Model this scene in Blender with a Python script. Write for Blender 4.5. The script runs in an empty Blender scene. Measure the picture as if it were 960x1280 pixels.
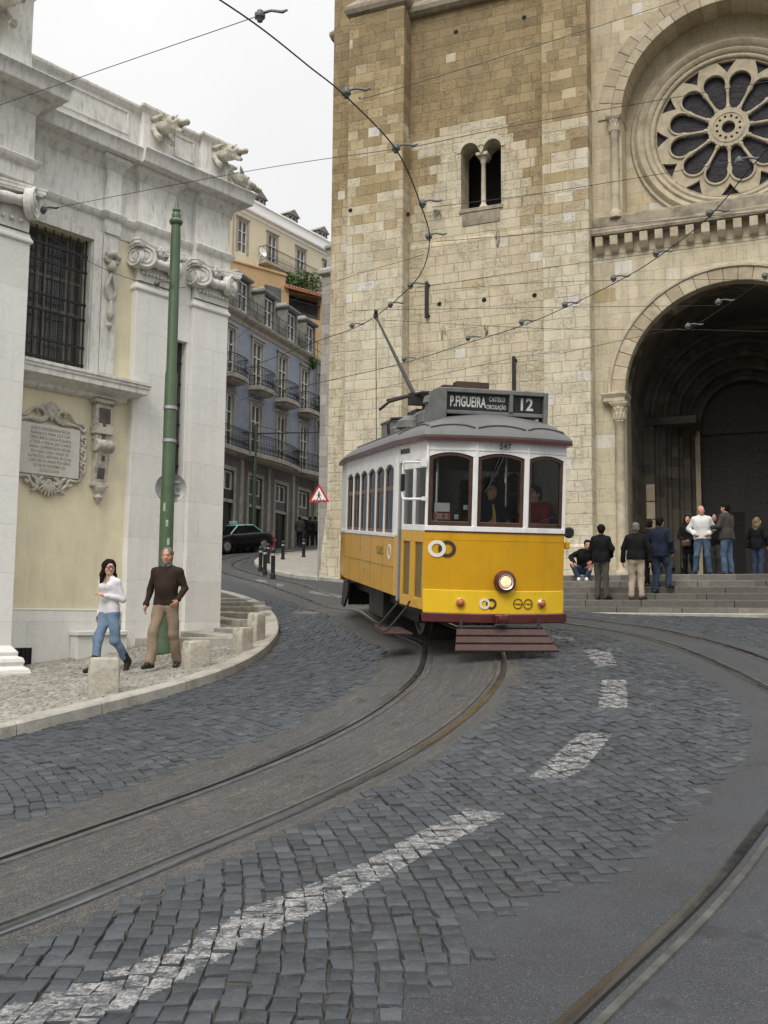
import bpy, bmesh, math, random
import numpy as np
from mathutils import Matrix, Vector, geometry
random.seed(7); RNG = np.random.default_rng(7)
SC = bpy.context.scene
COL = SC.collection
R = math.radians

# ------------------------------------------------------------------ camera
FPX = 1250.0; PITCH = math.atan(130/1250); ROLL = .009
EYE = np.array([0, 0, 1.6])
_cp, _sp, _cr, _sr = math.cos(PITCH), math.sin(PITCH), math.cos(ROLL), math.sin(ROLL)
_R0 = np.array([1, 0, 0.]); _U0 = np.array([0, -_sp, _cp]); FW = np.array([0, _cp, _sp])
RT = _cr*_R0 + _sr*_U0; UP = -_sr*_R0 + _cr*_U0
def ray(px, py): return FW + RT*(px-480)/FPX + UP*(640-py)/FPX
def at(px, py, Y):
    d = ray(px, py); return EYE + d*(Y/d[1])
def make_camera():
    cd = bpy.data.cameras.new('camera'); co = bpy.data.objects.new('camera', cd); COL.objects.link(co)
    M = Matrix(((RT[0], UP[0], -FW[0], 0), (RT[1], UP[1], -FW[1], 0), (RT[2], UP[2], -FW[2], EYE[2]), (0, 0, 0, 1)))
    co.matrix_world = M
    cd.sensor_fit = 'VERTICAL'; cd.sensor_height = 36; cd.sensor_width = 27
    cd.lens = FPX/1280*36; cd.clip_start = .1; cd.clip_end = 2000
    SC.camera = co

# ------------------------------------------------------------------ objects
def link(o, parent=None):
    COL.objects.link(o)
    if parent: o.parent = parent
    return o
def thing(name, label, cat, loc=(0, 0, 0), rz=0, group=None, rot=None):
    o = bpy.data.objects.new(name, None); o.empty_display_size = .1
    link(o); o.location = loc; o.rotation_euler = rot if rot else (0, 0, rz)
    o['label'] = label; o['category'] = cat
    if group: o['group'] = group
    return o
def tag(o, label, cat, group=None):
    o['label'] = label; o['category'] = cat
    if group: o['group'] = group
    return o
def struct(o): o['kind'] = 'structure'; return o
def copy_tree(o, parent=None):
    c = o.copy(); COL.objects.link(c)
    if parent: c.parent = parent
    for ch in list(o.children): copy_tree(ch, c)
    return c
class Frame:
    """a local frame standing at o, turned by ang about z; hit() meets its y = yl plane"""
    def __init__(s, o, ang):
        s.o = np.array(o, float); s.a = ang
        s.x = np.array([math.cos(ang), math.sin(ang), 0]); s.y = np.array([-math.sin(ang), math.cos(ang), 0])
    def hit(s, px, py, yl=0):
        d = ray(px, py); t = ((s.o-EYE)@s.y+yl)/(d@s.y); p = EYE+d*t-s.o
        return float(p@s.x), float(p[2])
    def w(s, x, y, z): return s.o + s.x*x + s.y*y + np.array([0, 0, z])
    def thing(s, *a, **k): return thing(*a, loc=tuple(s.o), rz=s.a, **k)

class MB:
    """collects shapes and links them as ONE mesh object"""
    def __init__(s): s.v = []; s.f = []; s.mi = []; s.cur = 0
    def add(s, vs, fs):
        n = len(s.v); s.v += [tuple(float(c) for c in v) for v in vs]
        s.f += [[i+n for i in f] for f in fs]; s.mi += [s.cur]*len(fs); return s
    def box(s, x0, x1, y0, y1, z0, z1, M=None):
        vs = [(x, y, z) for z in (z0, z1) for y in (y0, y1) for x in (x0, x1)]
        if M is not None: vs = [tuple(M @ Vector(v)) for v in vs]
        return s.add(vs, [(0, 2, 3, 1), (4, 5, 7, 6), (0, 1, 5, 4), (2, 6, 7, 3), (0, 4, 6, 2), (1, 3, 7, 5)])
    def prism(s, poly, a0, a1, axis='y', M=None):
        mk = {'y': lambda u, v, a: (u, a, v), 'x': lambda u, v, a: (a, u, v), 'z': lambda u, v, a: (u, v, a)}[axis]
        n = len(poly)
        vs = [mk(u, v, a0) for u, v in poly]+[mk(u, v, a1) for u, v in poly]
        if M is not None: vs = [tuple(M @ Vector(v)) for v in vs]
        return s.add(vs, [list(range(n)), list(range(2*n-1, n-1, -1))]+[(i, (i+1) % n, (i+1) % n+n, i+n) for i in range(n)])
    def tube(s, pts, r, n=8, closed=False, caps=True, sq=None):
        P = [Vector(p) for p in pts]; m = len(P)
        rr = r if hasattr(r, '__len__') else [r]*m
        ref = None; rings = []
        for i in range(m):
            if closed: t = P[(i+1) % m]-P[i-1]
            else: t = P[min(i+1, m-1)]-P[max(i-1, 0)]
            if t.length < 1e-9: t = Vector((0, 0, 1))
            t.normalize()
            if ref is None: ref = Vector((0, 0, 1)) if abs(t.z) < .9 else Vector((1, 0, 0))
            a = ref-t*ref.dot(t)
            if a.length < 1e-6: a = t.orthogonal()
            a.normalize(); b = t.cross(a); ref = a
            rings.append([P[i]+(a*math.cos(2*math.pi*j/n)*(sq or 1)+b*math.sin(2*math.pi*j/n))*rr[i] for j in range(n)])
        vs = [v for g in rings for v in g]; fs = []
        for i in range(m if closed else m-1):
            k = (i+1) % m
            for j in range(n): fs.append((i*n+j, i*n+(j+1) % n, k*n+(j+1) % n, k*n+j))
        if caps and not closed: fs += [list(range(n-1, -1, -1)), [(m-1)*n+j for j in range(n)]]
        return s.add(vs, fs)
    def lathe(s, prof, c=(0, 0, 0), n=16, axis='z', M=None):
        vs = []
        for r, h in prof:
            for j in range(n):
                a = 2*math.pi*j/n; p = (r*math.cos(a), r*math.sin(a), h)
                if axis == 'y': p = (p[0], p[2], p[1])
                if axis == 'x': p = (p[2], p[0], p[1])
                v = Vector((p[0]+c[0], p[1]+c[1], p[2]+c[2]))
                vs.append(M @ v if M is not None else v)
        m = len(prof); fs = []
        for i in range(m-1):
            for j in range(n): fs.append((i*n+j, i*n+(j+1) % n, (i+1)*n+(j+1) % n, (i+1)*n+j))
        fs += [list(range(n)), [(m-1)*n+j for j in range(n-1, -1, -1)]]
        return s.add(vs, fs)
    def ringstack(s, x0, x1, y0, y1, prof, l=1, r=1, b=0):
        """mitred moulding: rectangle rings pushed out by p at height z on the front and chosen sides"""
        vs = []
        for p, z in prof: vs += [(x0-p*l, y0-p, z), (x1+p*r, y0-p, z), (x1+p*r, y1+p*b, z), (x0-p*l, y1+p*b, z)]
        m = len(prof); fs = [(0, 3, 2, 1), tuple(4*(m-1)+j for j in range(4))]
        for i in range(m-1):
            for j in range(4): fs.append((4*i+j, 4*i+(j+1) % 4, 4*i+4+(j+1) % 4, 4*i+4+j))
        return s.add(vs, fs)
    def panel(s, outer, holes, y0, y1, back=False):
        """a wall in the x-z plane with holes: front at y0, reveals back to y1"""
        loops = [outer]+holes
        tri = geometry.tessellate_polygon([[Vector((u, v, 0)) for u, v in lp] for lp in loops])
        flat = [p for lp in loops for p in lp]
        s.add([(u, y0, v) for u, v in flat], [tuple(t) for t in tri])
        if back: s.add([(u, y1, v) for u, v in flat], [tuple(reversed(t)) for t in tri])
        for lp in loops:
            n = len(lp)
            s.add([(u, y0, v) for u, v in lp]+[(u, y1, v) for u, v in lp], [(i, (i+1) % n, (i+1) % n+n, i+n) for i in range(n)])
        return s
    def ring(s, c, r0, r1, a0, a1, y0, y1, n=24):
        """arch band in the x-z plane round c, between radii r0 and r1"""
        vs = []
        for i in range(n+1):
            a = a0+(a1-a0)*i/n; ca, sa = math.cos(a), math.sin(a)
            vs += [(c[0]+r0*ca, y0, c[1]+r0*sa), (c[0]+r1*ca, y0, c[1]+r1*sa), (c[0]+r1*ca, y1, c[1]+r1*sa), (c[0]+r0*ca, y1, c[1]+r0*sa)]
        fs = []
        for i in range(n):
            for j in range(4): fs.append((4*i+j, 4*i+(j+1) % 4, 4*i+4+(j+1) % 4, 4*i+4+j))
        fs += [(0, 3, 2, 1), tuple(4*n+j for j in range(4))]
        return s.add(vs, fs)
    def build(s, name, mats, parent=None, label=None, smooth=None, bevel=0, seg=1, doubles=0):
        me = bpy.data.meshes.new(name); me.from_pydata(s.v, [], s.f)
        if not isinstance(mats, (list, tuple)): mats = [mats]
        for m in mats: me.materials.append(m)
        if len(mats) > 1: me.polygons.foreach_set('material_index', s.mi)
        bm = bmesh.new(); bm.from_mesh(me)
        if doubles: bmesh.ops.remove_doubles(bm, verts=bm.verts, dist=doubles)
        bmesh.ops.recalc_face_normals(bm, faces=bm.faces); bm.to_mesh(me); bm.free()
        if smooth:
            me.shade_smooth(); me.set_sharp_from_angle(angle=R(smooth))
        o = bpy.data.objects.new(name, me); link(o, parent)
        if bevel:
            b = o.modifiers.new('bevel', 'BEVEL'); b.width = bevel; b.segments = seg; b.limit_method = 'ANGLE'; b.angle_limit = R(40)
        if label: o['label'] = label
        return o
def rawmesh(name, V, Fq, mats, parent=None, mi=None, smooth=None):
    me = bpy.data.meshes.new(name); me.from_pydata(np.asarray(V).tolist(), [], Fq if isinstance(Fq, list) else np.asarray(Fq).tolist())
    for m in (mats if isinstance(mats, (list, tuple)) else [mats]): me.materials.append(m)
    if mi is not None: me.polygons.foreach_set('material_index', np.asarray(mi, dtype=np.int32))
    if smooth: me.shade_smooth(); me.set_sharp_from_angle(angle=R(smooth))
    o = bpy.data.objects.new(name, me); link(o, parent); return o
def arc(c, r, a0, a1, n): return [(c[0]+r*math.cos(a0+(a1-a0)*i/n), c[1]+r*math.sin(a0+(a1-a0)*i/n)) for i in range(n+1)]
def text_mesh(name, s, size, mat, parent, M, depth=.002, align='CENTER', sx=1, spacing=1, bold=0):
    cu = bpy.data.curves.new(name, 'FONT'); cu.body = s; cu.size = size; cu.extrude = depth; cu.align_x = align; cu.align_y = 'CENTER'
    cu.space_character = spacing; cu.resolution_u = 3; cu.offset = bold
    t = bpy.data.objects.new(name, cu); COL.objects.link(t)
    dg = bpy.context.evaluated_depsgraph_get(); me = bpy.data.meshes.new_from_object(t.evaluated_get(dg)); me.name = name
    bpy.data.objects.remove(t); bpy.data.curves.remove(cu)
    me.transform(M @ Matrix.Diagonal((sx, 1, 1, 1))); me.materials.clear(); me.materials.append(mat)
    o = bpy.data.objects.new(name, me); return link(o, parent)
def facing(x, y, z, yaw=0):
    """text plane standing upright and facing -y (turned by yaw)"""
    return Matrix.Translation((x, y, z)) @ Matrix.Rotation(yaw, 4, 'Z') @ Matrix.Rotation(math.pi/2, 4, 'X')
def catmull(P, n=8):
    P = [np.array(p, float) for p in P]; Q = [2*P[0]-P[1]]+P+[2*P[-1]-P[-2]]; out = []
    for i in range(1, len(Q)-2):
        for k in range(n):
            t = k/n; a, b, c, d = Q[i-1:i+3]
            out.append(.5*((2*b)+(c-a)*t+(2*a-5*b+4*c-d)*t*t+(3*b-a-3*c+d)*t**3))
    out.append(P[-1]); return np.array(out)

# ------------------------------------------------------------------ materials
class NT:
    def __init__(s, name):
        s.m = bpy.data.materials.new(name); s.m.use_nodes = True; s.t = s.m.node_tree; s.t.nodes.clear()
        s.out = s.n('ShaderNodeOutputMaterial'); s.p = s.n('ShaderNodeBsdfPrincipled'); s.l(s.p.outputs[0], s.out.inputs[0])
    def n(s, ty, **k):
        x = s.t.nodes.new(ty)
        for a, b in k.items(): setattr(x, a, b)
        return x
    def l(s, a, b): s.t.links.new(a, b)
    def put(s, x, v):
        if v is None: return
        if hasattr(v, 'is_linked') or isinstance(v, bpy.types.NodeSocket): s.l(v, x)
        else:
            if isinstance(v, tuple) and len(v) == 3 and len(x.default_value) == 4: v = (*v, 1)
            x.default_value = v
    def math(s, op, a, b=None, c=None, clamp=False):
        x = s.n('ShaderNodeMath', operation=op, use_clamp=clamp); s.put(x.inputs[0], a); s.put(x.inputs[1], b); s.put(x.inputs[2], c); return x.outputs[0]
    def mix(s, f, a, b, mode='MIX'):
        x = s.n('ShaderNodeMix', data_type='RGBA', blend_type=mode); s.put(x.inputs[0], f); s.put(x.inputs[6], a); s.put(x.inputs[7], b); return x.outputs[2]
    def coord(s, which='Object'): return s.n('ShaderNodeTexCoord').outputs[which]
    def noise(s, vec, scale, detail=4, rough=.6, dist=0):
        x = s.n('ShaderNodeTexNoise'); s.put(x.inputs['Vector'], vec); x.inputs['Scale'].default_value = scale; x.inputs['Detail'].default_value = detail
        x.inputs['Roughness'].default_value = rough; x.inputs['Distortion'].default_value = dist; return x
    def ramp(s, f, stops, interp='LINEAR'):
        x = s.n('ShaderNodeValToRGB'); s.put(x.inputs[0], f); e = x.color_ramp.elements; x.color_ramp.interpolation = interp
        while len(e) > 1: e.remove(e[0])
        for i, (p, c) in enumerate(stops):
            if not isinstance(c, tuple): c = (c, c, c)
            k = e[0] if i == 0 else e.new(p)
            k.position = p; k.color = (*c[:3], 1)
        return x.outputs[0]
    def mr(s, v, a, b, c=0., d=1.):
        x = s.n('ShaderNodeMapRange'); s.put(x.inputs[0], v); x.inputs[1].default_value = a; x.inputs[2].default_value = b; x.inputs[3].default_value = c; x.inputs[4].default_value = d; return x.outputs[0]
    def bump(s, h, strength=.3, dist=.02, prev=None):
        x = s.n('ShaderNodeBump'); x.inputs['Strength'].default_value = strength; x.inputs['Distance'].default_value = dist; s.put(x.inputs['Height'], h)
        if prev is not None: s.l(prev, x.inputs['Normal'])
        return x.outputs[0]
    def set(s, col=None, rough=None, metal=None, normal=None, **k):
        s.put(s.p.inputs['Base Color'], col); s.put(s.p.inputs['Roughness'], rough); s.put(s.p.inputs['Metallic'], metal)
        if normal is not None: s.l(normal, s.p.inputs['Normal'])
        for a, b in k.items(): s.put(s.p.inputs[a.replace('_', ' ')], b)
        return s.m
def plain(name, col, rough=.6, metal=0, var=.25, scale=6, bump=0, bscale=40, dirt=None, dscale=2.5, damt=.5, dstretch=None, **k):
    t = NT(name); c = t.coord()
    n = t.noise(c, scale, 5, .65).outputs['Fac']
    lo = tuple(x*(1-var) for x in col); hi = tuple(min(1, x*(1+var)) for x in col)
    cc = t.ramp(n, [(.3, lo), (.7, hi)])
    if dirt:
        dc = c
        if dstretch: mp = t.n('ShaderNodeMapping'); t.l(c, mp.inputs[0]); mp.inputs['Scale'].default_value = dstretch; dc = mp.outputs[0]
        d = t.noise(dc, dscale, 8, .7, .4).outputs['Fac']
        cc = t.mix(t.math('MULTIPLY', t.mr(d, .48, .72), damt, clamp=True), cc, dirt)
    nb = None
    if bump:
        nb = t.bump(t.noise(c, bscale, 6, .6).outputs['Fac'], bump, .02)
    rg = t.mr(n, .3, .7, max(0, rough-.08), min(1, rough+.08))
    return t.set(cc, rg, metal, nb, **k)
def ashlar(name, bw, bh, stops, joint, jw=.012, rough=.85, zones=None, bump=.6, pits=.5, warp=.02, rag=.9, seed=0, streak=0, jit=.5, rect=None, amps=None, mott=1., jstr=.62, speck=0):
    """coursed stone: rows of bh, blocks about bw long, each block its own tone picked from a colour ramp"""
    t = NT(name); co = t.coord(); sx = t.n('ShaderNodeSeparateXYZ'); t.l(co, sx.inputs[0])
    wn = t.noise(co, 2.3, 3, .6); ws = t.n('ShaderNodeSeparateColor'); t.l(wn.outputs['Color'], ws.inputs[0])
    wf = t.noise(co, 14, 3, .6); wfs = t.n('ShaderNodeSeparateColor'); t.l(wf.outputs['Color'], wfs.inputs[0])
    u = t.math('ADD', sx.outputs[0], sx.outputs[1])
    u = t.math('ADD', u, t.math('MULTIPLY', t.math('ADD', t.math('SUBTRACT', ws.outputs[0], .5), t.math('MULTIPLY', t.math('SUBTRACT', wfs.outputs[0], .5), .5)), warp*2))
    v = t.math('ADD', sx.outputs[2], t.math('MULTIPLY', t.math('ADD', t.math('SUBTRACT', ws.outputs[1], .5), t.math('MULTIPLY', t.math('SUBTRACT', wfs.outputs[1], .5), .5)), warp*2))
    v = t.math('ADD', v, 100+seed*.37)
    vr = t.math('DIVIDE', v, bh); row = t.math('FLOOR', vr); fv = t.math('FRACT', vr)
    w1 = t.n('ShaderNodeTexWhiteNoise', noise_dimensions='1D'); t.l(row, w1.inputs['W'])
    w1b = t.n('ShaderNodeTexWhiteNoise', noise_dimensions='1D'); t.l(t.math('ADD', row, 71.3), w1b.inputs['W'])
    bwr = t.math('MULTIPLY', t.math('ADD', t.math('MULTIPLY', w1b.outputs[0], rag), 1-rag*.5), bw)
    ur = t.math('ADD', t.math('DIVIDE', t.math('ADD', u, 100), bwr), t.math('MULTIPLY', w1.outputs[0], 7.))
    cell = t.math('FLOOR', ur); fu = t.math('FRACT', ur)
    # uneven block lengths: shift the joint inside each cell
    wj = t.n('ShaderNodeTexWhiteNoise', noise_dimensions='2D'); cj = t.n('ShaderNodeCombineXYZ'); t.l(cell, cj.inputs[0]); t.l(row, cj.inputs[1]); t.l(cj.outputs[0], wj.inputs['Vector'])
    cut = t.math('ADD', t.math('MULTIPLY', wj.outputs['Value'], jit), .5-jit/2)
    side = t.math('GREATER_THAN', fu, cut)
    cell2 = t.math('ADD', cell, side)          # block id runs cut-to-cut
    du = t.math('MULTIPLY', t.math('ABSOLUTE', t.math('SUBTRACT', fu, cut)), bwr)
    dv = t.math('MULTIPLY', t.math('MINIMUM', fv, t.math('SUBTRACT', 1, fv)), bh)
    d = t.math('MINIMUM', du, dv)
    jm = t.mr(d, jw*.35, jw, 1., 0.)
    w2 = t.n('ShaderNodeTexWhiteNoise', noise_dimensions='2D'); cc2 = t.n('ShaderNodeCombineXYZ'); t.l(cell2, cc2.inputs[0]); t.l(t.math('ADD', row, 13.7), cc2.inputs[1]); t.l(cc2.outputs[0], w2.inputs['Vector'])
    f = w2.outputs['Value']; ws2 = t.n('ShaderNodeSeparateColor'); t.l(w2.outputs['Color'], ws2.inputs[0])
    if zones:   # (z, shift) : pushes the ramp with height, ragged by a large noise
        big = t.noise(co, .5, 3, .5).outputs['Fac']
        zz = t.math('ADD', sx.outputs[2], t.math('MULTIPLY', t.math('SUBTRACT', big, .5), 3.0))
        sh = t.ramp(t.mr(zz, zones[0][0], zones[-1][0]), [((z-zones[0][0])/(zones[-1][0]-zones[0][0]), s) for z, s in zones])
        amp = t.ramp(t.mr(zz, zones[0][0], zones[-1][0]), [((z-zones[0][0])/(zones[-1][0]-zones[0][0]), q) for (z, s), q in zip(zones, amps)])
        odd = t.math('MULTIPLY', t.math('GREATER_THAN', ws2.outputs[2], .93), t.math('MULTIPLY', t.math('SUBTRACT', ws2.outputs[0], .72), .8))
        f = t.math('ADD', t.math('MULTIPLY', t.math('SUBTRACT', f, .5), amp), sh)
        f = t.math('ADD', t.math('ADD', f, odd), t.math('MULTIPLY', t.math('SUBTRACT', big, .5), .22), clamp=True)
    if rect:    # a patch renewed in paler stone, its edge stepping from block to block
        e1 = t.math('MULTIPLY', t.math('SUBTRACT', w1.outputs[0], .5), 1.1); e2 = t.math('MULTIPLY', t.math('SUBTRACT', w1b.outputs[0], .5), 1.1)
        rz = t.math('SUBTRACT', t.math('MULTIPLY', t.math('ADD', row, .5), bh), 100+seed*.37)
        inn = t.math('MULTIPLY', t.math('MULTIPLY', t.math('GREATER_THAN', t.math('ADD', u, e1), rect[0]), t.math('LESS_THAN', t.math('ADD', u, e2), rect[1])), t.math('MULTIPLY', t.math('GREATER_THAN', rz, rect[2]), t.math('LESS_THAN', rz, rect[3])))
        g_ = t.math('ADD', .22, t.math('MULTIPLY', w2.outputs['Value'], .16)); f = t.math('ADD', t.math('MULTIPLY', inn, g_), t.math('MULTIPLY', t.math('SUBTRACT', 1, inn), f))
    col = t.ramp(f, stops)
    fine = t.noise(co, 9, 8, .72).outputs['Fac']; grit = t.noise(co, 60, 4, .6).outputs['Fac']
    col = t.mix(1, col, t.ramp(fine, [(.25, 1-.28*mott), (.5, 1.), (.8, 1+.12*mott)]), 'MULTIPLY')
    col = t.mix(1, col, t.ramp(ws2.outputs[1], [(0, 1-.10*mott), (1, 1+.07*mott)]), 'MULTIPLY')
    pit = t.noise(co, 7, 6, .75, 1.2)
    sq = t.n('ShaderNodeMapping'); t.l(co, sq.inputs[0]); sq.inputs['Scale'].default_value = (1, 1, 3.2); t.l(sq.outputs[0], pit.inputs['Vector'])
    pm = t.mr(pit.outputs['Fac'], .62, .70)
    pm = t.math('MULTIPLY', pm, pits, clamp=True)
    col = t.mix(t.math('MULTIPLY', pm, .55), col, joint)
    crk = t.noise(None, 4.2, 6, .65, .7); cm_ = t.n('ShaderNodeMapping'); t.l(co, cm_.inputs[0]); cm_.inputs['Scale'].default_value = (1, 1, 5.5); t.l(cm_.outputs[0], crk.inputs['Vector'])
    ck = t.math('MULTIPLY', t.mr(t.math('ABSOLUTE', t.math('SUBTRACT', crk.outputs['Fac'], .5)), .016, .0), t.mr(big_ if (big_ := t.noise(co, 1.3, 3, .6).outputs['Fac']) else 0, .44, .56), clamp=True)
    ck = t.math('MULTIPLY', ck, pits); col = t.mix(t.math('MULTIPLY', ck, .85), col, tuple(x*.6 for x in joint))
    jf = t.math('MULTIPLY', jm, t.ramp(t.noise(co, 3.1, 4, .7).outputs['Fac'], [(.35, .15), (.6, .95)]))
    col = t.mix(t.math('MULTIPLY', jf, jstr), col, joint)
    if speck:
        sk_ = t.noise(co, 42, 4, .7).outputs['Fac']; sb_ = t.noise(co, 2.2, 3, .6).outputs['Fac']
        col = t.mix(t.math('MULTIPLY', t.math('MULTIPLY', t.mr(sk_, .62, .68), t.mr(sb_, .35, .62)), speck), col, (.22, .20, .16))
    if streak:
        st = t.n('ShaderNodeMapping'); t.l(co, st.inputs[0]); st.inputs['Scale'].default_value = (2.2, 2.2, .22)
        sn = t.noise(st.outputs[0], 1.6, 8, .7, .3).outputs['Fac']
        col = t.mix(t.math('MULTIPLY', t.mr(sn, .48, .72), streak, clamp=True), col, (.10, .09, .07))
    h = t.math('SUBTRACT', t.math('ADD', t.math('MULTIPLY', fine, .5), t.math('MULTIPLY', grit, .18)), t.math('ADD', t.math('MULTIPLY', jm, .7), t.math('ADD', t.math('MULTIPLY', pm, .5), t.math('MULTIPLY', ck, .6))))
    return t.set(col, rough, 0, t.bump(h, bump, .03))
M = {}
TS = [(0, (.66, .63, .56)), (.18, (.605, .55, .42)), (.36, (.555, .485, .345)), (.58, (.43, .335, .19)), (.8, (.32, .24, .125)), (1, (.235, .175, .09))]
M['tower'] = ashlar('tower_stone', .60, .325, TS, (.13, .105, .07), .014, zones=[(-2, .26), (8.8, .30), (10.5, .36), (11.4, .40), (12.6, .64), (15, .80), (20, .86)], amps=(.05, .05, .08, .26, .30, .18, .16), mott=.6, jstr=.45, bump=.8, pits=.85, streak=.34, rect=(-4.95, -1.65, 11.5, 15.3))
M['buttress'] = ashlar('buttress_stone', .62, .34, TS, (.14, .115, .08), .014, zones=[(-2, .18), (9, .20), (11, .28), (13.2, .44), (15, .66), (20, .82)], amps=(.05, .06, .28, .62, .5, .28), mott=.6, jstr=.45, bump=.8, pits=.75, seed=3, streak=.25)
M['facade'] = ashlar('facade_stone', .70, .42, TS, (.16, .13, .09), .010, zones=[(-2, .27), (9.5, .32), (12, .40), (20, .42)], amps=(.05, .06, .10, .10), mott=.7, jstr=.45, bump=.5, pits=.5, seed=5, streak=.35)
M['trim_stone'] = plain('trim_stone', (.50, .44, .33), .85, var=.2, scale=3, bump=.45, bscale=22, dirt=(.12, .10, .075), dscale=1.4, damt=.65)
M['pale_stone'] = plain('pale_stone', (.55, .50, .39), .85, var=.15, scale=3, bump=.35, bscale=22, dirt=(.2, .17, .12), dscale=1.8, damt=.5)
M['shaded_porch_stone'] = ashlar('shaded_porch_stone', .6, .36, [(0, (.095, .08, .06)), (.5, (.062, .053, .040)), (1, (.038, .033, .027))], (.05, .04, .03), .012, bump=.5, pits=.5, seed=9, streak=.5)  # cathedral stone with the porch's deep shade put into its colours
M['grey_stone'] = ashlar('grey_stone', .6, .4, [(0, (.40, .385, .36)), (.5, (.33, .315, .29)), (1, (.25, .235, .21))], (.10, .09, .075), .012, bump=.5, pits=.6, seed=2, streak=.3)
M['lime'] = ashlar('white_limestone', 1.6, .72, [(0, (.81, .805, .775)), (.5, (.785, .775, .74)), (1, (.75, .74, .70))], (.40, .37, .31), .007, bump=.22, pits=.32, warp=.003, rag=.3, streak=.12, mott=.25, jstr=.5, speck=.5)
M['lime_trim'] = plain('white_limestone_trim', (.69, .68, .64), .85, var=.07, scale=7, bump=.35, bscale=40, dirt=(.15, .135, .11), dscale=5.5, damt=.55, dstretch=(1.8, 1.8, .45))
M['carved'] = plain('carved_limestone', (.50, .475, .41), .85, var=.2, scale=9, bump=.4, bscale=35, dirt=(.10, .085, .065), dscale=6, damt=.8)
M['plaster'] = plain('cream_plaster', (.76, .695, .505), .9, var=.09, scale=1.6, bump=.2, bscale=60, dirt=(.58, .52, .37), dscale=2.0, damt=.6, dstretch=(1.5, 1.5, .4))
M['iron'] = plain('black_iron', (.018, .018, .02), .5, .3, var=.3)
M['dark_void'] = plain('dark_room', (.012, .012, .013), .9)
M['old_glass'] = plain('old_window_glass', (.05, .055, .06), .12, var=.5, scale=1.2, Specular_IOR_Level=.6)
M['wood_dark'] = plain('dark_door_wood', (.013, .010, .008), .6, var=.4, scale=8, bump=.3, bscale=30)
M['marble'] = plain('plaque_marble', (.57, .55, .49), .6, var=.08, scale=4, dirt=(.42, .39, .33), dscale=5, damt=.5)
M['letter_dark'] = plain('engraved_letter', (.16, .14, .11), .9)
M['step_stone'] = ashlar('step_stone', 1.5, .5, [(0, (.21, .20, .175)), (.5, (.15, .143, .125)), (1, (.105, .10, .088))], (.045, .04, .035), .01, bump=.5, pits=.6, seed=4, streak=.35)
M['block_stone'] = plain('block_limestone', (.42, .395, .33), .9, var=.22, scale=5, bump=.8, bscale=14, dirt=(.11, .10, .08), dscale=4, damt=.9)
M['kerb_stone'] = plain('kerb_limestone', (.35, .335, .295), .85, var=.2, scale=3, bump=.5, bscale=18, dirt=(.12, .10, .07), dscale=2, damt=.75)
M['green_paint'] = plain('green_pole_paint', (.072, .118, .062), .45, .0, var=.2, scale=5, bump=.1, bscale=30, dirt=(.05, .09, .05), dscale=5, damt=.6)
M['white_paint'] = plain('white_paint', (.80, .80, .79), .4, var=.04, scale=4, dirt=(.55, .53, .50), dscale=5, damt=.35)
M['galv'] = plain('galvanised_metal', (.42, .43, .43), .45, .6, var=.12)
M['black_paint'] = plain('black_paint', (.014, .014, .016), .35, var=.3)
M['red_paint'] = plain('red_paint', (.42, .03, .03), .4, var=.15)
M['leaf'] = plain('leaf_green', (.05, .10, .025), .6, var=.5, scale=8)
M['cable'] = plain('wire_black', (.03, .03, .032), .5, .4)
M['insul'] = plain('insulator_grey', (.12, .135, .13), .5, .2)
M['vous0'] = plain('voussoir_stone', (0.44, 0.375, 0.265), .85, var=.18, scale=4, bump=.4, bscale=20, dirt=(.15, .12, .085), dscale=1.5, damt=.5)
M['vous1'] = plain('voussoir_stone', (0.38, 0.32, 0.225), .85, var=.18, scale=4, bump=.4, bscale=20, dirt=(.15, .12, .085), dscale=1.5, damt=.5)
M['vous2'] = plain('voussoir_stone', (0.49, 0.43, 0.32), .85, var=.18, scale=4, bump=.4, bscale=20, dirt=(.15, .12, .085), dscale=1.5, damt=.5)
M['lead_glass'] = plain('leaded_glass', (.038, .034, .042), .6, Specular_IOR_Level=.15, var=.5, scale=5, bump=.2, bscale=14)
M['stained'] = plain('stained_ledge', (.30, .26, .195), .9, var=.3, scale=3, bump=.5, dirt=(.05, .045, .038), dscale=1.6, damt=.9)
M['rose_stone'] = plain('rose_window_stone', (.44, .385, .28), .85, var=.18, scale=4, bump=.4, bscale=24, dirt=(.17, .14, .10), dscale=2.2, damt=.6)
# ------------------------------------------------------------------ terrain
CTRL = [(0, 0, 0), (0, -15, -.6), (0, 3, .1), (2, 4, .16), (-2, 4, .12), (-1.6, 6.5, .26), (1.5, 7, .30), (5, 6, .30), (10, 8, .5), (25, 5, .5), (25, 25, 1.5),
        (-9, 7, .05), (-20, 8, -.4), (-12, 14, .5), (15, 22, 1.5), (10, 16, 1.2), (6, 12, .85), (0, 100, 8.2), (60, 100, 6.5), (-60, 100, 7), (60, 40, 3), (-60, 40, 3)]
for px, py, Y, dz in [(590, 815, 12.6, 0), (440, 763, 18.5, 0), (138, 840, 14.9, .12), (207, 835, 14.9, .12), (150, 808, 17, .14), (268, 787, 18.6, .14), (720, 768.5, 23.4, 0), (960, 772, 21.2, 0),
                      (410, 722, 33, .1), (340, 720, 35, .1), (300, 692, 50, 0), (390, 683, 60, 0), (0, 925, 10.1, 0), (60, 908, 10.6, 0), (200, 874, 12.1, 0), (345, 797, 17.6, 0), (0, 840, 15., .12)]:
    p = at(px, py, Y); CTRL.append((p[0], p[1], p[2]-dz))
CTRL = np.array(CTRL, float)
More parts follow.
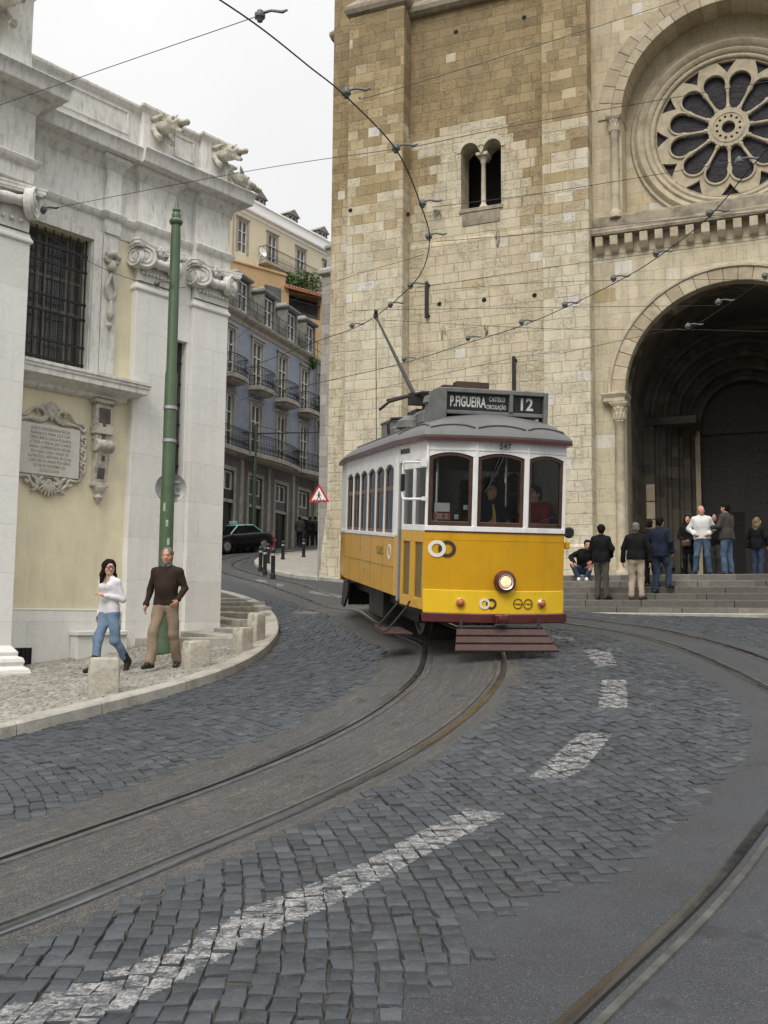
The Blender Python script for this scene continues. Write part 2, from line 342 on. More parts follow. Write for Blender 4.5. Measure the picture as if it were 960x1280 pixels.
def _tps(C, lam=.15):
    n = len(C); d2 = ((C[:, None, :2]-C[None, :, :2])**2).sum(-1)
    K = np.where(d2 > 0, .5*d2*np.log(np.maximum(d2, 1e-12)), 0); P = np.c_[np.ones(n), C[:, :2]]
    A = np.zeros((n+3, n+3)); A[:n, :n] = K+lam*np.eye(n)*10; A[:n, n:] = P; A[n:, :n] = P.T
    return np.linalg.solve(A, np.r_[C[:, 2], 0, 0, 0])
_TW = _tps(CTRL)
def GV(x, y):
    x = np.asarray(x, float); y = np.asarray(y, float); s = x.shape; x = x.ravel(); y = y.ravel()
    d2 = (x[:, None]-CTRL[None, :, 0])**2+(y[:, None]-CTRL[None, :, 1])**2
    K = np.where(d2 > 0, .5*d2*np.log(np.maximum(d2, 1e-12)), 0)
    return (K@_TW[:-3]+_TW[-3]+_TW[-2]*x+_TW[-1]*y).reshape(s)
def G(x, y): return float(GV(np.array([x]), np.array([y]))[0])
def gp(px, py, dz=0.):
    """the ground point (raised by dz) seen at a spot of the photograph"""
    d = ray(px, py); lo, hi = 1.5, 1.5; h = lambda t: EYE[2]+d[2]*t-(G(d[0]*t, d[1]*t)+dz)
    while hi < 120 and h(hi) > 0: lo = hi; hi *= 1.06
    for _ in range(30):
        m = (lo+hi)/2
        if h(m) > 0: lo = m
        else: hi = m
    return np.array([d[0]*hi, d[1]*hi, G(d[0]*hi, d[1]*hi)])
def inpoly(x, y, P):
    x = np.asarray(x); y = np.asarray(y); r = np.zeros(x.shape, bool); n = len(P)
    for i in range(n):
        x1, y1 = P[i][:2]; x2, y2 = P[(i+1) % n][:2]
        c = ((y1 > y) != (y2 > y)) & (x < (x2-x1)*(y-y1)/((y2-y1) if y2 != y1 else 1e-9)+x1); r ^= c
    return r
def distpath(x, y, P):
    """signed distance (right of travel positive) to a polyline"""
    best = np.full(np.shape(x), 1e9); sg = np.zeros(np.shape(x))
    for (a, b) in zip(P[:-1], P[1:]):
        e = b[:2]-a[:2]; L2 = e@e+1e-12
        t = np.clip(((x-a[0])*e[0]+(y-a[1])*e[1])/L2, 0, 1); dx = x-a[0]-t*e[0]; dy = y-a[1]-t*e[1]; d = np.hypot(dx, dy)
        m = d < best; best = np.where(m, d, best); sg = np.where(m, np.sign(e[1]*dx-e[0]*dy), sg)
    return best*np.where(sg == 0, 1, sg)
def sheet_grid(name, xs, ys, dz, mat):
    X, Y = np.meshgrid(xs, ys, indexing='ij'); Z = GV(X, Y)+dz; nx, ny = X.shape
    V = np.stack([X, Y, Z], -1).reshape(-1, 3); i, j = np.meshgrid(np.arange(nx-1), np.arange(ny-1), indexing='ij'); a = (i*ny+j).ravel()
    return rawmesh(name, V, np.stack([a, a+ny, a+ny+1, a+1], -1), mat, smooth=60)
def strip(P, o0, o1, dz, n=6):
    """vertices of a band beside a path, between side offsets o0 and o1"""
    P = np.asarray(P)[:, :2]; T = np.gradient(P, axis=0); T /= np.linalg.norm(T, axis=1)[:, None]; N = np.stack([T[:, 1], -T[:, 0]], -1)
    o = np.linspace(o0, o1, n); X = P[:, None, 0]+N[:, None, 0]*o; Y = P[:, None, 1]+N[:, None, 1]*o
    V = np.stack([X, Y, GV(X, Y)+dz], -1).reshape(-1, 3); m = len(P); i, j = np.meshgrid(np.arange(m-1), np.arange(n-1), indexing='ij'); a = (i*n+j).ravel()
    return V, np.stack([a, a+1, a+n+1, a+n], -1)

# ------------------------------------------------------------------ rails (as seen) and the paths they follow
near = lambda L: [gp(x, y)[:2] for x, y in L]
RA = near([(-260, 1250), (-120, 1205), (0, 1163), (120, 1115), (240, 1065), (360, 1015), (440, 978), (520, 936), (580, 895), (614, 860), (627, 838), (622, 815)])
RA = catmull(RA, 10)
TF = np.array([1.42, 12.6]); TAX = np.array([-.203, .979])       # tram front, and the direction to its rear
def resample(P, d=.25):
    P = np.asarray(P)[:, :2]; s = np.r_[0, np.cumsum(np.linalg.norm(np.diff(P, axis=0), axis=1))]; u = np.arange(0, s[-1], d)
    Q = np.stack([np.interp(u, s, P[:, k]) for k in (0, 1)], -1)
    for _ in range(6): Q[1:-1] = .25*Q[:-2]+.5*Q[1:-1]+.25*Q[2:]
    return Q
c0 = RA[:-8]; T_ = np.gradient(c0, axis=0); T_ /= np.linalg.norm(T_, axis=1)[:, None]
CT = list(c0+np.stack([-T_[:, 1], T_[:, 0]], -1)*.45)             # track centre: half a gauge left of the right rail
CT = [p for p in CT if p[1] < 12.3]
CT += [TF+TAX*k-np.array([.12, 0]) for k in (1.2, 2.6, 4.2, 5.8)]
CT += [gp(x, y)[:2] for x, y in [(415, 752), (375, 738), (325, 724), (296, 716), (279, 710), (277, 704.5), (292, 699), (322, 692), (352, 688.5), (385, 685.5)]]
CT = resample(catmull(CT, 8))
RB = catmull(near([(470, 760), (560, 766), (640, 771), (690, 776), (705, 779), (760, 786), (830, 803), (890, 826), (960, 861), (1012, 905), (1018, 950), (985, 1000), (960, 1028), (935, 1065), (900, 1108), (850, 1160), (790, 1214), (720, 1280), (600, 1400)]), 10)
RB = resample(RB)
T_ = np.gradient(RB, axis=0); T_ /= np.linalg.norm(T_, axis=1)[:, None]
CB = RB-np.stack([T_[:, 1], -T_[:, 0]], -1)*.45                   # second track, its centre outside the inner rail
def side(P, o):
    T = np.gradient(P, axis=0); T /= np.linalg.norm(T, axis=1)[:, None]; return P+np.stack([T[:, 1], -T[:, 0]], -1)*o

KERB = catmull(near([(-260, 985), (-120, 950), (0, 925), (60, 909), (140, 889), (200, 873), (260, 855), (300, 839), (331, 819), (347, 800), (348, 786), (340, 771), (325, 758), (300, 748.5), (270, 741.5), (230, 735)]), 8)
KERB = resample(KERB, .3)
WALK = [tuple(p) for p in KERB]+[(-9, 34), (-30, 34), (-30, 9)]
FARK = resample(catmull(near([(560, 745), (500, 737), (440, 729), (400, 725.5), (360, 721), (330, 713), (318, 706), (322, 700), (340, 696), (370, 692.5), (410, 689)]), 8), .3)
FARW = [tuple(p) for p in FARK]+[(3, 70), (20, 60), (14, 33)]
STEPZ = 2.82
CF = Frame((6.24, 30, STEPZ), R(-23.2))                           # the cathedral front
PATCH = [gp(x, y)[:2] for x, y in [(925, 960), (900, 1022), (842, 1064), (780, 1099), (672, 1117), (640, 1140), (582, 1154), (604, 1192), (570, 1204), (572, 1230), (505, 1258), (480, 1330)]]+[(-.5, 1.5), (6, 1), (9, 8), (4, 9)]

def asphalt(name, base, speck, dust):
    t = NT(name); c = t.coord(); uv = t.n('ShaderNodeAttribute', attribute_name='along')
    a = t.noise(c, 1.1, 6, .7).outputs['Fac']; g = t.noise(c, 150, 3, .7).outputs['Fac']; g2 = t.noise(c, 45, 4, .7).outputs['Fac']
    col = t.ramp(a, [(.3, tuple(x*.62 for x in base)), (.7, tuple(x*1.38 for x in base))])
    col = t.mix(t.math('MULTIPLY', t.mr(g, .55, .62), .9), col, speck)
    col = t.mix(t.mr(g2, .35, .25), col, tuple(x*.5 for x in base))
    vo = t.n('ShaderNodeTexVoronoi', feature='DISTANCE_TO_EDGE'); vo.inputs['Scale'].default_value = .75; wv = t.noise(c, 1.6, 6, .7); av = t.n('ShaderNodeVectorMath', operation='ADD'); t.l(c, av.inputs[0]); t.l(wv.outputs['Color'], av.inputs[1]); t.l(av.outputs[0], vo.inputs['Vector'])
    crk = t.math('MULTIPLY', t.mr(vo.outputs['Distance'], .011, .003), t.mr(t.noise(c, .45, 3, .6).outputs['Fac'], .50, .58), clamp=True); col = t.mix(t.math('MULTIPLY', crk, .8), col, tuple(x*.3 for x in base))
    oil = t.mr(t.noise(c, 3.3, 3, .5).outputs['Fac'], .66, .72); col = t.mix(t.math('MULTIPLY', oil, .5), col, tuple(x*.35 for x in base))
    d = t.noise(c, .9, 8, .75, .8).outputs['Fac']; d2 = t.noise(c, 22, 3).outputs['Fac']
    col = t.mix(t.math('MULTIPLY', t.math('MULTIPLY', t.mr(d, .54, .70), t.mr(d2, .40, .65)), .35), col, dust)
    mp = t.n('ShaderNodeMapping'); t.l(uv.outputs['Vector'], mp.inputs[0]); mp.inputs['Scale'].default_value = (9, .45, 0)
    sk = t.noise(mp.outputs[0], 1.6, 7, .75, .5).outputs['Fac']; ln = t.mr(t.math('ABSOLUTE', t.math('SUBTRACT', sk, .53)), .014, .0)
    col = t.mix(t.math('MULTIPLY', t.math('MULTIPLY', ln, t.mr(d2, .35, .6)), .6), col, dust); col = t.mix(t.math('MULTIPLY', t.mr(sk, .35, .22), .5), col, tuple(x*.45 for x in base))
    h = t.math('ADD', t.math('MULTIPLY', g, .5), g2)
    return t.set(col, t.mr(a, .3, .7, .62, .85), 0, t.bump(h, .55, .012))
M['asphalt'] = asphalt('track_asphalt', (.0255, .0265, .028), (.20, .195, .18), (.24, .20, .14))
M['asphalt_dark'] = asphalt('dark_asphalt', (.024, .027, .032), (.11, .112, .115), (.09, .085, .075))
M['joint'] = plain('joint_earth', (.032, .028, .022), .95, var=.5, scale=9, bump=.6, bscale=60, dirt=(.16, .125, .075), dscale=.8, damt=.8)
def sett_mat(name, c0, c1, c2, joint, dust):
    t = NT(name); c = t.coord(); at_ = t.n('ShaderNodeAttribute', attribute_name='rnd')
    col = t.ramp(at_.outputs['Fac'], [(0, c0), (.35, tuple(x*.85 for x in c1)), (.7, tuple(x*1.12 for x in c1)), (.93, tuple(x*1.25 for x in c1)), (1, c2)])
    f = t.noise(c, 28, 6, .7).outputs['Fac']; g = t.noise(c, 140, 3, .6).outputs['Fac']; b = t.noise(c, .7, 5, .6).outputs['Fac']
    col = t.mix(1, col, t.ramp(f, [(.25, .72), (.75, 1.25)]), 'MULTIPLY')
    col = t.mix(1, col, t.ramp(b, [(.3, .82), (.7, 1.18)]), 'MULTIPLY')
    col = t.mix(t.math('MULTIPLY', t.mr(f, .56, .72), .5), col, dust)
    col = t.mix(t.math('MULTIPLY', t.mr(g, .57, .68), .5), col, tuple(min(1, x*2.6) for x in c1)); col = t.mix(t.math('MULTIPLY', t.mr(g, .42, .33), .6), col, tuple(x*.4 for x in c1))
    s2 = t.noise(c, 2.6, 6, .75, .5).outputs['Fac']; col = t.mix(t.math('MULTIPLY', t.mr(s2, .58, .72), .35), col, dust)
    h = t.math('ADD', t.math('MULTIPLY', g, .5), f)
    return t.set(col, t.mr(f, .3, .7, .42, .68), 0, t.bump(h, .5, .012))
M['sett'] = sett_mat('granite_sett', (.018, .022, .027), (.032, .0385, .046), (.062, .069, .075), None, (.115, .105, .088))
M['walkstone'] = sett_mat('limestone_pavement', (.20, .19, .165), (.28, .268, .235), (.37, .355, .315), None, (.20, .17, .12))
M['walkbed'] = plain('pavement_sand', (.075, .068, .053), .95, var=.3, scale=12, bump=.5, bscale=50)
M['rail'] = plain('rail_steel', (.16, .17, .185), .28, .9, var=.3, scale=2, dirt=(.06, .055, .05), dscale=.8, damt=.6)
M['rail_dull'] = plain('rail_rust', (.10, .10, .097), .5, .5, var=.35, scale=6)
M['groove'] = plain('rail_groove', (.012, .011, .010), .9)

# terrain: one sheet, fine where it is near
xs = np.unique(np.r_[np.linspace(-320, -20, 30), np.linspace(-20, 20, 121), np.linspace(20, 320, 30)])
ys = np.unique(np.r_[np.linspace(-60, 0, 14), np.linspace(0, 34, 116), np.linspace(34, 90, 50), np.linspace(90, 420, 30)])
struct(sheet_grid('ground', xs, ys, -.014, M['joint']))
# far roadway: worn asphalt where the setts can no longer be told apart
V, Fq = strip(np.array([(2.5+.0*k, 24.+k) for k in np.arange(0, 48, .5)]), -26, 24, -.008, 60)
struct(rawmesh('far_road', V, Fq, M['asphalt_dark'], smooth=60))
def bed(V, Fq, mat, w, n):
    o = struct(rawmesh('track_bed', V, Fq, mat, smooth=60)); m = len(V)//n; S = np.r_[0, np.cumsum(np.linalg.norm(np.diff(V.reshape(m, n, 3)[:, 0], axis=0), axis=1))]
    A = np.zeros((m, n, 3), np.float32); A[..., 0] = np.linspace(0, w, n)[None]; A[..., 1] = S[:, None]
    q = o.data.attributes.new('along', 'FLOAT_VECTOR', 'POINT'); q.data.foreach_set('vector', A.ravel()); return o
V, Fq = strip(CT, -1.10, .78, -.006, 10); bed(V, Fq, M['asphalt'], 1.88, 10)
V, Fq = strip(CB, -1.05, 1.05, -.008, 10); bed(V, Fq, M['asphalt_dark'], 2.1, 10)
# the tarmac patch at lower right
pb = np.array(PATCH); gx = np.arange(-1.5, 9.5, .14); gy = np.arange(1, 9.8, .14)
X, Y = np.meshgrid(gx, gy, indexing='ij'); keep = (inpoly(X+.07, Y+.07, PATCH) | inpoly(X+.17, Y-.03, PATCH) | inpoly(X+.07, Y-.1, PATCH))[:-1, :-1]
Z = GV(X, Y)-.007; ny = X.shape[1]; ii, jj = np.nonzero(keep); a = ii*ny+jj
struct(rawmesh('tarmac_patch', np.stack([X, Y, Z], -1).reshape(-1, 3), np.stack([a, a+ny, a+ny+1, a+1], -1), M['asphalt_dark'], smooth=60))

def make_rail(path, flip=1):
    prof = [(-.075, -.014, 1), (-.072, .004, 1), (-.060, .010, 0), (-.006, .009, 0), (.002, -.024, 2), (.040, -.024, 2), (.046, .006, 1), (.082, .005, 1), (.088, -.014, 1)]
    P = np.asarray(path); T = np.gradient(P, axis=0); T /= np.linalg.norm(T, axis=1)[:, None]; N = np.stack([T[:, 1], -T[:, 0]], -1)*flip
    Vs = []; Fs = []; mi = []; k = len(prof)
    g = GV(P[:, 0], P[:, 1])
    for i in range(len(P)):
        for o, z, m in prof: Vs.append((P[i, 0]+N[i, 0]*o, P[i, 1]+N[i, 1]*o, g[i]+z))
    for i in range(len(P)-1):
        for j in range(k-1): Fs.append([i*k+j, i*k+j+1, (i+1)*k+j+1, (i+1)*k+j]); mi.append(1 if j in (0, 5, 6, 7) else (0 if j in (1, 2) else 2))
    return struct(rawmesh('tram_rail', Vs, Fs, [M['rail'], M['rail_dull'], M['groove']], mi=mi, smooth=35))
make_rail(side(CT, -.45), 1); make_rail(side(CT, .45), -1)
make_rail(side(CB, .45), -1); make_rail(side(CB, -.45), 1)

# ------------------------------------------------------------------ setts
def setts(name, cen, r0, r1, a0, a1, wr, wl, mask, dz, mat, gap=.005, jit=.012, hj=.0035, wob=0):
    cx = []; 
    for k, r in enumerate(np.arange(r0, r1, wr)):
        n = int((a1-a0)*r/wl); off = RNG.random()
        t = a0+(np.arange(n)+off+RNG.uniform(-.09, .09, n))*(a1-a0)/n; rr = np.full(n, r)
        cx.append(np.stack([rr, t, np.full(n, (a1-a0)/n)], -1))
    C = np.concatenate(cx); rr = C[:, 0]+wob*np.sin(C[:, 1]*C[:, 0]*1.9); x = cen[0]+rr*np.cos(C[:, 1]); y = cen[1]+rr*np.sin(C[:, 1])
    k = mask(x, y); C = C[k]; rr = rr[k]; n = len(C)
    hr = wr/2-gap/2; ha = C[:, 2]/2-gap/2/rr
    ca = []
    for sr_, sa in ((-1, -1), (1, -1), (1, 1), (-1, 1)):
        ca.append(np.stack([rr+sr_*hr+RNG.normal(0, jit*.5, n), C[:, 1]+sa*ha+RNG.normal(0, jit*.6, n)/rr], -1))
    ca = np.stack(ca, 1); mid = ca.mean(1, keepdims=True)
    tilt = RNG.normal(0, .010, (n, 2)); base = RNG.normal(0, hj, n)
    rings = []
    for s_, dzz in ((1.0, -.026), (.985, -.005), (.90, 0.0)):
        q = mid+(ca-mid)*s_; X = cen[0]+q[..., 0]*np.cos(q[..., 1]); Y = cen[1]+q[..., 0]*np.sin(q[..., 1])
        Z = GV(X, Y)+dz+dzz+base[:, None]+(X-X.mean(1, keepdims=True))*tilt[:, :1]+(Y-Y.mean(1, keepdims=True))*tilt[:, 1:]
        rings.append(np.stack([X, Y, Z], -1))
    V = np.concatenate(rings, 1)                    # n,12,3
    fs = []
    for a in (0, 4):
        for j in range(4): fs.append((a+j, a+(j+1) % 4, a+4+(j+1) % 4, a+4+j))
    fs.append((8, 9, 10, 11)); fs = np.array(fs)
    Fq = (np.arange(n)*12)[:, None, None]+fs[None]
    o = rawmesh(name, V.reshape(-1, 3), Fq.reshape(-1, 4), mat)
    me = o.data; at_ = me.attributes.new('rnd', 'FLOAT', 'FACE'); at_.data.foreach_set('value', np.repeat(RNG.random(n), 9).astype(np.float32))
    me.shade_smooth(); me.set_sharp_from_angle(angle=R(50))
    return o, V, mid[:, 0]
def road_mask(x, y):
    d1 = distpath(x, y, CT); d2 = distpath(x, y, CB)
    k = ~((d1 > -1.02) & (d1 < .70)) & ~(np.abs(d2) < .98) & ~inpoly(x, y, PATCH) & ~inpoly(x, y, WALK) & ~inpoly(x, y, FARW)
    v = np.abs(x) < np.maximum(2.2, y*.43)+1.2
    st = (x-CF.o[0])*CF.y[0]+(y-CF.o[1])*CF.y[1]
    return k & v & (y > 2.2) & (y < 27.5) & (st < -7.2)
so, SV, SMID = setts('road_setts', (-10, 4), 5.5, 26, -.2, 1.7, .101, .115, road_mask, 0, M['sett'])
struct(so)
WINNER = side(KERB, -.30)
def walk_mask(x, y):
    return inpoly(x, y, [tuple(p) for p in WINNER]+[(-9, 34), (-30, 34), (-30, 9)]) & (x > -8.6) & (y < 21.5)
wo, _, _ = setts('pavement_setts', (-2, 26), 3, 22, 3.2, 5.6, .082, .095, walk_mask, .125, M['walkstone'], gap=.010, jit=.011, hj=.002, wob=.05)
struct(wo)
def flat_walk(name, P, dz, mat, x0, x1, y0, y1, step=.3):
    gx = np.arange(x0, x1, step); gy = np.arange(y0, y1, step); X, Y = np.meshgrid(gx, gy, indexing='ij')
    keep = inpoly(X, Y, P); Z = GV(X, Y)+dz; ny = X.shape[1]
    k2 = keep[:-1, :-1] & keep[1:, :-1] & keep[1:, 1:] & keep[:-1, 1:]; ii, jj = np.nonzero(k2); a = ii*ny+jj
    return struct(rawmesh(name, np.stack([X, Y, Z], -1).reshape(-1, 3), np.stack([a, a+ny, a+ny+1, a+1], -1), mat, smooth=60))
flat_walk('pavement', [tuple(p) for p in side(KERB, -.05)]+[(-9, 34), (-30, 34), (-30, 9)], .105, M['walkbed'], -16, 0, 8, 34, .15)
M['farwalk'] = plain('far_pavement_limestone', (.30, .285, .245), .9, var=.2, scale=5, bump=.6, bscale=30, dirt=(.17, .15, .11), dscale=1.0)
flat_walk('far_pavement', [tuple(p) for p in FARK]+[(3, 70), (20, 60), (14, 33)], .10, M['farwalk'], -8, 14, 26, 68, .3)
def kerb(name, path, w, h, ln, mat, sgn=-1):
    mb = MB(); s = 0; n = len(path); step = max(1, int(ln/.3)); i = 0
    T = np.gradient(path, axis=0); T /= np.linalg.norm(T, axis=1)[:, None]; N = np.stack([T[:, 1], -T[:, 0]], -1)*sgn
    while i < n-1:
        j = min(n-1, i+random.choice((step, step, step+1))); seg = list(range(i, j+1)); vs = []
        for q, k in enumerate(seg):
            p = path[k]; e = .006*(1 if q == 0 else -1 if q == len(seg)-1 else 0); pp = p+T[k]*e
            for o, z in ((-.01, -.06), (0, h-.02), (.025, h), (w, h+.004), (w, -.06)):
                x, y = pp+N[k]*o; vs.append((x, y, G(x, y)+z))
        m = len(seg); fs = []
        for q in range(m-1):
            for a in range(5): fs.append((q*5+a, q*5+(a+1) % 5, q*5+5+(a+1) % 5, q*5+5+a))
        fs += [(0, 1, 2, 3, 4), tuple((m-1)*5+a for a in (4, 3, 2, 1, 0))]
        mb.add(vs, fs); i = j
    return struct(mb.build(name, mat, smooth=35))
kerb('kerb', KERB, .28, .13, 1.2, M['kerb_stone'])
kerb('kerb', FARK, .25, .12, 1.2, M['kerb_stone'], 1 if inpoly(np.array([FARK[10][0]+.3]), np.array([FARK[10][1]]), FARW)[0] else -1)

# ------------------------------------------------------------------ worn white dashes painted on the setts
def worn_paint():
    t = NT('worn_road_paint'); c = t.coord(); f = t.noise(c, 13, 8, .78, .4).outputs['Fac']; g = t.noise(c, 60, 5, .7).outputs['Fac']
    a = t.mr(t.math('ADD', t.math('MULTIPLY', f, .7), t.math('MULTIPLY', g, .3)), .43, .58)
    t.set(t.ramp(g, [(.3, (.20, .20, .20)), (.7, (.38, .38, .375))]), .75, 0, t.bump(g, .4, .01), Alpha=t.math('MULTIPLY', a, .93)); return t.m
M['paint'] = worn_paint()
DASH = [[(-60, 1300), (20, 1252), (200, 1196), (300, 1140), (440, 1085), (560, 1020), (588, 1012), (632, 1016), (612, 1030), (520, 1076), (400, 1140), (262, 1205), (120, 1285), (60, 1310)],
        [(662, 972), (690, 973), (706, 974), (733, 958), (766, 918), (728, 916), (712, 928)],
        [(748, 885), (784, 885), (783, 850), (752, 850)],
        [(745, 833), (772, 832), (762, 814), (728, 812)], [(690, 800), (722, 803), (715, 797), (688, 793)], [(776, 781), (806, 787), (812, 785), (780, 779)]]
mv, mf = [], []
for D in DASH:
    P = [tuple(gp(x, y)[:2]) for x, y in D]
    X = SV[:, :, 0].mean(1); Y = SV[:, :, 1].mean(1); PP = np.array(P); c_ = PP.mean(0)
    big = [tuple(c_+(p-c_)*(1+.16/max(.2, np.linalg.norm(p-c_)))) for p in PP]
    for k in np.nonzero(inpoly(X, Y, big))[0]:
        q = SV[k, 8:12].copy(); m_ = q.mean(0); q = m_+(q-m_)*1.10; q[:, 2] = SV[k, 8:12, 2]-.0005; N_ = 6; n0 = len(mv)
        for i in range(N_+1):
            for j in range(N_+1):
                u, v = i/N_, j/N_; mv.append((q[0]*(1-u)+q[1]*u)*(1-v)+(q[3]*(1-u)+q[2]*u)*v+np.array([0, 0, .0028]))
        for i in range(N_):
            for j in range(N_):
                c4 = sum(mv[n0+(i+a)*(N_+1)+j+b] for a in (0, 1) for b in (0, 1))/4
                if inpoly(np.array([c4[0]]), np.array([c4[1]]), P)[0]:
                    a0 = n0+i*(N_+1)+j; mf.append((a0, a0+N_+1, a0+N_+2, a0+1))
struct(rawmesh('lane_marking', mv, mf, M['paint'], smooth=50))
# crossing dashes painted on the far tarmac
mv, mf = [], []
for D in [[(318, 726), (352, 733), (356, 731), (324, 724)], [(385, 741), (425, 748), (428, 745), (390, 738)], [(365, 766), (395, 770), (400, 766), (372, 763)], [(430, 764), (470, 772), (476, 769), (440, 761)]]:
    P = np.array([gp(x, y) for x, y in D]); n0 = len(mv); mv += [p+np.array([0, 0, .0]) for p in P]; mf.append((n0, n0+1, n0+2, n0+3))
struct(rawmesh('lane_marking', mv, mf, M['paint']))
# ------------------------------------------------------------------ soft carved / grown shapes: blended round cones turned into one skin
class SDF:
    def __init__(s, lo, hi, vox):
        s.lo = np.array(lo, float); s.vox = vox; s.n = np.maximum(4, np.ceil((np.array(hi)-s.lo)/vox).astype(int)+1)
        s.f = np.full(s.n, .5, np.float32)
    def win(s, a, b):
        i0 = np.clip(np.floor((a-s.lo)/s.vox).astype(int), 0, s.n-1); i1 = np.clip(np.ceil((b-s.lo)/s.vox).astype(int)+1, 1, s.n)
        sl = tuple(slice(int(p), int(q)) for p, q in zip(i0, i1))
        ax = [s.lo[k]+s.vox*np.arange(i0[k], i1[k]) for k in range(3)]
        return sl, np.meshgrid(*ax, indexing='ij', sparse=True)
    def _put(s, sl, d, k, sub=False):
        f = s.f[sl]
        if sub: s.f[sl] = np.maximum(f, -d); return
        if k <= 0: s.f[sl] = np.minimum(f, d); return
        h = np.maximum(k-np.abs(f-d), 0)/k; s.f[sl] = np.minimum(f, d)-h*h*k*.25
    def cone(s, a, b, ra, rb=None, k=.02, sub=False, flat=None):
        rb = ra if rb is None else rb; a = np.array(a, float); b = np.array(b, float); m = max(ra, rb)+k+2*s.vox
        sl, (X, Y, Z) = s.win(np.minimum(a, b)-m, np.maximum(a, b)+m); e = b-a; L = e@e+1e-12
        t = np.clip(((X-a[0])*e[0]+(Y-a[1])*e[1]+(Z-a[2])*e[2])/L, 0, 1)
        d = np.sqrt((X-a[0]-t*e[0])**2+(Y-a[1]-t*e[1])**2+(Z-a[2]-t*e[2])**2)-(ra+(rb-ra)*t)
        s._put(sl, d, k, sub); return s
    def ell(s, c, r, k=.02, Rm=None, sub=False):
        c = np.array(c, float); r = np.array(r, float); m = r.max()+k+2*s.vox
        sl, (X, Y, Z) = s.win(c-m, c+m); X = X-c[0]; Y = Y-c[1]; Z = Z-c[2]
        if Rm is not None: X, Y, Z = (Rm[0][i]*X+Rm[1][i]*Y+Rm[2][i]*Z for i in range(3))     # into the ellipsoid's own axes
        k0 = np.sqrt((X/r[0])**2+(Y/r[1])**2+(Z/r[2])**2); k1 = np.sqrt((X/r[0]**2)**2+(Y/r[1]**2)**2+(Z/r[2]**2)**2)+1e-9
        s._put(sl, k0*(k0-1)/k1, k, sub); return s
    def cut(s, p, n):
        """keep only what lies behind the plane through p with normal n"""
        n = np.array(n, float); n /= np.linalg.norm(n)
        sl, (X, Y, Z) = s.win(s.lo-9, s.lo+s.vox*s.n+9); s.f = np.maximum(s.f, ((X-p[0])*n[0]+(Y-p[1])*n[1]+(Z-p[2])*n[2]).astype(np.float32)); return s
    def ripple(s, amp, fr, seed=0, zr=None):
        sl, (X, Y, Z) = s.win(s.lo-9, s.lo+s.vox*s.n+9); g = np.random.default_rng(seed); d = 0
        for _ in range(5):
            w = g.normal(0, 1, 3); w[2] *= 1.5; w *= fr/np.linalg.norm(w); d = d+np.sin(w[0]*X+w[1]*Y+w[2]*Z+g.random()*6)
        s.f = s.f+(amp*d/2.2).astype(np.float32); return s
    def mesh(s):
        f = s.f; f[0] = f[-1] = .5; f[:, 0] = f[:, -1] = .5; f[:, :, 0] = f[:, :, -1] = .5
        ins = f < 0; nx, ny, nz = np.array(f.shape)-1
        acc = np.zeros((nx, ny, nz, 3), np.float32); cnt = np.zeros((nx, ny, nz), np.float32)
        for ax in range(3):
            u, v = [a for a in range(3) if a != ax]
            for du in (0, 1):
                for dv in (0, 1):
                    lo = [slice(0, -1)]*3; hi = [slice(0, -1)]*3
                    for a, d in ((u, du), (v, dv)): lo[a] = hi[a] = slice(1, None) if d else slice(0, -1)
                    hi[ax] = slice(1, None)
                    A = f[tuple(lo)]; B = f[tuple(hi)]; c = (A < 0) != (B < 0)
                    t = np.where(c, A/np.where(A == B, 1, A-B), 0)
                    acc[..., ax] += t*c; acc[..., u] += du*c; acc[..., v] += dv*c; cnt += c
        act = cnt > 0; idx = np.full(act.shape, -1); idx[act] = np.arange(act.sum()); I = np.argwhere(act)
        V = s.lo+s.vox*(I+acc[act]/cnt[act][:, None]); Q = []
        for ax in range(3):
            u, v = [a for a in range(3) if a != ax]
            lo = [slice(1, -1)]*3; lo[ax] = slice(0, -1); hi = list(lo); hi[ax] = slice(1, None)
            A = ins[tuple(lo)]; B = ins[tuple(hi)]
            for sign in (0, 1):
                P = np.argwhere(A & ~B if sign == 0 else ~A & B)
                if not len(P): continue
                off = np.ones(3, int); off[ax] = 0; P = P+off
                c = []
                for du, dv in ((0, 0), (1, 0), (1, 1), (0, 1)):
                    q = P.copy(); q[:, u] -= du; q[:, v] -= dv; c.append(idx[q[:, 0], q[:, 1], q[:, 2]])
                q = np.stack(c, -1)
                if (sign == 0) == (ax == 1): q = q[:, ::-1]
                Q.append(q)
        return V, np.concatenate(Q) if Q else np.zeros((0, 4), int)
    def obj(s, name, mats, parent=None, mi=None, loc=None):
        V, Q = s.mesh(); o = rawmesh(name, V, Q, mats, parent, mi=mi(V[Q].mean(1)) if mi else None)
        o.data.shade_smooth(); return o
# ------------------------------------------------------------------ the white limestone church on the left
LF = Frame(at(268, 783, 18.6), R(50))
lb = LF.thing('corner_church', 'white limestone church with volute pilasters and gargoyles at the left street corner', 'church')
def lstack(mb, x0, x1, y0, y1, prof, l=0, r=0): mb.ringstack(x0, x1, y0, y1, prof, l, r)
DEEP = 7.0
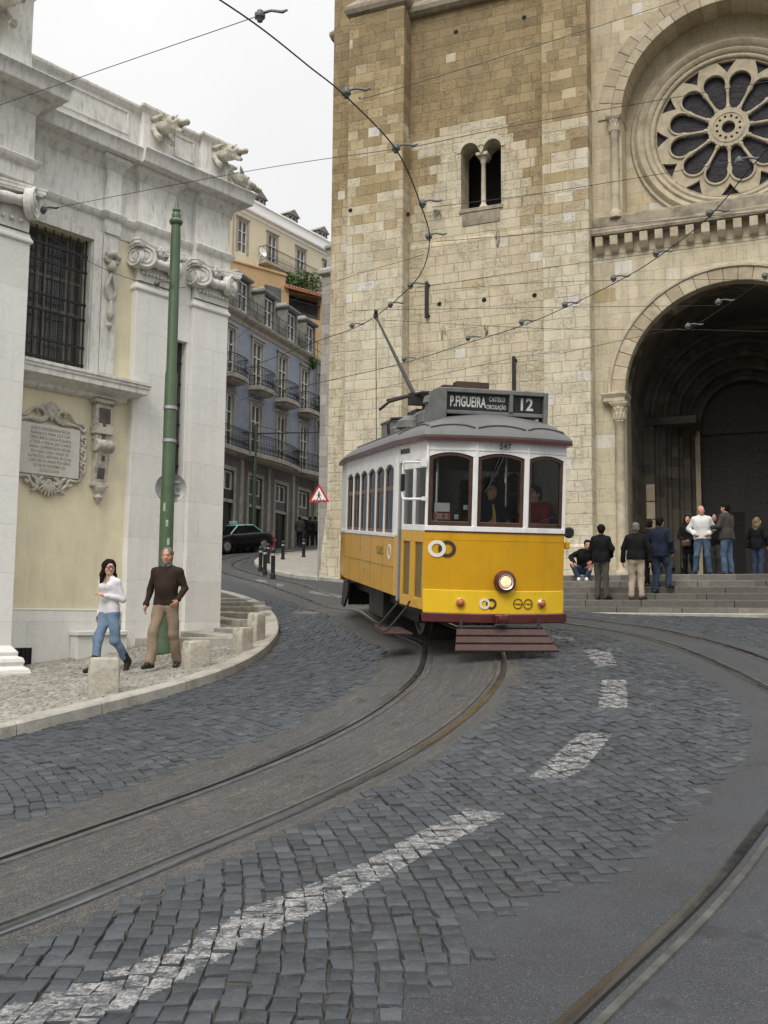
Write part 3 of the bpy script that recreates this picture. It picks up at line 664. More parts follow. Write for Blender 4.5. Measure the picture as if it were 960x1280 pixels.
# plaster wall with the window hole and the narrow slit
mb = MB()
win = [(-4.08, 4.25), (-2.90, 4.25), (-2.90, 6.50), (-4.08, 6.50)]; slit = [(-1.12, 2.30), (-.86, 2.30), (-.86, 5.18), (-1.12, 5.18)]
mb.panel([(-9, -2), (0, -2), (0, 7.2), (-9, 7.2)], [win, slit], 0, .35)
mb.box(-.002, 0, 0.004, DEEP, -2, 8.0)
lb_wall = mb.build('wall', M['plaster'], lb)
mb = MB()   # the flank wall round the corner in limestone
mb.box(-.3, -.02, .02, DEEP, -2, 9.0); mb.build('flank_wall', M['lime'], lb)
mb = MB(); mb.box(-9, -2.1, -.05, -.002, -2, .26); mb.ringstack(-9, -2.1, -.05, 0, [(0, .26), (.012, .27), (0, .285)], 0, 0)
mb.build('dado', M['lime'], lb, bevel=.008)
# pilasters
def pilaster(x0, x1, y, z0=-1.6):
    mb = MB(); mb.box(x0, x1, y, .02, z0, 6.0)
    mb.ringstack(x0, x1, y, .02, [(0, 5.84), (.035, 5.86), (.035, 5.90), (.015, 5.93), (.0, 5.97)], 1, 1)
    mb.ringstack(x0, x1, y, .02, [(.22, z0), (.22, -.66), (.20, -.60), (.13, -.56), (.15, -.50), (.13, -.44), (.07, -.42), (.08, -.36), (.04, -.31), (0, -.26)], 1, 1) if x0 < -3 else None
    return mb.build('pilaster', M['lime'], lb, bevel=.01)
pilaster(-2.07, -1.27, -.13); pilaster(-.81, .03, -.13)
pilaster(-8.0, -4.38, -.6)
mb = MB(); mb.box(-1.27, -.81, -.05, .11, 5.17, 6.8); mb.box(-1.27, -1.115, -.045, .11, -1.2, 5.17); mb.box(-.865, -.81, -.045, .11, -1.2, 5.17); mb.box(-1.115, -.865, -.045, .11, -1.2, 2.31)
mb.build('recess_panel', M['lime'], lb, bevel=.006)
mb = MB(); mb.box(-1.13, -.85, .12, .14, 2.28, 5.2); g = mb.build('slit_window', M['old_glass'], lb)
mb = MB()
for z in np.arange(2.5, 5.2, .38): mb.box(-1.12, -.86, .09, .12, z, z+.03)
for x in (-1.04, -.95): mb.box(x-.01, x+.01, .08, .10, 2.3, 5.18)
mb.build('grille', M['iron'], g)
# entablature: wall between and breaks over the pilasters
ENT = [(0, 6.68), (.012, 6.80), (.012, 6.92), (.05, 6.94), (.075, 7.0), (.085, 7.04), (.03, 7.06), (.0, 7.10), (0, 7.80), (.03, 7.83), (.05, 7.90), (.12, 7.96), (.13, 8.03), (.30, 8.06), (.31, 8.10), (.325, 8.24), (.36, 8.28), (.36, 8.30), (.05, 8.36), (.02, 8.42)]
mb = MB()
lstack(mb, -9, 0, -.02, .5, ENT)
lstack(mb, -2.07, -1.27, -.13, .3, [p for p in ENT if p[1] < 8.05], 1, 1)
lstack(mb, -2.72, -2.42, -.10, .3, [p for p in ENT if p[1] < 8.05], 1, 1)
lstack(mb, -.81, .03, -.13, 2.0, [(p, z) for p, z in ENT], 0, 1)
lstack(mb, -2.2, .02, -.11, .5, [(p, z) for p, z in ENT if z > 8.02], 0, 1)
lstack(mb, -.3, .02, .0, DEEP, ENT, 0, 1)
mb.build('entablature', M['lime_trim'], lb, smooth=40, bevel=.006)
mb = MB(); E2 = [(p*1.15, z+.12) for p, z in ENT]
lstack(mb, -9, -4.38, -.6, .4, E2, 1, 1); mb.build('entablature', M['lime_trim'], lb, smooth=40, bevel=.006)
# parapet with sunk panels and pedestals
mb = MB()
lstack(mb, -9, -.02, .06, .5, [(0, 8.36), (0, 8.52), (-.03, 8.55), (-.03, 9.16), (0, 9.18), (.05, 9.22), (.05, 9.27), (.02, 9.30)])
lstack(mb, -.5, -.02, .06, DEEP, [(0, 8.36), (0, 8.52), (-.03, 8.55), (-.03, 9.16), (0, 9.18), (.05, 9.22), (.05, 9.27), (.02, 9.30)], 0, 1)
for x0, x1 in ((-3.95, -2.2), (-1.2, -.72)):      # frames round the panels
    for a, b, c, d in ((x0, x1, 8.66, 8.70), (x0, x1, 9.06, 9.10), (x0, x0+.05, 8.70, 9.06), (x1-.05, x1, 8.70, 9.06)): mb.box(a, b, .065, .1, c, d)
for x0, x1 in ((-1.98, -1.32), (-.62, .06)):
    lstack(mb, x0, x1, -.02, .62, [(0, 8.34), (0, 8.56), (-.02, 8.60), (-.02, 9.18), (.0, 9.20), (.055, 9.25), (.055, 9.31), (.02, 9.35)], 1, 1)
lstack(mb, -6.2, -4.45, -.5, .5, [(.06, 8.5), (.06, 8.62), (.01, 8.72), (0, 9.0), (0, 9.8), (.03, 9.85), (.03, 9.9), (0, 10.05), (-.02, 10.4), (.05, 10.5)], 1, 1)
mb.build('parapet', M['lime_trim'], lb, smooth=40, bevel=.008)
# volute capitals
def spiral(mb, c, R0, yaw, turns=2.4, y=0, hand=1, r=.022):
    pts = []; rs = []
    for i in range(40):
        t = i/39; a = math.pi/2+hand*t*turns*2*math.pi; rr = R0*(1-t)**.9+.015
        u, v = rr*math.cos(a), rr*math.sin(a)
        pts.append((c[0]+u*math.cos(yaw), c[1]+u*math.sin(yaw)-y, c[2]+v)); rs.append(r*(1-.45*t))
    mb.tube(pts, rs, 6)
def volute(mb, x, y, z, yaw, hand, Rv=.2):
    M_ = Matrix.Translation((x, y, z)) @ Matrix.Rotation(yaw, 4, 'Z') @ Matrix.Rotation(math.pi/2, 4, 'X')
    mb.lathe([(0, -.02), (Rv*.8, -.02), (Rv*.96, -.005), (Rv*.96, .10), (Rv*.6, .13), (0, .13)], n=24, M=M_.copy() @ Matrix.Rotation(math.pi, 4, 'X'))
    d = Vector((math.sin(yaw), -math.cos(yaw), 0))*.025
    spiral(mb, (x+d.x, y+d.y, z), Rv*.92, yaw, hand=hand)
    mb.lathe([(0, -.05), (.03, -.045), (.035, -.02), (0, -.0)], n=10, M=M_ @ Matrix.Rotation(math.pi, 4, 'X') @ Matrix.Translation((0, 0, -.0)))
def capital(x0, x1, y, R_=.2, z=6.40, bay=False):
    mb = MB(); xm = (x0+x1)/2; w = x1-x0
    mb.box(x0+.02, x1-.02, y-.02, .02, 6.02, 6.68)
    # festoon bolster between the volutes, sagging
    P = [(x0+.1+(w-.2)*t, y-.09-.02*math.sin(math.pi*t), z+.03-.07*math.sin(math.pi*t)) for t in np.linspace(0, 1, 14)]
    mb.tube(P, [.085+.012*math.sin(9*math.pi*t) for t in np.linspace(0, 1, 14)], 10)
    for t in np.linspace(.12, .88, 9): mb.lathe([(0, -.03), (.025, -.02), (.03, 0), (.025, .02), (0, .03)], c=(x0+w*t, y-.05, 6.16), n=8)
    volute(mb, x0+.06, y-.13, z, R(-28), -1, R_); volute(mb, x1-(.02 if bay else .06), y-.13, z, R(44 if bay else 28), 1, R_)
    if not bay: volute(mb, x1+.06, y-.02, z, R(75), -1, R_*.9); volute(mb, x0-.06, y-.02, z, R(-75), 1, R_*.9)
    # curved abacus and flower
    top = [(x0-.12, y-.22), (xm-.2, y-.10), (xm+.2, y-.10), (x1+.12, y-.22), (x1+.17, y-.14), (x1+.1, .0), (x0-.1, .0), (x0-.17, y-.14)]
    mb.prism(top, 6.60, 6.66, 'z'); mb.prism([(xm+(a-xm)*.96, b+.012) for a, b in top], 6.57, 6.60, 'z'); mb.prism([(xm+(a-xm)*1.02, b-.008) for a, b in top], 6.66, 6.695, 'z')
    for k in range(6):
        a = k*math.pi/3; mb.lathe([(0, -.02), (.04, -.01), (.045, .015), (0, .03)], c=(0, 0, 0), n=8, M=Matrix.Translation((xm+.06*math.cos(a), y-.15, 6.60+.06*math.sin(a))) @ Matrix.Rotation(math.pi/2, 4, 'X'))
    mb.lathe([(0, -.02), (.03, -.01), (.035, .02), (0, .04)], n=8, M=Matrix.Translation((xm, y-.19, 6.60)) @ Matrix.Rotation(math.pi/2, 4, 'X'))
    return mb.build('capital', M['lime_trim'], lb, smooth=40)
capital(-2.07, -1.27, -.13); capital(-.81, .03, -.13); capital(-5.9, -4.40, -.6, .25, 6.44, True)
mb = MB()   # bracket scroll hanging under the corner capital, and the flank consoles
for z, s in ((6.1, .16), (5.2, .16), (5.0, .11)):
    if z == 5.2: mb.box(-.02, .10, .22, .42, 5.9, 6.3); mb.build('flank_console', M['lime_trim'], lb, smooth=40); mb = MB()
    mb.lathe([(0, -.05), (s*.8, -.05), (s, -.03), (s, .1), (s*.8, .12), (0, .12)], c=(.06, .28, z), n=18, axis='y')
    spiral(mb, (.06, .20, z), s*.9, 0, 1.8)
mb.box(-.02, .12, .22, .42, 4.9, 5.4)
mb.build('flank_console', M['lime_trim'], lb, smooth=40)
# big grated window
wn_ = MB(); wn_.box(-4.08, -2.90, .30, .32, 4.25, 6.5); pane = wn_.build('window', M['old_glass'], lb)
fr = MB()
for x in (-4.06, -3.74, -3.62, -3.22, -3.10, -2.93): fr.box(x-.012, x+.03, .25, .30, 4.25, 6.5)
for z in (4.27, 5.2, 5.75, 6.46): fr.box(-4.08, -2.9, .252, .298, z-.02, z+.03)
fr.build('frame', plain('old_frame', (.30, .27, .21), .7), pane)
ms = MB()
for x in np.arange(-4.06, -2.9, .045): ms.box(x, x+.006, .215, .220, 4.26, 6.49)
for z in np.arange(4.28, 6.5, .045): ms.box(-4.08, -2.9, .221, .226, z, z+.006)
ms.build('wire_mesh', plain('mesh_grey', (.16, .16, .15), .6), pane)
gr = MB()
for x in np.linspace(-4.03, -2.95, 8): gr.tube([(x, .10, 4.25), (x, .10, 6.5)], .013, 6)
for z in (4.32, 4.62, 5.10, 5.36, 5.92, 6.2): gr.box(-4.08, -2.9, .085, .115, z, z+.035)
gr.build('grille', M['iron'], pane)
fm = MB()    # moulded stone surround
for w_, y_ in ((.10, -.03), (.17, -.055)):
    fm.box(-2.90+.0, -2.90+w_, y_, .0-.001*w_, 4.2, 6.5+w_); fm.box(-4.3, -2.9, y_+.001, 0-.001*w_, 6.5, 6.5+w_)
fm.box(-2.92, -2.897, -.02, .24, 4.25, 6.5); fm.box(-2.72, -2.42, -.07, .0, 4.17, 6.7); fm.box(-2.69, -2.45, -.085, -.06, 4.25, 5.3)
fm.build('surround', M['lime_trim'], pane, bevel=.008)
dr = MB()    # carved drop with a bell
dr.lathe([(0, 5.15), (.05, 5.2), (.075, 5.3), (.06, 5.34), (.05, 5.45), (.03, 5.5), (0, 5.52)], c=(-2.57, -.10, 0), n=12)
for s in (-1, 1):
    dr.tube([(-2.57+s*.02, -.1, 5.5), (-2.57+s*.09, -.11, 5.62), (-2.57+s*.1, -.11, 5.75), (-2.57+s*.04, -.12, 5.9), (-2.57, -.11, 6.0)], [.02, .03, .035, .03, .02], 6)
    dr.lathe([(0, -.03), (.06, -.03), (.065, .05), (0, .06)], c=(-2.57+s*.09, -.12, 6.22), n=12, axis='y')
dr.tube([(-2.70, -.13, 6.28), (-2.57, -.16, 6.33), (-2.44, -.13, 6.28)], .06, 8)
dr.lathe([(0, 6.0), (.06, 6.03), (.085, 6.1), (.07, 6.2), (.02, 6.24)], c=(-2.57, -.10, 0), n=10)
dr.lathe([(0, 4.98), (.03, 5.02), (.06, 5.08), (.02, 5.14)], c=(-2.57, -.09, 0), n=8)
dr.build('carved_drop', M['carved'], pane, smooth=50)
# ledge and console under it
mb = MB(); lstack(mb, -5, -2.28, -.02, .02, [(.04, 3.78), (.10, 3.82), (.10, 3.86), (.20, 3.92), (.36, 3.95), (.36, 4.03), (.38, 4.05), (.38, 4.09), (.40, 4.10), (.40, 4.15), (0, 4.19)], 0, 1)
mb.build('window_ledge', M['lime_trim'], lb, smooth=35, bevel=.004)
mb = MB(); X = -2.62
lstack(mb, X-.17, X+.17, -.14, .02, [(.05, 3.72), (.05, 3.78), (0, 3.76), (0, 3.68)], 1, 1); mb.box(X-.17, X+.17, -.14, .02, 3.32, 3.70)
mb.box(X-.19, X+.19, -.17, .02, 3.20, 3.32); mb.box(X-.15, X+.15, -.13, .02, 3.10, 3.20)
mb.lathe([(0, -.17), (.10, -.17), (.115, -.14), (.10, -.05), (.115, 0), (.10, .05), (.115, .14), (.10, .17), (0, .17)], c=(X, -.13, 3.0), n=16, axis='x')
mb.prism([(.0, 2.95), (-.17, 2.98), (-.13, 2.75), (-.08, 2.5), (-.06, 2.38), (0, 2.38)], X-.13, X+.13, 'x')
mb.box(X-.16, X+.16, -.10, .01, 2.32, 2.38)
mb.lathe([(0, 2.02), (.03, 2.06), (.08, 2.14), (.06, 2.2), (.11, 2.26), (.12, 2.32)], c=(X, -.04, 0), n=10)
mb.build('console', M['carved'], lb, smooth=40, bevel=.006)
mb = MB()
mb.box(X-.11, X+.11, -.143, -.139, 3.38, 3.64)
for s in (-1, 1): mb.box(X+s*.07-.04, X+s*.07+.04, -.147, -.142, 3.4, 3.62)
mb.box(X-.03,X+.03,-.145,-.07,2.75,3.4)
mb.prism([(-.128, 2.80), (-.14, 2.84), (-.085, 2.5), (-.075, 2.45)], X-.07, X+.07, 'x'); mb.build('console_inlay', plain('dark_marble', (.10, .085, .075), .5, var=.4), lb)
# foot of the wall: bench slab, vent
mb = MB(); mb.box(-3.05, -2.1, -.26, -.06, -1.2, -.14); mb.box(-3.08, -2.1, -.30, -.06, -.14, -.06); mb.build('bench_block', M['lime'], lb, bevel=.012)
mb = MB(); mb.box(-4.22, -3.72, -.055, -.05, -.58, -.32); v = mb.build('basement_vent', M['dark_void'], lb)
mb = MB()
for x in np.linspace(-4.2, -3.74, 7): mb.box(x-.008, x+.008, -.075, -.056, -.58, -.32)
mb.build('grille', M['iron'], v)
# gargoyles : long-snouted beast spouts leaning out of the parapet
def gargoyle_mesh():
    s = SDF((-.2, -1.0, -.28), (.2, .15, .30), .013)
    s.cone((0, .1, -.02), (0, -.35, .02), .12, .10, .04); s.cone((0, -.35, .02), (0, -.62, .06), .09, .075, .04)
    s.ell((0, -.42, .09), (.12, .14, .10), .03); s.cone((-.04, -.6, .10), (-.035, -.86, .12), .05, .03, .03); s.cone((.04, -.6, .10), (.035, -.86, .12), .05, .03, .03)
    s.cone((0, -.58, .0), (0, -.80, -.03), .055, .03, .02); s.ell((0, -.88, .13), (.05, .05, .04), .02)
    for q in (-1, 1):
        s.cone((q*.08, -.38, .14), (q*.15, -.25, .19), .035, .02, .02); s.ell((q*.075, -.52, .14), (.03, .035, .03), .01)
        s.cone((q*.1, .05, -.05), (q*.13, -.22, -.16), .06, .04, .03); s.cone((q*.13, -.22, -.16), (q*.12, -.34, -.20), .045, .05, .02)
        s.cone((q*.12, .1, .05), (q*.10, -.2, .14), .05, .03, .03)
    for k in range(7): s.cone((0, .08-k*.09, .11+.006*k), (0, .05-k*.09, .16+.008*k), .02, .012, .015)
    s.ripple(.004, 75, 3); return s
gg = gargoyle_mesh().obj('gargoyle', M['carved'], lb); gg.location = (-1.62, -.03, 9.02); gg.rotation_euler = (R(22), 0, 0); gg.scale = (1.15, .9, 1.15)
for loc, rz, sc in (((-.20, -.03, 9.02), 0, .85), ((.10, .25, 8.86), R(75), .95), ((.34, 2.4, 7.4), R(80), .7), ((-5.1, -.5, 9.55), 0, 1.15)):
    c = gg.copy(); COL.objects.link(c); c.parent = lb; c.location = loc; c.rotation_euler = (R(22), 0, rz); c.scale = (sc*1.3, sc, sc*1.3)
mb = MB()   # dark brown soffit of the flank cornice
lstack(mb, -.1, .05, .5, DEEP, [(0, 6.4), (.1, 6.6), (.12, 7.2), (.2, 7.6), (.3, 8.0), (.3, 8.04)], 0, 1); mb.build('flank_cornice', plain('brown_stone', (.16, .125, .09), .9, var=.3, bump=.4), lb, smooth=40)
mb = MB(); mb.box(-9, -.3, .3, DEEP, 8.3, 8.5); mb.build('roof', M['grey_stone'], lb)
mb = MB(); mb.box(.02, .42, 3.2, 3.7, 8.2, 9.5); mb.build('chimney_block', plain('yellow_block', (.5, .43, .25), .9), lb)

# marble plaque in its rocaille frame (a thing of its own on the wall)
px0, px1, pz0, pz1 = -4.10, -3.02, 2.40, 3.21; pm = (px0+px1)/2
o_ = LF.w(pm, -.005, pz0)
pq = thing('wall_plaque', 'inscribed marble plaque in a scrolled stone frame on the cream wall', 'plaque', tuple(o_), LF.a)
W = (px1-px0)/2; H = pz1-pz0
mb = MB(); mb.box(-W, W, -.06, -.0, 0, H); mb.build('slab', M['marble'], pq, bevel=.008)
LINES = ['JOZE E DOUTOR INFANTES DA', 'RAINHA E D. MARIA CLI E CON', 'CEDEO INDULGENCIA PLENARIA', 'A TODA A PESSOA QUE CONFES', 'SADA E COMMUNGADA VISITAR', 'ESTA REAL CAZA E IGREJA DO', 'GLORIOZO S. ANTONIO EM QUAL', 'QUER DIA DO ANNO POR BREVE', 'DE VIII DE NOVEMBRO DE', 'CIƆIƆCCLXXXII']
for i, s in enumerate(LINES):
    text_mesh('engraved_line', s.replace('Ɔ', 'C'), .072, M['letter_dark'], pq, facing(0, -.0612, H-.075-i*.0735), .0008, sx=.68 if len(s) > 24 else .66, spacing=1.02)
mb = MB()
def scroll(mb, pts, r, curl=None, y=-.05):
    P = catmull([(a, y, b) for a, b in pts], 6); n = len(P); mb.tube(P, [r*(.45+.55*math.sin(math.pi*min(1, .12+.88*i/(n-1)))) for i in range(n)], 7, sq=1.1)
def curlp(cx, cz, R0, a0, turns, n=14): return [(cx+R0*(1-.75*i/n)*math.cos(a0+turns*2*math.pi*i/n), cz+R0*(1-.75*i/n)*math.sin(a0+turns*2*math.pi*i/n)) for i in range(n+1)]
for s in (-1, 1):
    m = lambda L: [(s*a, b) for a, b in L]
    scroll(mb, m([(W+.06, H-.02), (W-.04, H+.05), (W-.2, H+.07)]+curlp(W-.33, H+.19, .12, -math.pi/2, -.9)), .034)
    scroll(mb, m([(W-.18, H+.06), (W-.36, H+.05), (.16, H+.06), (.06, H+.16)]+curlp(.10, H+.25, .07, 0, .7)), .034)
    scroll(mb, m([(W-.42, H+.26), (W-.22, H+.24), (W-.10, H+.12), (W+.04, H+.10)]+curlp(W+.05, H+.03, .06, math.pi/2, -.8)), .03)
    for z0 in (.06, .28, .5): 
        scroll(mb, m([(W+.02, z0), (W+.10, z0+.06), (W+.11, z0+.14)]+curlp(W+.07, z0+.17, .05, 0, .9)), .028)
        scroll(mb, m([(W+.03, z0+.12), (W+.07, z0+.05), (W+.12, z0+.02)]), .024)
    scroll(mb, m([(W+.05, .06), (W+.0, -.04), (W-.14, -.04)]+curlp(W-.16, -.10, .055, math.pi/2, .9)), .03)
    scroll(mb, m([(W-.24, -.02), (W-.32, -.08), (W-.34, -.2), (W-.24, -.27)]), .034)
    scroll(mb, m([(.22, -.22), (.2, -.1), (.12, -.04)]+curlp(.12, -.1, .055, math.pi/2, -.9)), .03)
    scroll(mb, m([(.34, -.10), (.24, -.2), (.1, -.26)]), .03)
for k in range(7):
    a = R(30+20*k); scroll(mb, [(.0, H+.08), (.07*math.cos(a), H+.18+.1*math.sin(a)), (.13*math.cos(a), H+.22+.17*math.sin(a))], .028, y=-.06)
    a = R(210+20*k); scroll(mb, [(.0, -.06), (.09*math.cos(a), -.12+.08*math.sin(a)), (.2*math.cos(a), -.13+.2*math.sin(a))], .028, y=-.06)
mb.box(-W-.03, W+.03, -.035, -.001, -.03, 0); mb.box(-W-.03, W+.03, -.035, -.001, H, H+.03); mb.box(-W-.06, -W, -.035, -.001, -.03, H+.03); mb.box(W, W+.06, -.035, -.001, -.03, H+.03)
mb.build('carved_frame', M['carved'], pq, smooth=60)
# ------------------------------------------------------------------ the Romanesque cathedral
ch = CF.thing('cathedral', 'weathered ochre stone cathedral with rose window, square tower and deep arched porch', 'cathedral')
TOPZ = 27
U0, ZR = 4.13, 14.05          # axis of the front, height of the rose
def archpts(cx, cz, r, n=28): return arc((cx, cz), r, math.pi, 0, n)
# tower : wall with the paired window, thicker below the offset at 11.3
lw = .60
def twin(x0): return [(x0, 12.35)]+[(x0+lw/2+lw/2*math.cos(a), 14.33+lw/2*math.sin(a)) for a in np.linspace(math.pi, 0, 11)]+[(x0+lw, 12.35)]
hole = [(-4.36, 12.35)]+[(-4.36+.3+.3*math.cos(a), 14.33+.3*math.sin(a)) for a in np.linspace(math.pi, .35, 10)]+[(-3.66, 14.22)]+[(-2.96-.3+.3*math.cos(a), 14.33+.3*math.sin(a)) for a in np.linspace(math.pi-.35, 0, 10)]+[(-2.96, 12.35)]
mb = MB(); mb.panel([(-9.2, -2), (-.2, -2), (-.2, TOPZ), (-9.2, TOPZ)], [hole], .65, 1.5)
mb.box(-9.25, -.1, 2.6, 9, -2, TOPZ)
mb.build('tower_wall', M['tower'], ch)
mb = MB(); mb.ringstack(-6.2, -1.45, .57, .7, [(0, -2), (0, 11.22), (-.02, 11.30), (-.078, 11.36)], 0, 0); mb.build('tower_base', M['tower'], ch, bevel=.02)
mb = MB(); mb.box(-4.9, -2.4, 2.2, 2.3, 12, 15); w_ = mb.build('twin_window', M['dark_void'], ch)
mb = MB(); X = -3.66     # its little column, sill and arch hoods
mb.lathe([(0, 12.36), (.15, 12.36), (.15, 12.46), (.12, 12.52), (.085, 12.55), (.075, 13.95), (.10, 13.98), (.09, 14.02), (.17, 14.22), (.0, 14.22)], c=(X, .95, 0), n=16)
mb.box(X-.2, X+.2, .72, 1.2, 14.20, 14.30); mb.box(X-.17, X+.17, .76, 1.12, 12.30, 12.38)
mb.build('column', M['pale_stone'], w_, smooth=40, bevel=.004)
mb = MB()
for cx in (-4.06, -3.26): mb.ring((cx, 14.33), .30, .44, (0 if cx > -3.6 else .42), (math.pi if cx < -3.6 else math.pi-.42), .62, .9, 14)
mb.build('arch_hood', M['pale_stone'], w_, smooth=40, bevel=.01)
mb = MB(); mb.box(-4.42, -2.9, .60, .66, 12.2, 12.34); mb.box(-4.3, -3.0, .625, .66, 11.75, 12.2); mb.build('sill', M['stained'], w_, bevel=.015)
# buttresses with weathered caps
def buttress(name, x0, x1, y0, y1, z1, cap=True, mat='buttress'):
    mb = MB(); mb.box(x0, x1, y0, y1, -2, z1); o = mb.build(name, M[mat], ch, bevel=.025)
    if cap:
        mb = MB(); mb.ringstack(x0, x1, y0, y1, [(0, z1), (.10, z1+.06), (.16, z1+.20), (.16, z1+.32), (-.2, z1+.75)], 1, 1); mb.build('buttress_cap', M['stained'], o, bevel=.02)
    return o
buttress('buttress', -8.28, -6.20, 0, .9, 19.75)
buttress('buttress', -1.42, .05, 0, .9, 22.5)
buttress('buttress', -9.32, -8.26, .95, 2.2, 19.6)
mb = MB(); mb.ringstack(-8.28, -6.2, 0, .5, [(.10, -2), (.10, 1.35), (.0, 1.55)], 1, 1); mb.build('plinth', M['buttress'], ch, bevel=.02)
mb = MB(); mb.ringstack(-1.42, .05, 0, .5, [(.06, -2), (.06, .9), (.0, 1.0)], 1, 1); mb.build('plinth', M['buttress'], ch, bevel=.02)
mb = MB(); mb.ringstack(-9.32, -8.2, .95, 1.5, [(.22, -2), (.16, .9), (.03, 2.4), (0, 2.5)], 1, 0); 
mb.build('plinth', M['buttress'], ch, bevel=.02)
mb = MB(); mb.ringstack(-6.2, -1.42, .50, .66, [(0, 19.55), (.12, 19.65), (.16, 19.8), (.10, 19.95), (0, 20.07)], 0, 0); mb.build('string_course', M['stained'], ch, bevel=.015)
# grey side buttress with its pinnacle, north of the tower
mb = MB(); mb.box(-11.25, -9.3, 4, 5.6, -2, 12.0); mb.ringstack(-11.25, -9.3, 4, 5.6, [(0, 12.0), (.14, 12.1), (.14, 12.25), (.02, 12.35)], 1, 1)
mb.ringstack(-11.1, -9.9, 4.1, 5.3, [(0, 12.3), (0, 13.1), (.08, 13.15), (.08, 13.25), (-.1, 13.4), (-.52, 14.3)], 1, 1); mb.build('side_buttress', M['grey_stone'], ch, bevel=.02)
mb = MB(); mb.prism([(-11.2, 0), (-9.3, 0), (-9.3, 13.2), (-11.2, 14.3)], 7.0, 40, 'y'); mb.build('nave_wall', M['grey_stone'], ch)
# iron anchors on the tower
# west front between the towers
R1, S1 = 3.17, 5.65           # porch arch
R2, S2 = 3.15, 14.55          # upper arch
porch = [(U0-R1, -1.5)]+[(U0+R1*math.cos(a), S1+R1*math.sin(a)) for a in np.linspace(math.pi, 0, 33)]+[(U0+R1, -1.5)]
upper = [(U0-R2, 11.2)]+[(U0+R2*math.cos(a), S2+R2*math.sin(a)) for a in np.linspace(math.pi, 0, 33)]+[(U0+R2, 11.2)]
mb = MB(); mb.panel([(0, -2), (2*U0, -2), (2*U0, TOPZ-4), (0, TOPZ-4)], [porch, upper], .65, 1.75)
mb.build('front_wall', M['facade'], ch)
mb = MB(); rose_h = [(U0+2.2*math.cos(a), ZR+2.2*math.sin(a)) for a in np.linspace(0, 2*math.pi, 49)[:-1]]
mb.panel([(U0-3.6, 10.9), (U0+3.6, 10.9), (U0+3.6, 18.4), (U0-3.6, 18.4)], [rose_h], 1.55, 1.9); mb.build('recess_wall', M['facade'], ch)
mb = MB(); mb.box(U0+R2+.0, 2*U0, .75, 9, -2, TOPZ-4); mb.box(2*U0, 2*U0+1.45, 0, .9, -2, 22.5); mb.box(2*U0+1.4, 2*U0+9, .65, 9, -2, TOPZ); mb.box(2*U0+6.2, 2*U0+8.28, 0, .9, -2, 18.8)
mb.build('south_tower', M['tower'], ch)
def voussoirs(name, c, r0, r1, y0, y1, n, a0=0, a1=math.pi, gap=.006, jit=0):
    mb = MB()
    for i in range(n):
        a, b = a0+(a1-a0)*i/n+gap/r1, a0+(a1-a0)*(i+1)/n-gap/r1; mb.cur = random.choice((0, 0, 1, 2)); j = random.uniform(-jit, jit)
        mb.ring(c, r0, r1, a, b, y0+j, y1, 3)
    return mb.build(name, [M['vous0'], M['vous1'], M['vous2']], ch, bevel=.012)
voussoirs('porch_arch', (U0, S1), R1-.02, R1+.40, .55, .95, 25, jit=.008)
mb = MB(); mb.ring((U0, S1), R1+.40, R1+.52, 0, math.pi, .50, .7, 40); mb.build('porch_arch_hood', M['trim_stone'], ch, smooth=40, bevel=.02)
voussoirs('upper_arch', (U0, S2), R2-.02, R2+.30, .58, 1.5, 23, jit=.006)
voussoirs('upper_arch', (U0, S2), R2+.31, R2+.72, .60, .9, 21, jit=.006)
def col(x, y, z0, z1, r, cap=.55, mat='trim_stone', par=None):
    mb = MB()
    mb.lathe([(0, z0), (r*1.5, z0), (r*1.5, z0+.10), (r*1.4, z0+.18), (r*1.1, z0+.24), (r, z0+.3), (r, z1-cap-.06), (r*1.15, z1-cap-.03), (r*1.02, z1-cap), (r*1.05, z1-cap*.7), (r*1.5, z1-.14), (r*1.3, z1-.13), (0, z1-.13)], c=(x, y, 0), n=18)
    for k in range(10):
        a = 2*math.pi*k/10
        for h, q in ((.72, 1.1), (.42, 1.28)):
            aa = a+(.31 if h < .5 else 0); mb.tube([(x+r*1.0*math.cos(aa), y+r*1.0*math.sin(aa), z1-cap*h-.12), (x+r*q*1.06*math.cos(aa), y+r*q*1.06*math.sin(aa), z1-cap*h+.05), (x+r*q*1.25*math.cos(aa), y+r*q*1.25*math.sin(aa), z1-cap*h+.06)], [.045, .05, .03], 5)
    mb.ringstack(x-r*1.3, x+r*1.3, y-r*1.3, y+r*1.3, [(0, z1-.14), (.03, z1-.10), (.08, z1-.03), (.08, z1)], 1, 1, 1)
    return mb.build('column', M[mat], par or ch, smooth=40)
for s in (-1, 1):
    mb = MB(); x = U0+s*(R1+.02); mb.ringstack(min(x, x+s*.55), max(x, x+s*.55), .42, 1.2, [(0, S1-.32), (.05, S1-.26), (.05, S1-.16), (.12, S1-.05), (.12, S1)], 1, 1)
    mb.build('impost', M['trim_stone'], ch, bevel=.01)
for s in (-1, 1):
    col(U0+s*(R1+.16), .58, .0, S1-.30, .15); col(U0+s*(R2+.20), .56, 11.25, S2, .13, .5)
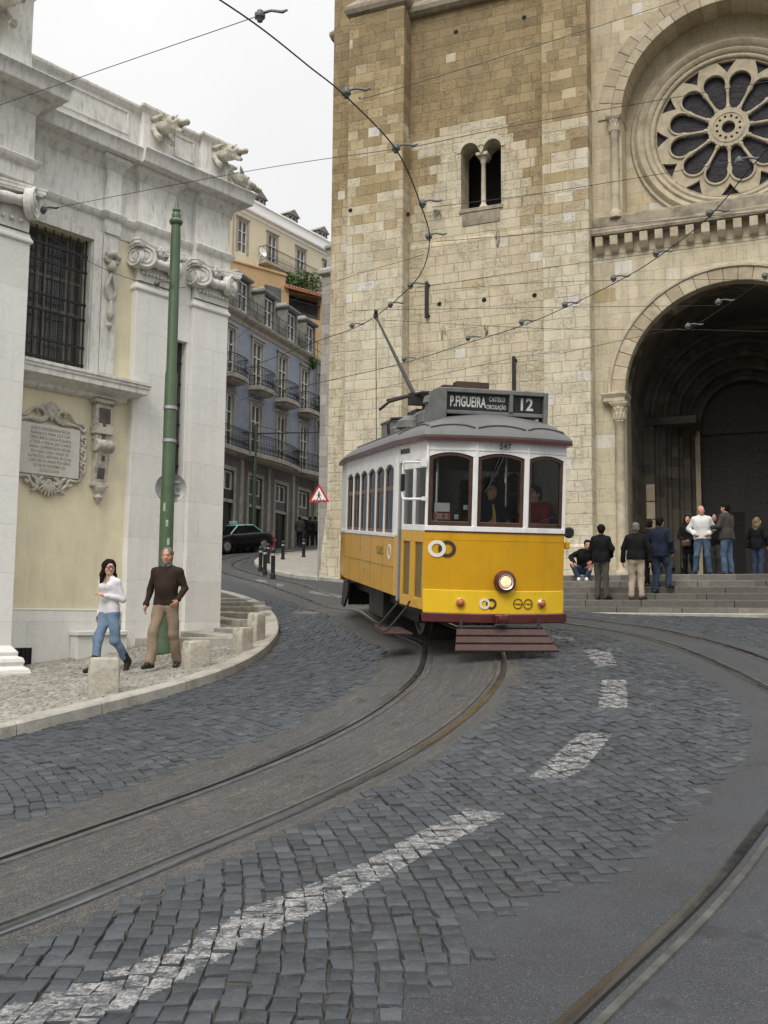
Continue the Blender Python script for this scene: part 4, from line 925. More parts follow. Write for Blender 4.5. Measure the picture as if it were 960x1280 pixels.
# gallery ledge on its corbels
mb = MB(); mb.ringstack(.05, 2*U0, .62, .7, [(0, 10.62), (.30, 10.66), (.32, 10.74), (.26, 10.80), (.26, 10.88), (.12, 10.98), (.10, 11.30), (.04, 11.36), (-.1, 11.42)], 0, 0); mb.build('gallery_ledge', M['stained'], ch, bevel=.01)
cb = None
for i in range(18):
    x = .28+i*.455; mb = MB(); mb.prism([(.66, 10.12), (.50, 10.16), (.36, 10.34), (.33, 10.62), (.66, 10.62)], x-.12, x+.12, 'x'); mb.build('corbel', M['vous%d' % random.choice((0, 2, 2))], ch, bevel=.015)
mb = MB(); mb.ringstack(.05, 2*U0, .645, .66, [(0, 10.10), (.012, 10.11), (.012, 10.62), (0, 10.63)], 0, 0); mb.build('corbel_ground', M['trim_stone'], ch)
# rose window
rw = bpy.data.objects.new('rose_window', None); link(rw, ch); rw.location = (U0, 1.53, ZR); rw.scale = (1.06, 1, 1.06)
mb = MB(); mb.lathe([(2.12, .30), (2.12, -.02), (2.16, -.06), (2.22, -.06), (2.26, -.02), (2.30, -.10), (2.38, -.12), (2.44, -.06), (2.50, -.14), (2.60, -.18), (2.68, -.12), (2.72, -.06), (2.80, -.08), (2.84, 0)], n=72, axis='y')
mb.f = [f for f in mb.f if len(f) == 4]; mb.mi = [0]*len(mb.f); mb.build('moulded_ring', M['rose_stone'], rw, smooth=50)
mb = MB()
for k in range(84):
    a = 2*math.pi*k/84; mb.box(-.045, .045, -.085, -.03, 2.275, 2.33, M=Matrix.Rotation(a, 4, 'Y'))
mb.build('tooth_ornament', M['trim_stone'], rw)['kind'] = 'stuff'
c_, rho, Rt = 1.40, .325, 2.13
mb = MB()
for k in range(12):
    a0 = 2*math.pi*(k+.5)/12; N = 24; cols = []
    for i in range(N+1):
        th = R(-15)+R(30)*i/N; sn = c_*math.sin(th); lim = math.asin(rho/c_)
        t2 = max(-lim, min(lim, th)); rl = c_*math.cos(t2)+math.sqrt(max(0, rho**2-(c_*math.sin(t2))**2))
        if abs(th) >= lim: rl = c_*math.cos(lim)-(abs(th)-lim)*1.2
        w_ = max(0, 1-(R(15)-abs(th))/R(7.5)); h1 = 2.06-.36*w_; h2 = 2.06
        cols.append((th, rl, h1 if w_ > 0 else None, h2))
    for (t0, l0, p0, q0), (t1, l1, p1, q1) in zip(cols[:-1], cols[1:]):
        segs = [(l0, l1, Rt, Rt)] if (p0 is None and p1 is None) else [(l0, l1, p0 or 2.06, p1 or 2.06), (q0, q1, Rt, Rt)]
        for (a, b, c2, d2) in segs:
            P = [(a, t0), (b, t1), (d2, t1), (c2, t0)]
            vs = [(r*math.cos(a0+t), y, r*math.sin(a0+t)) for y in (.02, .20) for r, t in P]
            mb.add(vs, [(0, 1, 2, 3), (7, 6, 5, 4), (0, 1, 5, 4), (2, 3, 7, 6)])
mb.build('tracery', M['rose_stone'], rw, doubles=.0005)
for k in range(12):
    a0 = 2*math.pi*(k+.5)/12; mb = MB(); mb.ring((c_*math.cos(a0), c_*math.sin(a0)), rho-.02, rho+.045, a0-R(112), a0+R(112), -.035, .1, 22); mb.build('petal_frame', M['rose_stone'], rw, smooth=40, bevel=.015)
    a = 2*math.pi*k/12; d = Vector((math.cos(a), 0, math.sin(a)))
    mb = MB(); P = [d*r+Vector((0, .04, 0)) for r in (.55, .62, .66, .70, .74, 1.10, 1.13, 1.17, 1.24, 1.34)]
    mb.tube(P, [.075, .07, .08, .055, .045, .045, .06, .05, .085, .07], 10); mb.build('spoke', M['rose_stone'], rw, smooth=50)
mb = MB(); holes = [[(.19*math.cos(a), .19*math.sin(a)) for a in np.linspace(0, 2*math.pi, 25)[:-1]]]
for k in range(12):
    a = 2*math.pi*(k+.5)/12; holes.append([(.33*math.cos(a)+.042*math.cos(b), .33*math.sin(a)+.042*math.sin(b)) for b in np.linspace(0, 2*math.pi, 11)[:-1]])
mb.panel([(.60*math.cos(a)*(1-.06*math.cos(12*a)**2), .60*math.sin(a)*(1-.06*math.cos(12*a)**2)) for a in np.linspace(0, 2*math.pi, 97)[:-1]], holes, -.03, .18)
mb.ring((0, 0), .43, .47, 0, 2*math.pi, -.05, 0, 40); mb.build('hub', M['rose_stone'], rw, smooth=40)
mb = MB(); mb.lathe([(0, .15), (2.14, .15), (2.14, .18), (0, .18)], n=48, axis='y'); gl = mb.build('stained_glass', M['lead_glass'], rw)
mb = MB()
for k in range(12):
    a0 = 2*math.pi*(k+.5)/12; cx, cz = 1.36*math.cos(a0), 1.36*math.sin(a0)
    for r in (.12, .22): mb.tube([(cx+r*math.cos(t), .145, cz+r*math.sin(t)) for t in np.linspace(0, 2*math.pi, 17)[:-1]], .008, 4, closed=True)
    for r in (.75, .95, 1.15, 1.4): mb.tube([(r*math.cos(a0+t), .143, r*math.sin(a0+t)) for t in (-.22, 0, .22)], .007, 4)
    mb.tube([(.6*math.cos(a0), .146, .6*math.sin(a0)), (1.7*math.cos(a0), .146, 1.7*math.sin(a0))], .007, 4)
mb.build('leading', plain('lead_grey', (.09, .09, .10), .5, .3), gl)
# the deep porch : vault, side walls, stepped inner doorway
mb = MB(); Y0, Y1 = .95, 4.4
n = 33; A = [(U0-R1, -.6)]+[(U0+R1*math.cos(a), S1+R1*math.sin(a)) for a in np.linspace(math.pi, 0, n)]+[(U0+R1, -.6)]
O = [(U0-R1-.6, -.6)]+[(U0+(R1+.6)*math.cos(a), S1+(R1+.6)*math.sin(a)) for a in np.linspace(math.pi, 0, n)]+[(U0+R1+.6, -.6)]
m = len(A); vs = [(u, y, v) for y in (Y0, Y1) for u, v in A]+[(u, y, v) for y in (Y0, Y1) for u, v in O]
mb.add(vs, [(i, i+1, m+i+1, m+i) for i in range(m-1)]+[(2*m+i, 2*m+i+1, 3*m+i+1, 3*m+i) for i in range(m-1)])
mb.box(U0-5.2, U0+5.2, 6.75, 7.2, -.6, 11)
mb.build('porch_vault', M['shaded_porch_stone'], ch, smooth=40)
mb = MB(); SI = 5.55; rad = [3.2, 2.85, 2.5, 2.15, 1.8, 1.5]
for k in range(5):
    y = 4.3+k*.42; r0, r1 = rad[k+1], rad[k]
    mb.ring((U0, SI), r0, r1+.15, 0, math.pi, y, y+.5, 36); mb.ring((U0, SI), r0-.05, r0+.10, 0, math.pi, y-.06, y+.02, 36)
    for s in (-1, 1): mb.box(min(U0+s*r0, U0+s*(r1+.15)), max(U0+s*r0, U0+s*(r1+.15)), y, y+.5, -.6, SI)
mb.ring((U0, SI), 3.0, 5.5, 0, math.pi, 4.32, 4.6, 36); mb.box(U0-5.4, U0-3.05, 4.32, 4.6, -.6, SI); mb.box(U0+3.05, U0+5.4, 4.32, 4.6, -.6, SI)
mb.build('archivolts', M['shaded_porch_stone'], ch, smooth=40, bevel=.02)
for k in range(1, 5):
    y = 4.3+k*.42
    for s in (-1, 1): col(U0+s*(rad[k]-.05), y-.10, .5, SI, .09, .45, 'shaded_porch_stone')
for s in (-1, 1):
    mb = MB()
    for j, z in enumerate((0, .9, 1.5, 2.1, 2.7)): mb.cur = j % 2; mb.box(U0+s*2.98-.14, U0+s*2.98+.14, 4.26, 4.35, z+.01, z+(.88 if j == 0 else .58))
    mb.cur = 0; mb.box(U0+s*1.62-.12, U0+s*1.62+.12, 5.92, 6.0, 0, 5.4)
    mb.build('jamb_stones', [M['vous1'], M['vous0']], ch, bevel=.01)
mb = MB(); mb.ringstack(U0-3.4, U0-1.45, 4.25, 6.3, [(0, SI-.25), (.06, SI-.15), (.06, SI-.02), (0, SI)], 0, 0); mb.build('inner_impost', M['shaded_porch_stone'], ch); mb = MB(); mb.ringstack(U0+1.45, U0+3.4, 4.25, 6.3, [(0, SI-.25), (.06, SI-.15), (.06, SI-.02), (0, SI)], 0, 0); mb.build('inner_impost', M['shaded_porch_stone'], ch)
mb = MB(); mb.box(U0-1.5, U0+1.5, 6.34, 6.44, -.05, SI); mb.prism([(U0+1.5*math.cos(a), SI+1.5*math.sin(a)) for a in np.linspace(math.pi, 0, 25)], 6.34, 6.44, 'y'); mb.box(U0-1.5, U0+1.5, 6.24, 6.36, SI-.35, SI-.1); mb.box(U0-.04, U0+.04, 6.30, 6.36, -.05, SI-.3)
dd = mb.build('door', M['wood_dark'], ch)
mb = MB()
for x in np.arange(-1.4, 1.45, .2):
    for z in np.arange(.5, 5.1, .45): mb.lathe([(0, -.03), (.025, -.015), (.03, 0)], n=6, M=Matrix.Translation((U0+x, 6.34, z)) @ Matrix.Rotation(math.pi/2, 4, 'X'))
mb.build('door_studs', M['iron'], dd); dd.children[0]['kind'] = 'stuff'
mb = MB(); mb.box(U0-.72, U0-.12, 6.31, 6.35, .35, 2.45); mb.build('wicket_opening', M['dark_void'], dd)
mb = MB(); mb.box(U0-1.55, U0+1.55, 5.95, 6.5, -.3, .18); mb.box(U0-1.55, U0+1.55, 5.6, 5.95, -.3, .02); mb.build('threshold', M['step_stone'], ch, bevel=.01)

# ------------------------------------------------------------------ stairs and platform before the front
st = CF.thing('church_stairs', 'broad flight of worn grey stone steps before the cathedral porch', 'steps')
NR = 6; RH = .163; TD = .45; LZ = -.15; LY = -4.85
mb = MB(); mb.box(-4.6, 13, LY, 6.6, -1.9, LZ); mb.build('landing', M['step_stone'], st, bevel=.015)
for k in range(1, NR):
    mb = MB(); x = -4.6
    while x < 13:
        L_ = random.uniform(1.0, 2.1); x1 = min(13, x+L_); dz = random.uniform(-.006, .006); mb.box(x+.004, x1-.004, LY-TD*k+random.uniform(-.008, .008), LY-TD*(k-1)+.03, -1.9, LZ-RH*k+dz); x = x1
    mb.build('step', M['step_stone'], st, bevel=.018, seg=2)
mb = MB(); mb.box(-4.6, 13, LY-TD*5-.42, LY-TD*5+.01, -1.9, LZ-RH*6+.03); mb.build('kerb_course', M['kerb_stone'], st, bevel=.02)
# iron bars fixed to the tower
for x, z0, z1, lab in ((-5.50, 8.7, 9.95, 'black iron bar on the tower wall below the twin window, beside the tram wire'), (-2.50, 5.75, 7.1, 'black iron bar standing on the tower wall just above the tram sign')):
    o = CF.w(x, .5, z0); b = thing('wall_bar', lab, 'iron bar', tuple(o), CF.a)
    mb = MB(); mb.box(-.055, .055, -.10, .0, 0, z1-z0); mb.build('bar', M['iron'], b, bevel=.01)
    for z in (.1, z1-z0-.1): mb = MB(); mb.box(-.08, .08, .0, .08, z-.03, z+.03); mb.build('bracket', M['iron'], b)
# putlog holes and soot marks on the tower
t_ = NT('soot_mark'); cc_ = t_.coord(); ms_ = t_.n('ShaderNodeMapping'); t_.l(cc_, ms_.inputs[0]); ms_.inputs['Scale'].default_value = (1, 1, .35)
t_.set((.03, .027, .022), .95, 0, None, Alpha=t_.math('MULTIPLY', t_.mr(t_.noise(ms_.outputs[0], 9, 6, .75, .6).outputs['Fac'], .44, .62), .85)); M['soot'] = t_.m
for px, py in ((549, 380), (605, 375), (668, 369), (438, 263), (510, 268), (655, 22), (570, 40)):
    u, z = CF.hit(px, py, .56); y = .57 if u > -6.2 else .0
    if z > 11.3 and u > -6.2: u, z = CF.hit(px, py, .65); y = .65
    if u <= -6.2: u, z = CF.hit(px, py, 0)
    mb = MB(); mb.lathe([(0, .0), (.055, .0), (.062, -.012), (.075, -.004), (.08, .004), (0, .006)], n=10, M=Matrix.Translation((u, y-.004, z)) @ Matrix.Rotation(-math.pi/2, 4, 'X')); mb.cur = 0; mb.build('putlog_hole', M['dark_void'], ch)
for px, py, w_, h_ in ((554, 415, .26, .75), (608, 412, .22, .6), (622, 298, .22, .7), (545, 268, .5, .5)):
    u, z = CF.hit(px, py, .57); y = .566 if z < 11.2 else .598
    g = random.Random(px); n = 14; mb = MB(); mb.add([(u+w_/2*math.cos(2*math.pi*k/n)*g.uniform(.55, 1), y-.003, z+h_/2*math.sin(2*math.pi*k/n)*g.uniform(.6, 1)) for k in range(n)], [tuple(range(n))]); mb.build('soot_mark', M['soot'], ch)
# ------------------------------------------------------------------ houses up the hill
M['blue_tile'] = plain('blue_tile_wall', (.225, .255, .33), .5, var=.12, scale=2, bump=.15, bscale=60, dirt=(.12, .14, .18), dscale=1.5, damt=.6)
M['ground_floor'] = plain('dark_stucco', (.15, .145, .145), .85, var=.2, scale=2, bump=.3, dirt=(.07, .065, .06), dscale=1.3, damt=.6)
M['old_stone'] = plain('old_dressed_stone', (.34, .315, .27), .85, var=.2, scale=3, bump=.3, dirt=(.14, .12, .10), dscale=1.6, damt=.6)
M['roof_zinc'] = plain('grey_mansard', (.185, .18, .165), .7, var=.25, scale=3, bump=.3, dirt=(.10, .095, .08), dscale=1.6, damt=.6)
M['frame_white'] = plain('white_window_frame', (.66, .66, .63), .5, var=.08)
M['far_glass'] = plain('far_window_glass', (.055, .065, .075), .12, var=.6, scale=1, Specular_IOR_Level=.7)
M['cream_wall'] = plain('pale_yellow_wall', (.68, .62, .46), .9, var=.08, dirt=(.55, .48, .33), dscale=1.2, damt=.4)
M['orange_wall'] = plain('orange_wall', (.50, .335, .18), .9, var=.12, dirt=(.38, .24, .12), dscale=1.2, damt=.5)
M['tile_roof'] = plain('clay_tile', (.36, .15, .09), .85, var=.35, scale=9, bump=.4)
M['shutter'] = plain('dark_green_door', (.02, .028, .024), .5, var=.3)
def window(par, x, z0, w, h, frame=M['frame_white'], y=0, mull=1, bars=(.3, .66), stone=None, depth=.18):
    """a casement let into the wall: frame > pane, stone surround"""
    mb = MB()
    f = .07
    mb.box(x-w/2, x+w/2, y+.02, y+.10, z0, z0+f); mb.box(x-w/2, x+w/2, y+.02, y+.10, z0+h-f, z0+h)
    for u in [x-w/2, x+w/2-f]+([x-f/2] if mull else []): mb.box(u, u+f, y+.022, y+.098, z0+f, z0+h-f)
    for b in bars: mb.box(x-w/2+f, x+w/2-f, y+.026, y+.09, z0+h*b, z0+h*b+.05)
    o = mb.build('window', frame, par)
    mb = MB(); mb.box(x-w/2, x+w/2, y+.10, y+.13, z0, z0+h); mb.build('pane', M['far_glass'], o)
    if stone:
        mb = MB(); s = .16
        mb.box(x-w/2-s, x-w/2, y-.07, y+.05, z0, z0+h+s); mb.box(x+w/2, x+w/2+s, y-.07, y+.05, z0, z0+h+s); mb.box(x-w/2, x+w/2, y-.068, y+.05, z0+h, z0+h+s); mb.box(x-w/2-s-.08, x+w/2+s+.08, y-.13, y+.0, z0+h+s, z0+h+s+.10)
        mb.build('surround', stone, o)
    return o
def balcony(par, x0, x1, z, d=.75, h=1.0, swell=0, plants=0):
    mb = MB(); n = 7; out = [(x0+(x1-x0)*i/n, -d-swell*math.sin(math.pi*i/n)) for i in range(n+1)]
    mb.prism([(x0, -.01)]+out+[(x1, -.01)], z-.22, z, 'z'); mb.prism([(x0+.1, -.01)]+[(a, b+.14) for a, b in out[1:-1]]+[(x1-.1, -.01)], z-.36, z-.22, 'z')
    o = mb.build('balcony', M['old_stone'], par)
    mb = MB(); path = [(x0+.04, -.05)]+[(a+(.04 if i == 0 else -.04 if i == n else 0), b+.05) for i, (a, b) in enumerate(out)]+[(x1-.04, -.05)]
    for zz, r in ((.08, .018), (.55, .012), (h-.12, .012), (h, .026)): mb.tube([(a, b, z+zz) for a, b in path], r, 5)
    for (a, b), (c, d2) in zip(path[:-1], path[1:]):
        L_ = math.hypot(c-a, d2-b); k = max(1, int(L_/.13))
        for i in range(k):
            t = i/k; u, v = a+(c-a)*t, b+(d2-b)*t; mb.tube([(u, v, z+.02), (u, v, z+h)], .011, 4)
            if L_ > .2: mb.tube([(u+.05*math.cos(q), v, z+.31+.11*math.sin(q)) for q in np.linspace(0, 2*math.pi, 7)[:-1]], .009, 4, closed=True)
    mb.build('railing', M['iron'], o)
    return o
def leaves(name, blobs, n, s, mat=M['leaf'], par=None, seed=1):
    g = np.random.default_rng(seed); V = []; Fq = []
    for i in range(n):
        c, r = blobs[g.integers(len(blobs))]; d = g.normal(0, 1, 3); d /= np.linalg.norm(d); p = np.array(c)+d*np.array(r)*g.random()**.4
        a = g.normal(0, 1, 3); a /= np.linalg.norm(a); b = np.cross(a, g.normal(0, 1, 3)); b /= np.linalg.norm(b); q = s*(.6+.8*g.random()); k = len(V)
        V += [p-a*q, p+b*q*.45, p+a*q, p-b*q*.45]; Fq.append((k, k+1, k+2, k+3))
    return rawmesh(name, V, Fq, mat, par)

BF = Frame(at(335, 690, 55), R(70))
bb = BF.thing('apartment_house', 'blue tiled old apartment house with iron balconies up the street', 'building')
BX0, BX1 = -13, 8.2; BAYS = [-11.2, -8.05, -4.95, -1.8, 1.35, 4.45, 7.2]
mb = MB(); holes = []
for x in BAYS:
    holes += [[(x-.55, 8.75), (x+.55, 8.75), (x+.55, 11.3), (x-.55, 11.3)], [(x-.55, 5.1), (x+.55, 5.1), (x+.55, 7.85), (x-.55, 7.85)]]
mb.panel([(BX0, 4.7), (BX1, 4.7), (BX1, 12.2), (BX0, 12.2)], holes, 0, .2); mb.box(BX0, BX1, .4, 11, -3, 12.1); mb.build('wall', M['blue_tile'], bb)
mb = MB(); gh = []
for x in BAYS: gh.append([(x-.75, -2.6), (x+.75, -2.6), (x+.75, 3.9), (x-.75, 3.9)])
mb.panel([(BX0, -3), (BX1, -3), (BX1, 4.7), (BX0, 4.7)], gh, -.06, .3); mb.build('ground_floor', M['ground_floor'], bb)
for i, x in enumerate(BAYS):
    window(bb, x, 8.75, 1.1, 2.55, stone=M['old_stone']); window(bb, x, 5.1, 1.1, 2.75, stone=M['old_stone'])
    g0 = max(-2.4, -.55+.10*(x+5)); arch = i in (3, 6)
    mb = MB(); mb.box(x-.75, x+.75, .08, .16, -2.6, 2.25); d = mb.build('street_door', M['shutter'], bb)
    mb = MB()
    for u in (-.72, -.03, .66): mb.box(x+u, x+u+.06, .05, .08, -2.6, 2.2)
    for zz in (g0+.5, g0+1.3, 2.1): mb.box(x-.72, x+.72, .055, .078, zz, zz+.06)
    mb.build('door_frame', M['black_paint'], d)
    mb = MB(); mb.box(x-.78, x+.78, -.05, .14, 2.25, 2.42); mb.box(x-.95, x-.75, -.10, -.01, -2.6, 4.05); mb.box(x+.75, x+.95, -.10, -.01, -2.6, 4.05); mb.box(x-.95, x+.95, -.102, -.01, 3.9, 4.1); mb.build('door_surround', M['old_stone'], d)
    window(bb, x, 2.9, 1.4, .95, bars=(), y=.02); mb = MB(); mb.box(x-.74, x+.74, -.04, .0, 2.44, 2.9); mb.build('transom_panel', M['black_paint'], d)
for x in BAYS: balcony(bb, x-.95, x+.95, 8.72, .7, 1.0, .12)
balcony(bb, BX0+.5, -3.5, 5.05, .55, 1.0, 0); balcony(bb, -3.3, 2.8, 5.05, .6, 1.0, .35); balcony(bb, 3.0, BX1-.3, 5.05, .6, 1.0, .3)
mb = MB(); mb.ringstack(BX0, BX1, 0, .4, [(0, 11.75), (.05, 11.8), (.08, 12.0), (.22, 12.1), (.30, 12.2), (.32, 12.32), (0, 12.4)], 1, 1); mb.build('cornice', M['old_stone'], bb)
mb = MB(); mb.ringstack(BX0, BX1, 1.2, 10, [(0, 12.2), (-.5, 15.5), (-1.2, 16.0)], 1, 1, 1); mb.build('mansard_roof', M['roof_zinc'], bb)
for x in BAYS:
    mb = MB(); mb.box(x-.75, x-.6, .9, 3, 12.3, 15.0); mb.box(x+.6, x+.75, .9, 3, 12.3, 15.0); mb.ringstack(x-.8, x+.8, .85, 3.2, [(0, 14.95), (.1, 15.05), (.1, 15.15), (-.3, 15.45)], 1, 1); d = mb.build('dormer', M['roof_zinc'], bb)
    window(d, x, 12.5, 1.15, 2.35, y=1.0)
mb = MB()
for zz in (.5, 1.0): mb.tube([(BX0, -.15, 12.35+zz), (BX1, -.15, 12.35+zz)], .02, 4)
for x in np.arange(BX0, BX1+.1, .9): mb.tube([(x, -.15, 12.3), (x, -.15, 13.4)], .018, 4)
mb.build('roof_railing', M['iron'], bb)
mb = MB(); mb.tube([(6.0, -.12, 12.0), (6.0, -.12, -.2)], .06, 8); mb.build('drainpipe', M['old_stone'], bb)
mb = MB()
for x in BAYS[:-1]: mb.box(x+1.42, x+1.72, -.13, -.05, -2.6, 4.6)
for i, x in enumerate(BAYS[:-1]): q = MB(); q.box(x+1.42, x+1.72, -.13, -.055, -2.6, 4.6); q.build('pier', M['old_stone'], bb)
for c, r, s in (((5.3, -.5, 9.0), .5, 4), ((4.9, -.3, 11.9), .55, 5), ((7.0, -.3, 11.2), .35, 6)):
    p = BF.w(*c); leaves('balcony_plant', [((0, 0, 0), (r*.6, r*.4, r)), ((.1, 0, -.4*r), (r*.4, r*.3, r*.5))], 120, .13, seed=s)
    o = bpy.data.objects['balcony_plant'] if s == 4 else bpy.data.objects[-1] if 0 else [q for q in bpy.data.objects if q.name.startswith('balcony_plant')][-1]
    o.location = p; tag(o, {4: 'green plant growing over the upper balcony of the blue house', 5: 'fern like weeds hanging from the cornice of the blue house', 6: 'small weed tuft at the far end of the blue house cornice'}[s], 'plant')

YF = Frame(at(350, 340, 74), R(57))
yb = YF.thing('yellow_house', 'pale yellow house with dormers on the hill above the blue roof', 'building')
mb = MB(); holes = []
YW = [-4.4, -1.0, 2.5, 6.0]
for x in YW: holes.append([(x-.5, .1), (x+.5, .1), (x+.5, 2.5), (x-.5, 2.5)])
mb.panel([(-6.5, -4), (14, -4), (14, 3.6), (-6.5, 3.6)], holes, 0, .2); mb.box(-6.5, 14, .3, 12, -8, 3.5); mb.build('wall', M['cream_wall'], yb)
for x in YW: window(yb, x, .1, 1.0, 2.4, stone=M['old_stone'])
mb = MB(); mb.ringstack(-6.5, 14, 0, .4, [(0, 3.1), (.06, 3.15), (.06, 3.3), (.25, 3.45), (.25, 3.6), (0, 3.7), (-.05, 4.4), (.05, 4.45), (0, 4.55)], 1, 1); mb.build('cornice', M['white_paint'], yb)
mb = MB(); mb.ringstack(-6.2, 14, .8, 11, [(0, 4.2), (-1.2, 5.6), (-4.6, 6.6)], 1, 1, 1); mb.build('roof', M['tile_roof'], yb)
for x in (-4.6, -1.4, 2.6, 6.6):
    mb = MB(); mb.box(x-.62, x-.5, .9, 3.5, 4.2, 5.6); mb.box(x+.5, x+.62, .9, 3.5, 4.2, 5.6); mb.prism([(x-.75, 5.55), (x+.75, 5.55), (x, 6.05)], .75, 3.5, 'y'); d = mb.build('dormer', M['roof_zinc'], yb); window(d, x, 4.5, 1.0, 1.1, y=.95)
balcony(yb, -2.6, 4.2, .05, .8, 1.1)
mb = MB(); mb.tube([(-5.4, -.06, 3.2), (-5.4, -.06, -4)], .05, 6); mb.build('drainpipe', M['old_stone'], yb)
mb = MB(); mb.tube([(-5.0, 2.5, 6.0), (-5.0, 2.5, 8.2)], .03, 4)
for k in range(4): mb.tube([(-5.4+.05*k, 2.5, 7.4+.2*k), (-4.6-.05*k, 2.5, 7.4+.2*k)], .015, 4)
mb.build('aerial', M['galv'], yb)
OF = Frame(at(350, 342, 64), R(41))
ob = OF.thing('orange_house', 'orange rendered house with a tiled terrace roof below the yellow house', 'building')
mb = MB(); mb.box(-6, .45, 0, 6, -9, 0); mb.box(.45, 9, 1.6, 6, -9, -.2); mb.box(.45, 9, .0, 1.6, -9, -2.5)
for x in (.45, 3.4, 6.4): mb.box(x, x+.3, .0, .4, -2.5, -.8)
mb.build('wall', M['orange_wall'], ob)
mb = MB(); mb.prism([(-.35, -.95), (2.0, -.2), (2.0, -.05), (-.35, -.78)], .35, 9.1, 'x')
for x in np.arange(.5, 9.1, .24): mb.tube([(x, -.37, -.80), (x, 2.0, -.03)], .075, 6)
mb.build('terrace_roof', M['tile_roof'], ob)
mb = MB()
for x in np.arange(.8, 8.8, .16): mb.tube([(x, .12, -2.5), (x, .12, -1.5)], .022, 4)
mb.box(.75, 8.8, .09, .15, -1.53, -1.46); mb.build('terrace_railing', M['iron'], ob)
mb = MB(); mb.box(.8, 8.8, 1.54, 1.59, -2.45, -.7); mb.build('terrace_glazing', M['far_glass'], ob)
mb = MB(); mb.box(-1.2, .1, -.03, .02, -2.4, -1.0); mb.build('window', M['far_glass'], ob)
mb = MB(); mb.ringstack(-6, .45, 0, 6, [(0, -.1), (.08, -.06), (.08, .05), (0, .1)], 1, 1); mb.build('coping', M['orange_wall'], ob)
mb = MB(); mb.lathe([(0, 0), (.12, .02), (.24, .07), (.32, .14), (.31, .155), (0, .05)], n=20, M=Matrix.Translation((-1.75, -.4, .85)) @ Matrix.Rotation(R(75), 4, 'X') @ Matrix.Rotation(R(15), 4, 'Y'))
mb.tube([(-1.75, -.35, .85), (-1.75, -.05, .5), (-1.75, .05, .1)], .03, 6); ds = mb.build('satellite_dish', M['white_paint'], None, smooth=40); ds.location = OF.o; ds.rotation_euler = (0, 0, OF.a)
tag(ds, 'white satellite dish on the roof edge of the orange house', 'satellite dish')
p = OF.w(2.6, 1.9, .3); sh = thing('terrace_shrub', 'dense dark green shrub on the orange house terrace roof', 'shrub', tuple(p), OF.a)
leaves('foliage', [((-1.0, 0, -.1), (.6, .6, .5)), ((-.2, 0, .2), (.7, .6, .7)), ((.7, .2, .5), (.8, .6, .9)), ((1.7, .2, .5), (.9, .6, 1.0))], 1100, .13, par=sh, seed=9)
mb = MB(); mb.tube([(0, 0, -.6), (.1, 0, -.1), (-.1, .1, .4)], [.07, .05, .02], 6); mb.tube([(.05, 0, -.3), (.6, .1, .5)], [.04, .02], 5); mb.build('stem', M['wood_dark'], sh)
# ------------------------------------------------------------------ the tram
def paint(name, col, rough=.32, var=.05, dirt=(.2, .14, .03), damt=.25, dscale=4, coat=.25):
    return plain(name, col, rough, var=var, scale=3, dirt=dirt, dscale=dscale, damt=damt, bump=.05, bscale=9, dstretch=(1.5, 1.5, .5), Coat_Weight=coat)
M['tram_yellow'] = paint('tram_yellow', (.60, .315, .004), .34, damt=.5, dirt=(.42, .26, .02))
M['tram_band'] = paint('tram_bright_band', (.80, .52, .02), .3, damt=.12)
M['tram_white'] = paint('tram_white', (.80, .80, .80), .4, dirt=(.46, .45, .42), damt=.5)
M['tram_maroon'] = paint('tram_maroon', (.085, .013, .013), .4, var=.15, dirt=(.08, .04, .035), damt=.5)
M['tram_roof'] = plain('tram_roof_grey', (.125, .125, .125), .65, var=.14, scale=3, bump=.15, bscale=40, dirt=(.08, .078, .072), dscale=2.5, damt=.6)
M['tram_grey'] = plain('tram_equipment_grey', (.15, .155, .15), .55, var=.15, dirt=(.07, .065, .06), dscale=4, damt=.6)
M['wood'] = plain('varnished_window_wood', (.055, .024, .010), .45, var=.3, scale=7, Coat_Weight=.3)
M['wood_side'] = plain('weathered_window_wood', (.13, .085, .055), .5, var=.25, scale=7)
M['under'] = plain('underframe_black', (.018, .017, .016), .7, var=.4, dirt=(.05, .04, .03), dscale=5)
M['rust_step'] = plain('worn_maroon_step', (.05, .019, .017), .6, var=.3, dirt=(.06, .045, .035), dscale=6, damt=.7)
M['chrome'] = plain('chrome', (.7, .7, .7), .15, 1, var=.05)
M['logo_white'] = plain('logo_white', (.74, .72, .66), .4, var=.04); M['logo_dark'] = plain('logo_dark', (.05, .035, .025), .4, var=.1)
M['sign_black'] = plain('sign_black', (.016, .017, .019), .35, var=.2); M['sign_letter'] = plain('sign_letter', (.55, .56, .53), .6, var=.05)
M['orange_lens'] = plain('orange_lens', (.42, .11, .03), .15, var=.2)
M['floor_dark'] = plain('tram_floor', (.03, .028, .026), .8); M['seat_wood'] = plain('tram_seat', (.09, .055, .03), .5)
def glass(name, tint, refl=1.45):
    t = NT(name); g = t.n('ShaderNodeBsdfGlossy'); g.inputs['Roughness'].default_value = .03; g.inputs['Color'].default_value = (.9, .92, .95, 1)
    tr = t.n('ShaderNodeBsdfTransparent'); tr.inputs[0].default_value = (*tint, 1); fr = t.n('ShaderNodeFresnel'); fr.inputs['IOR'].default_value = refl
    mx = t.n('ShaderNodeMixShader'); t.l(fr.outputs[0], mx.inputs[0]); t.l(tr.outputs[0], mx.inputs[1]); t.l(g.outputs[0], mx.inputs[2]); t.l(mx.outputs[0], t.out.inputs[0]); return t.m
M['glass'] = glass('window_glass', (.90, .92, .92), 1.35)
M['glass_side'] = glass('side_window_glass', (.86, .88, .88), 1.4)

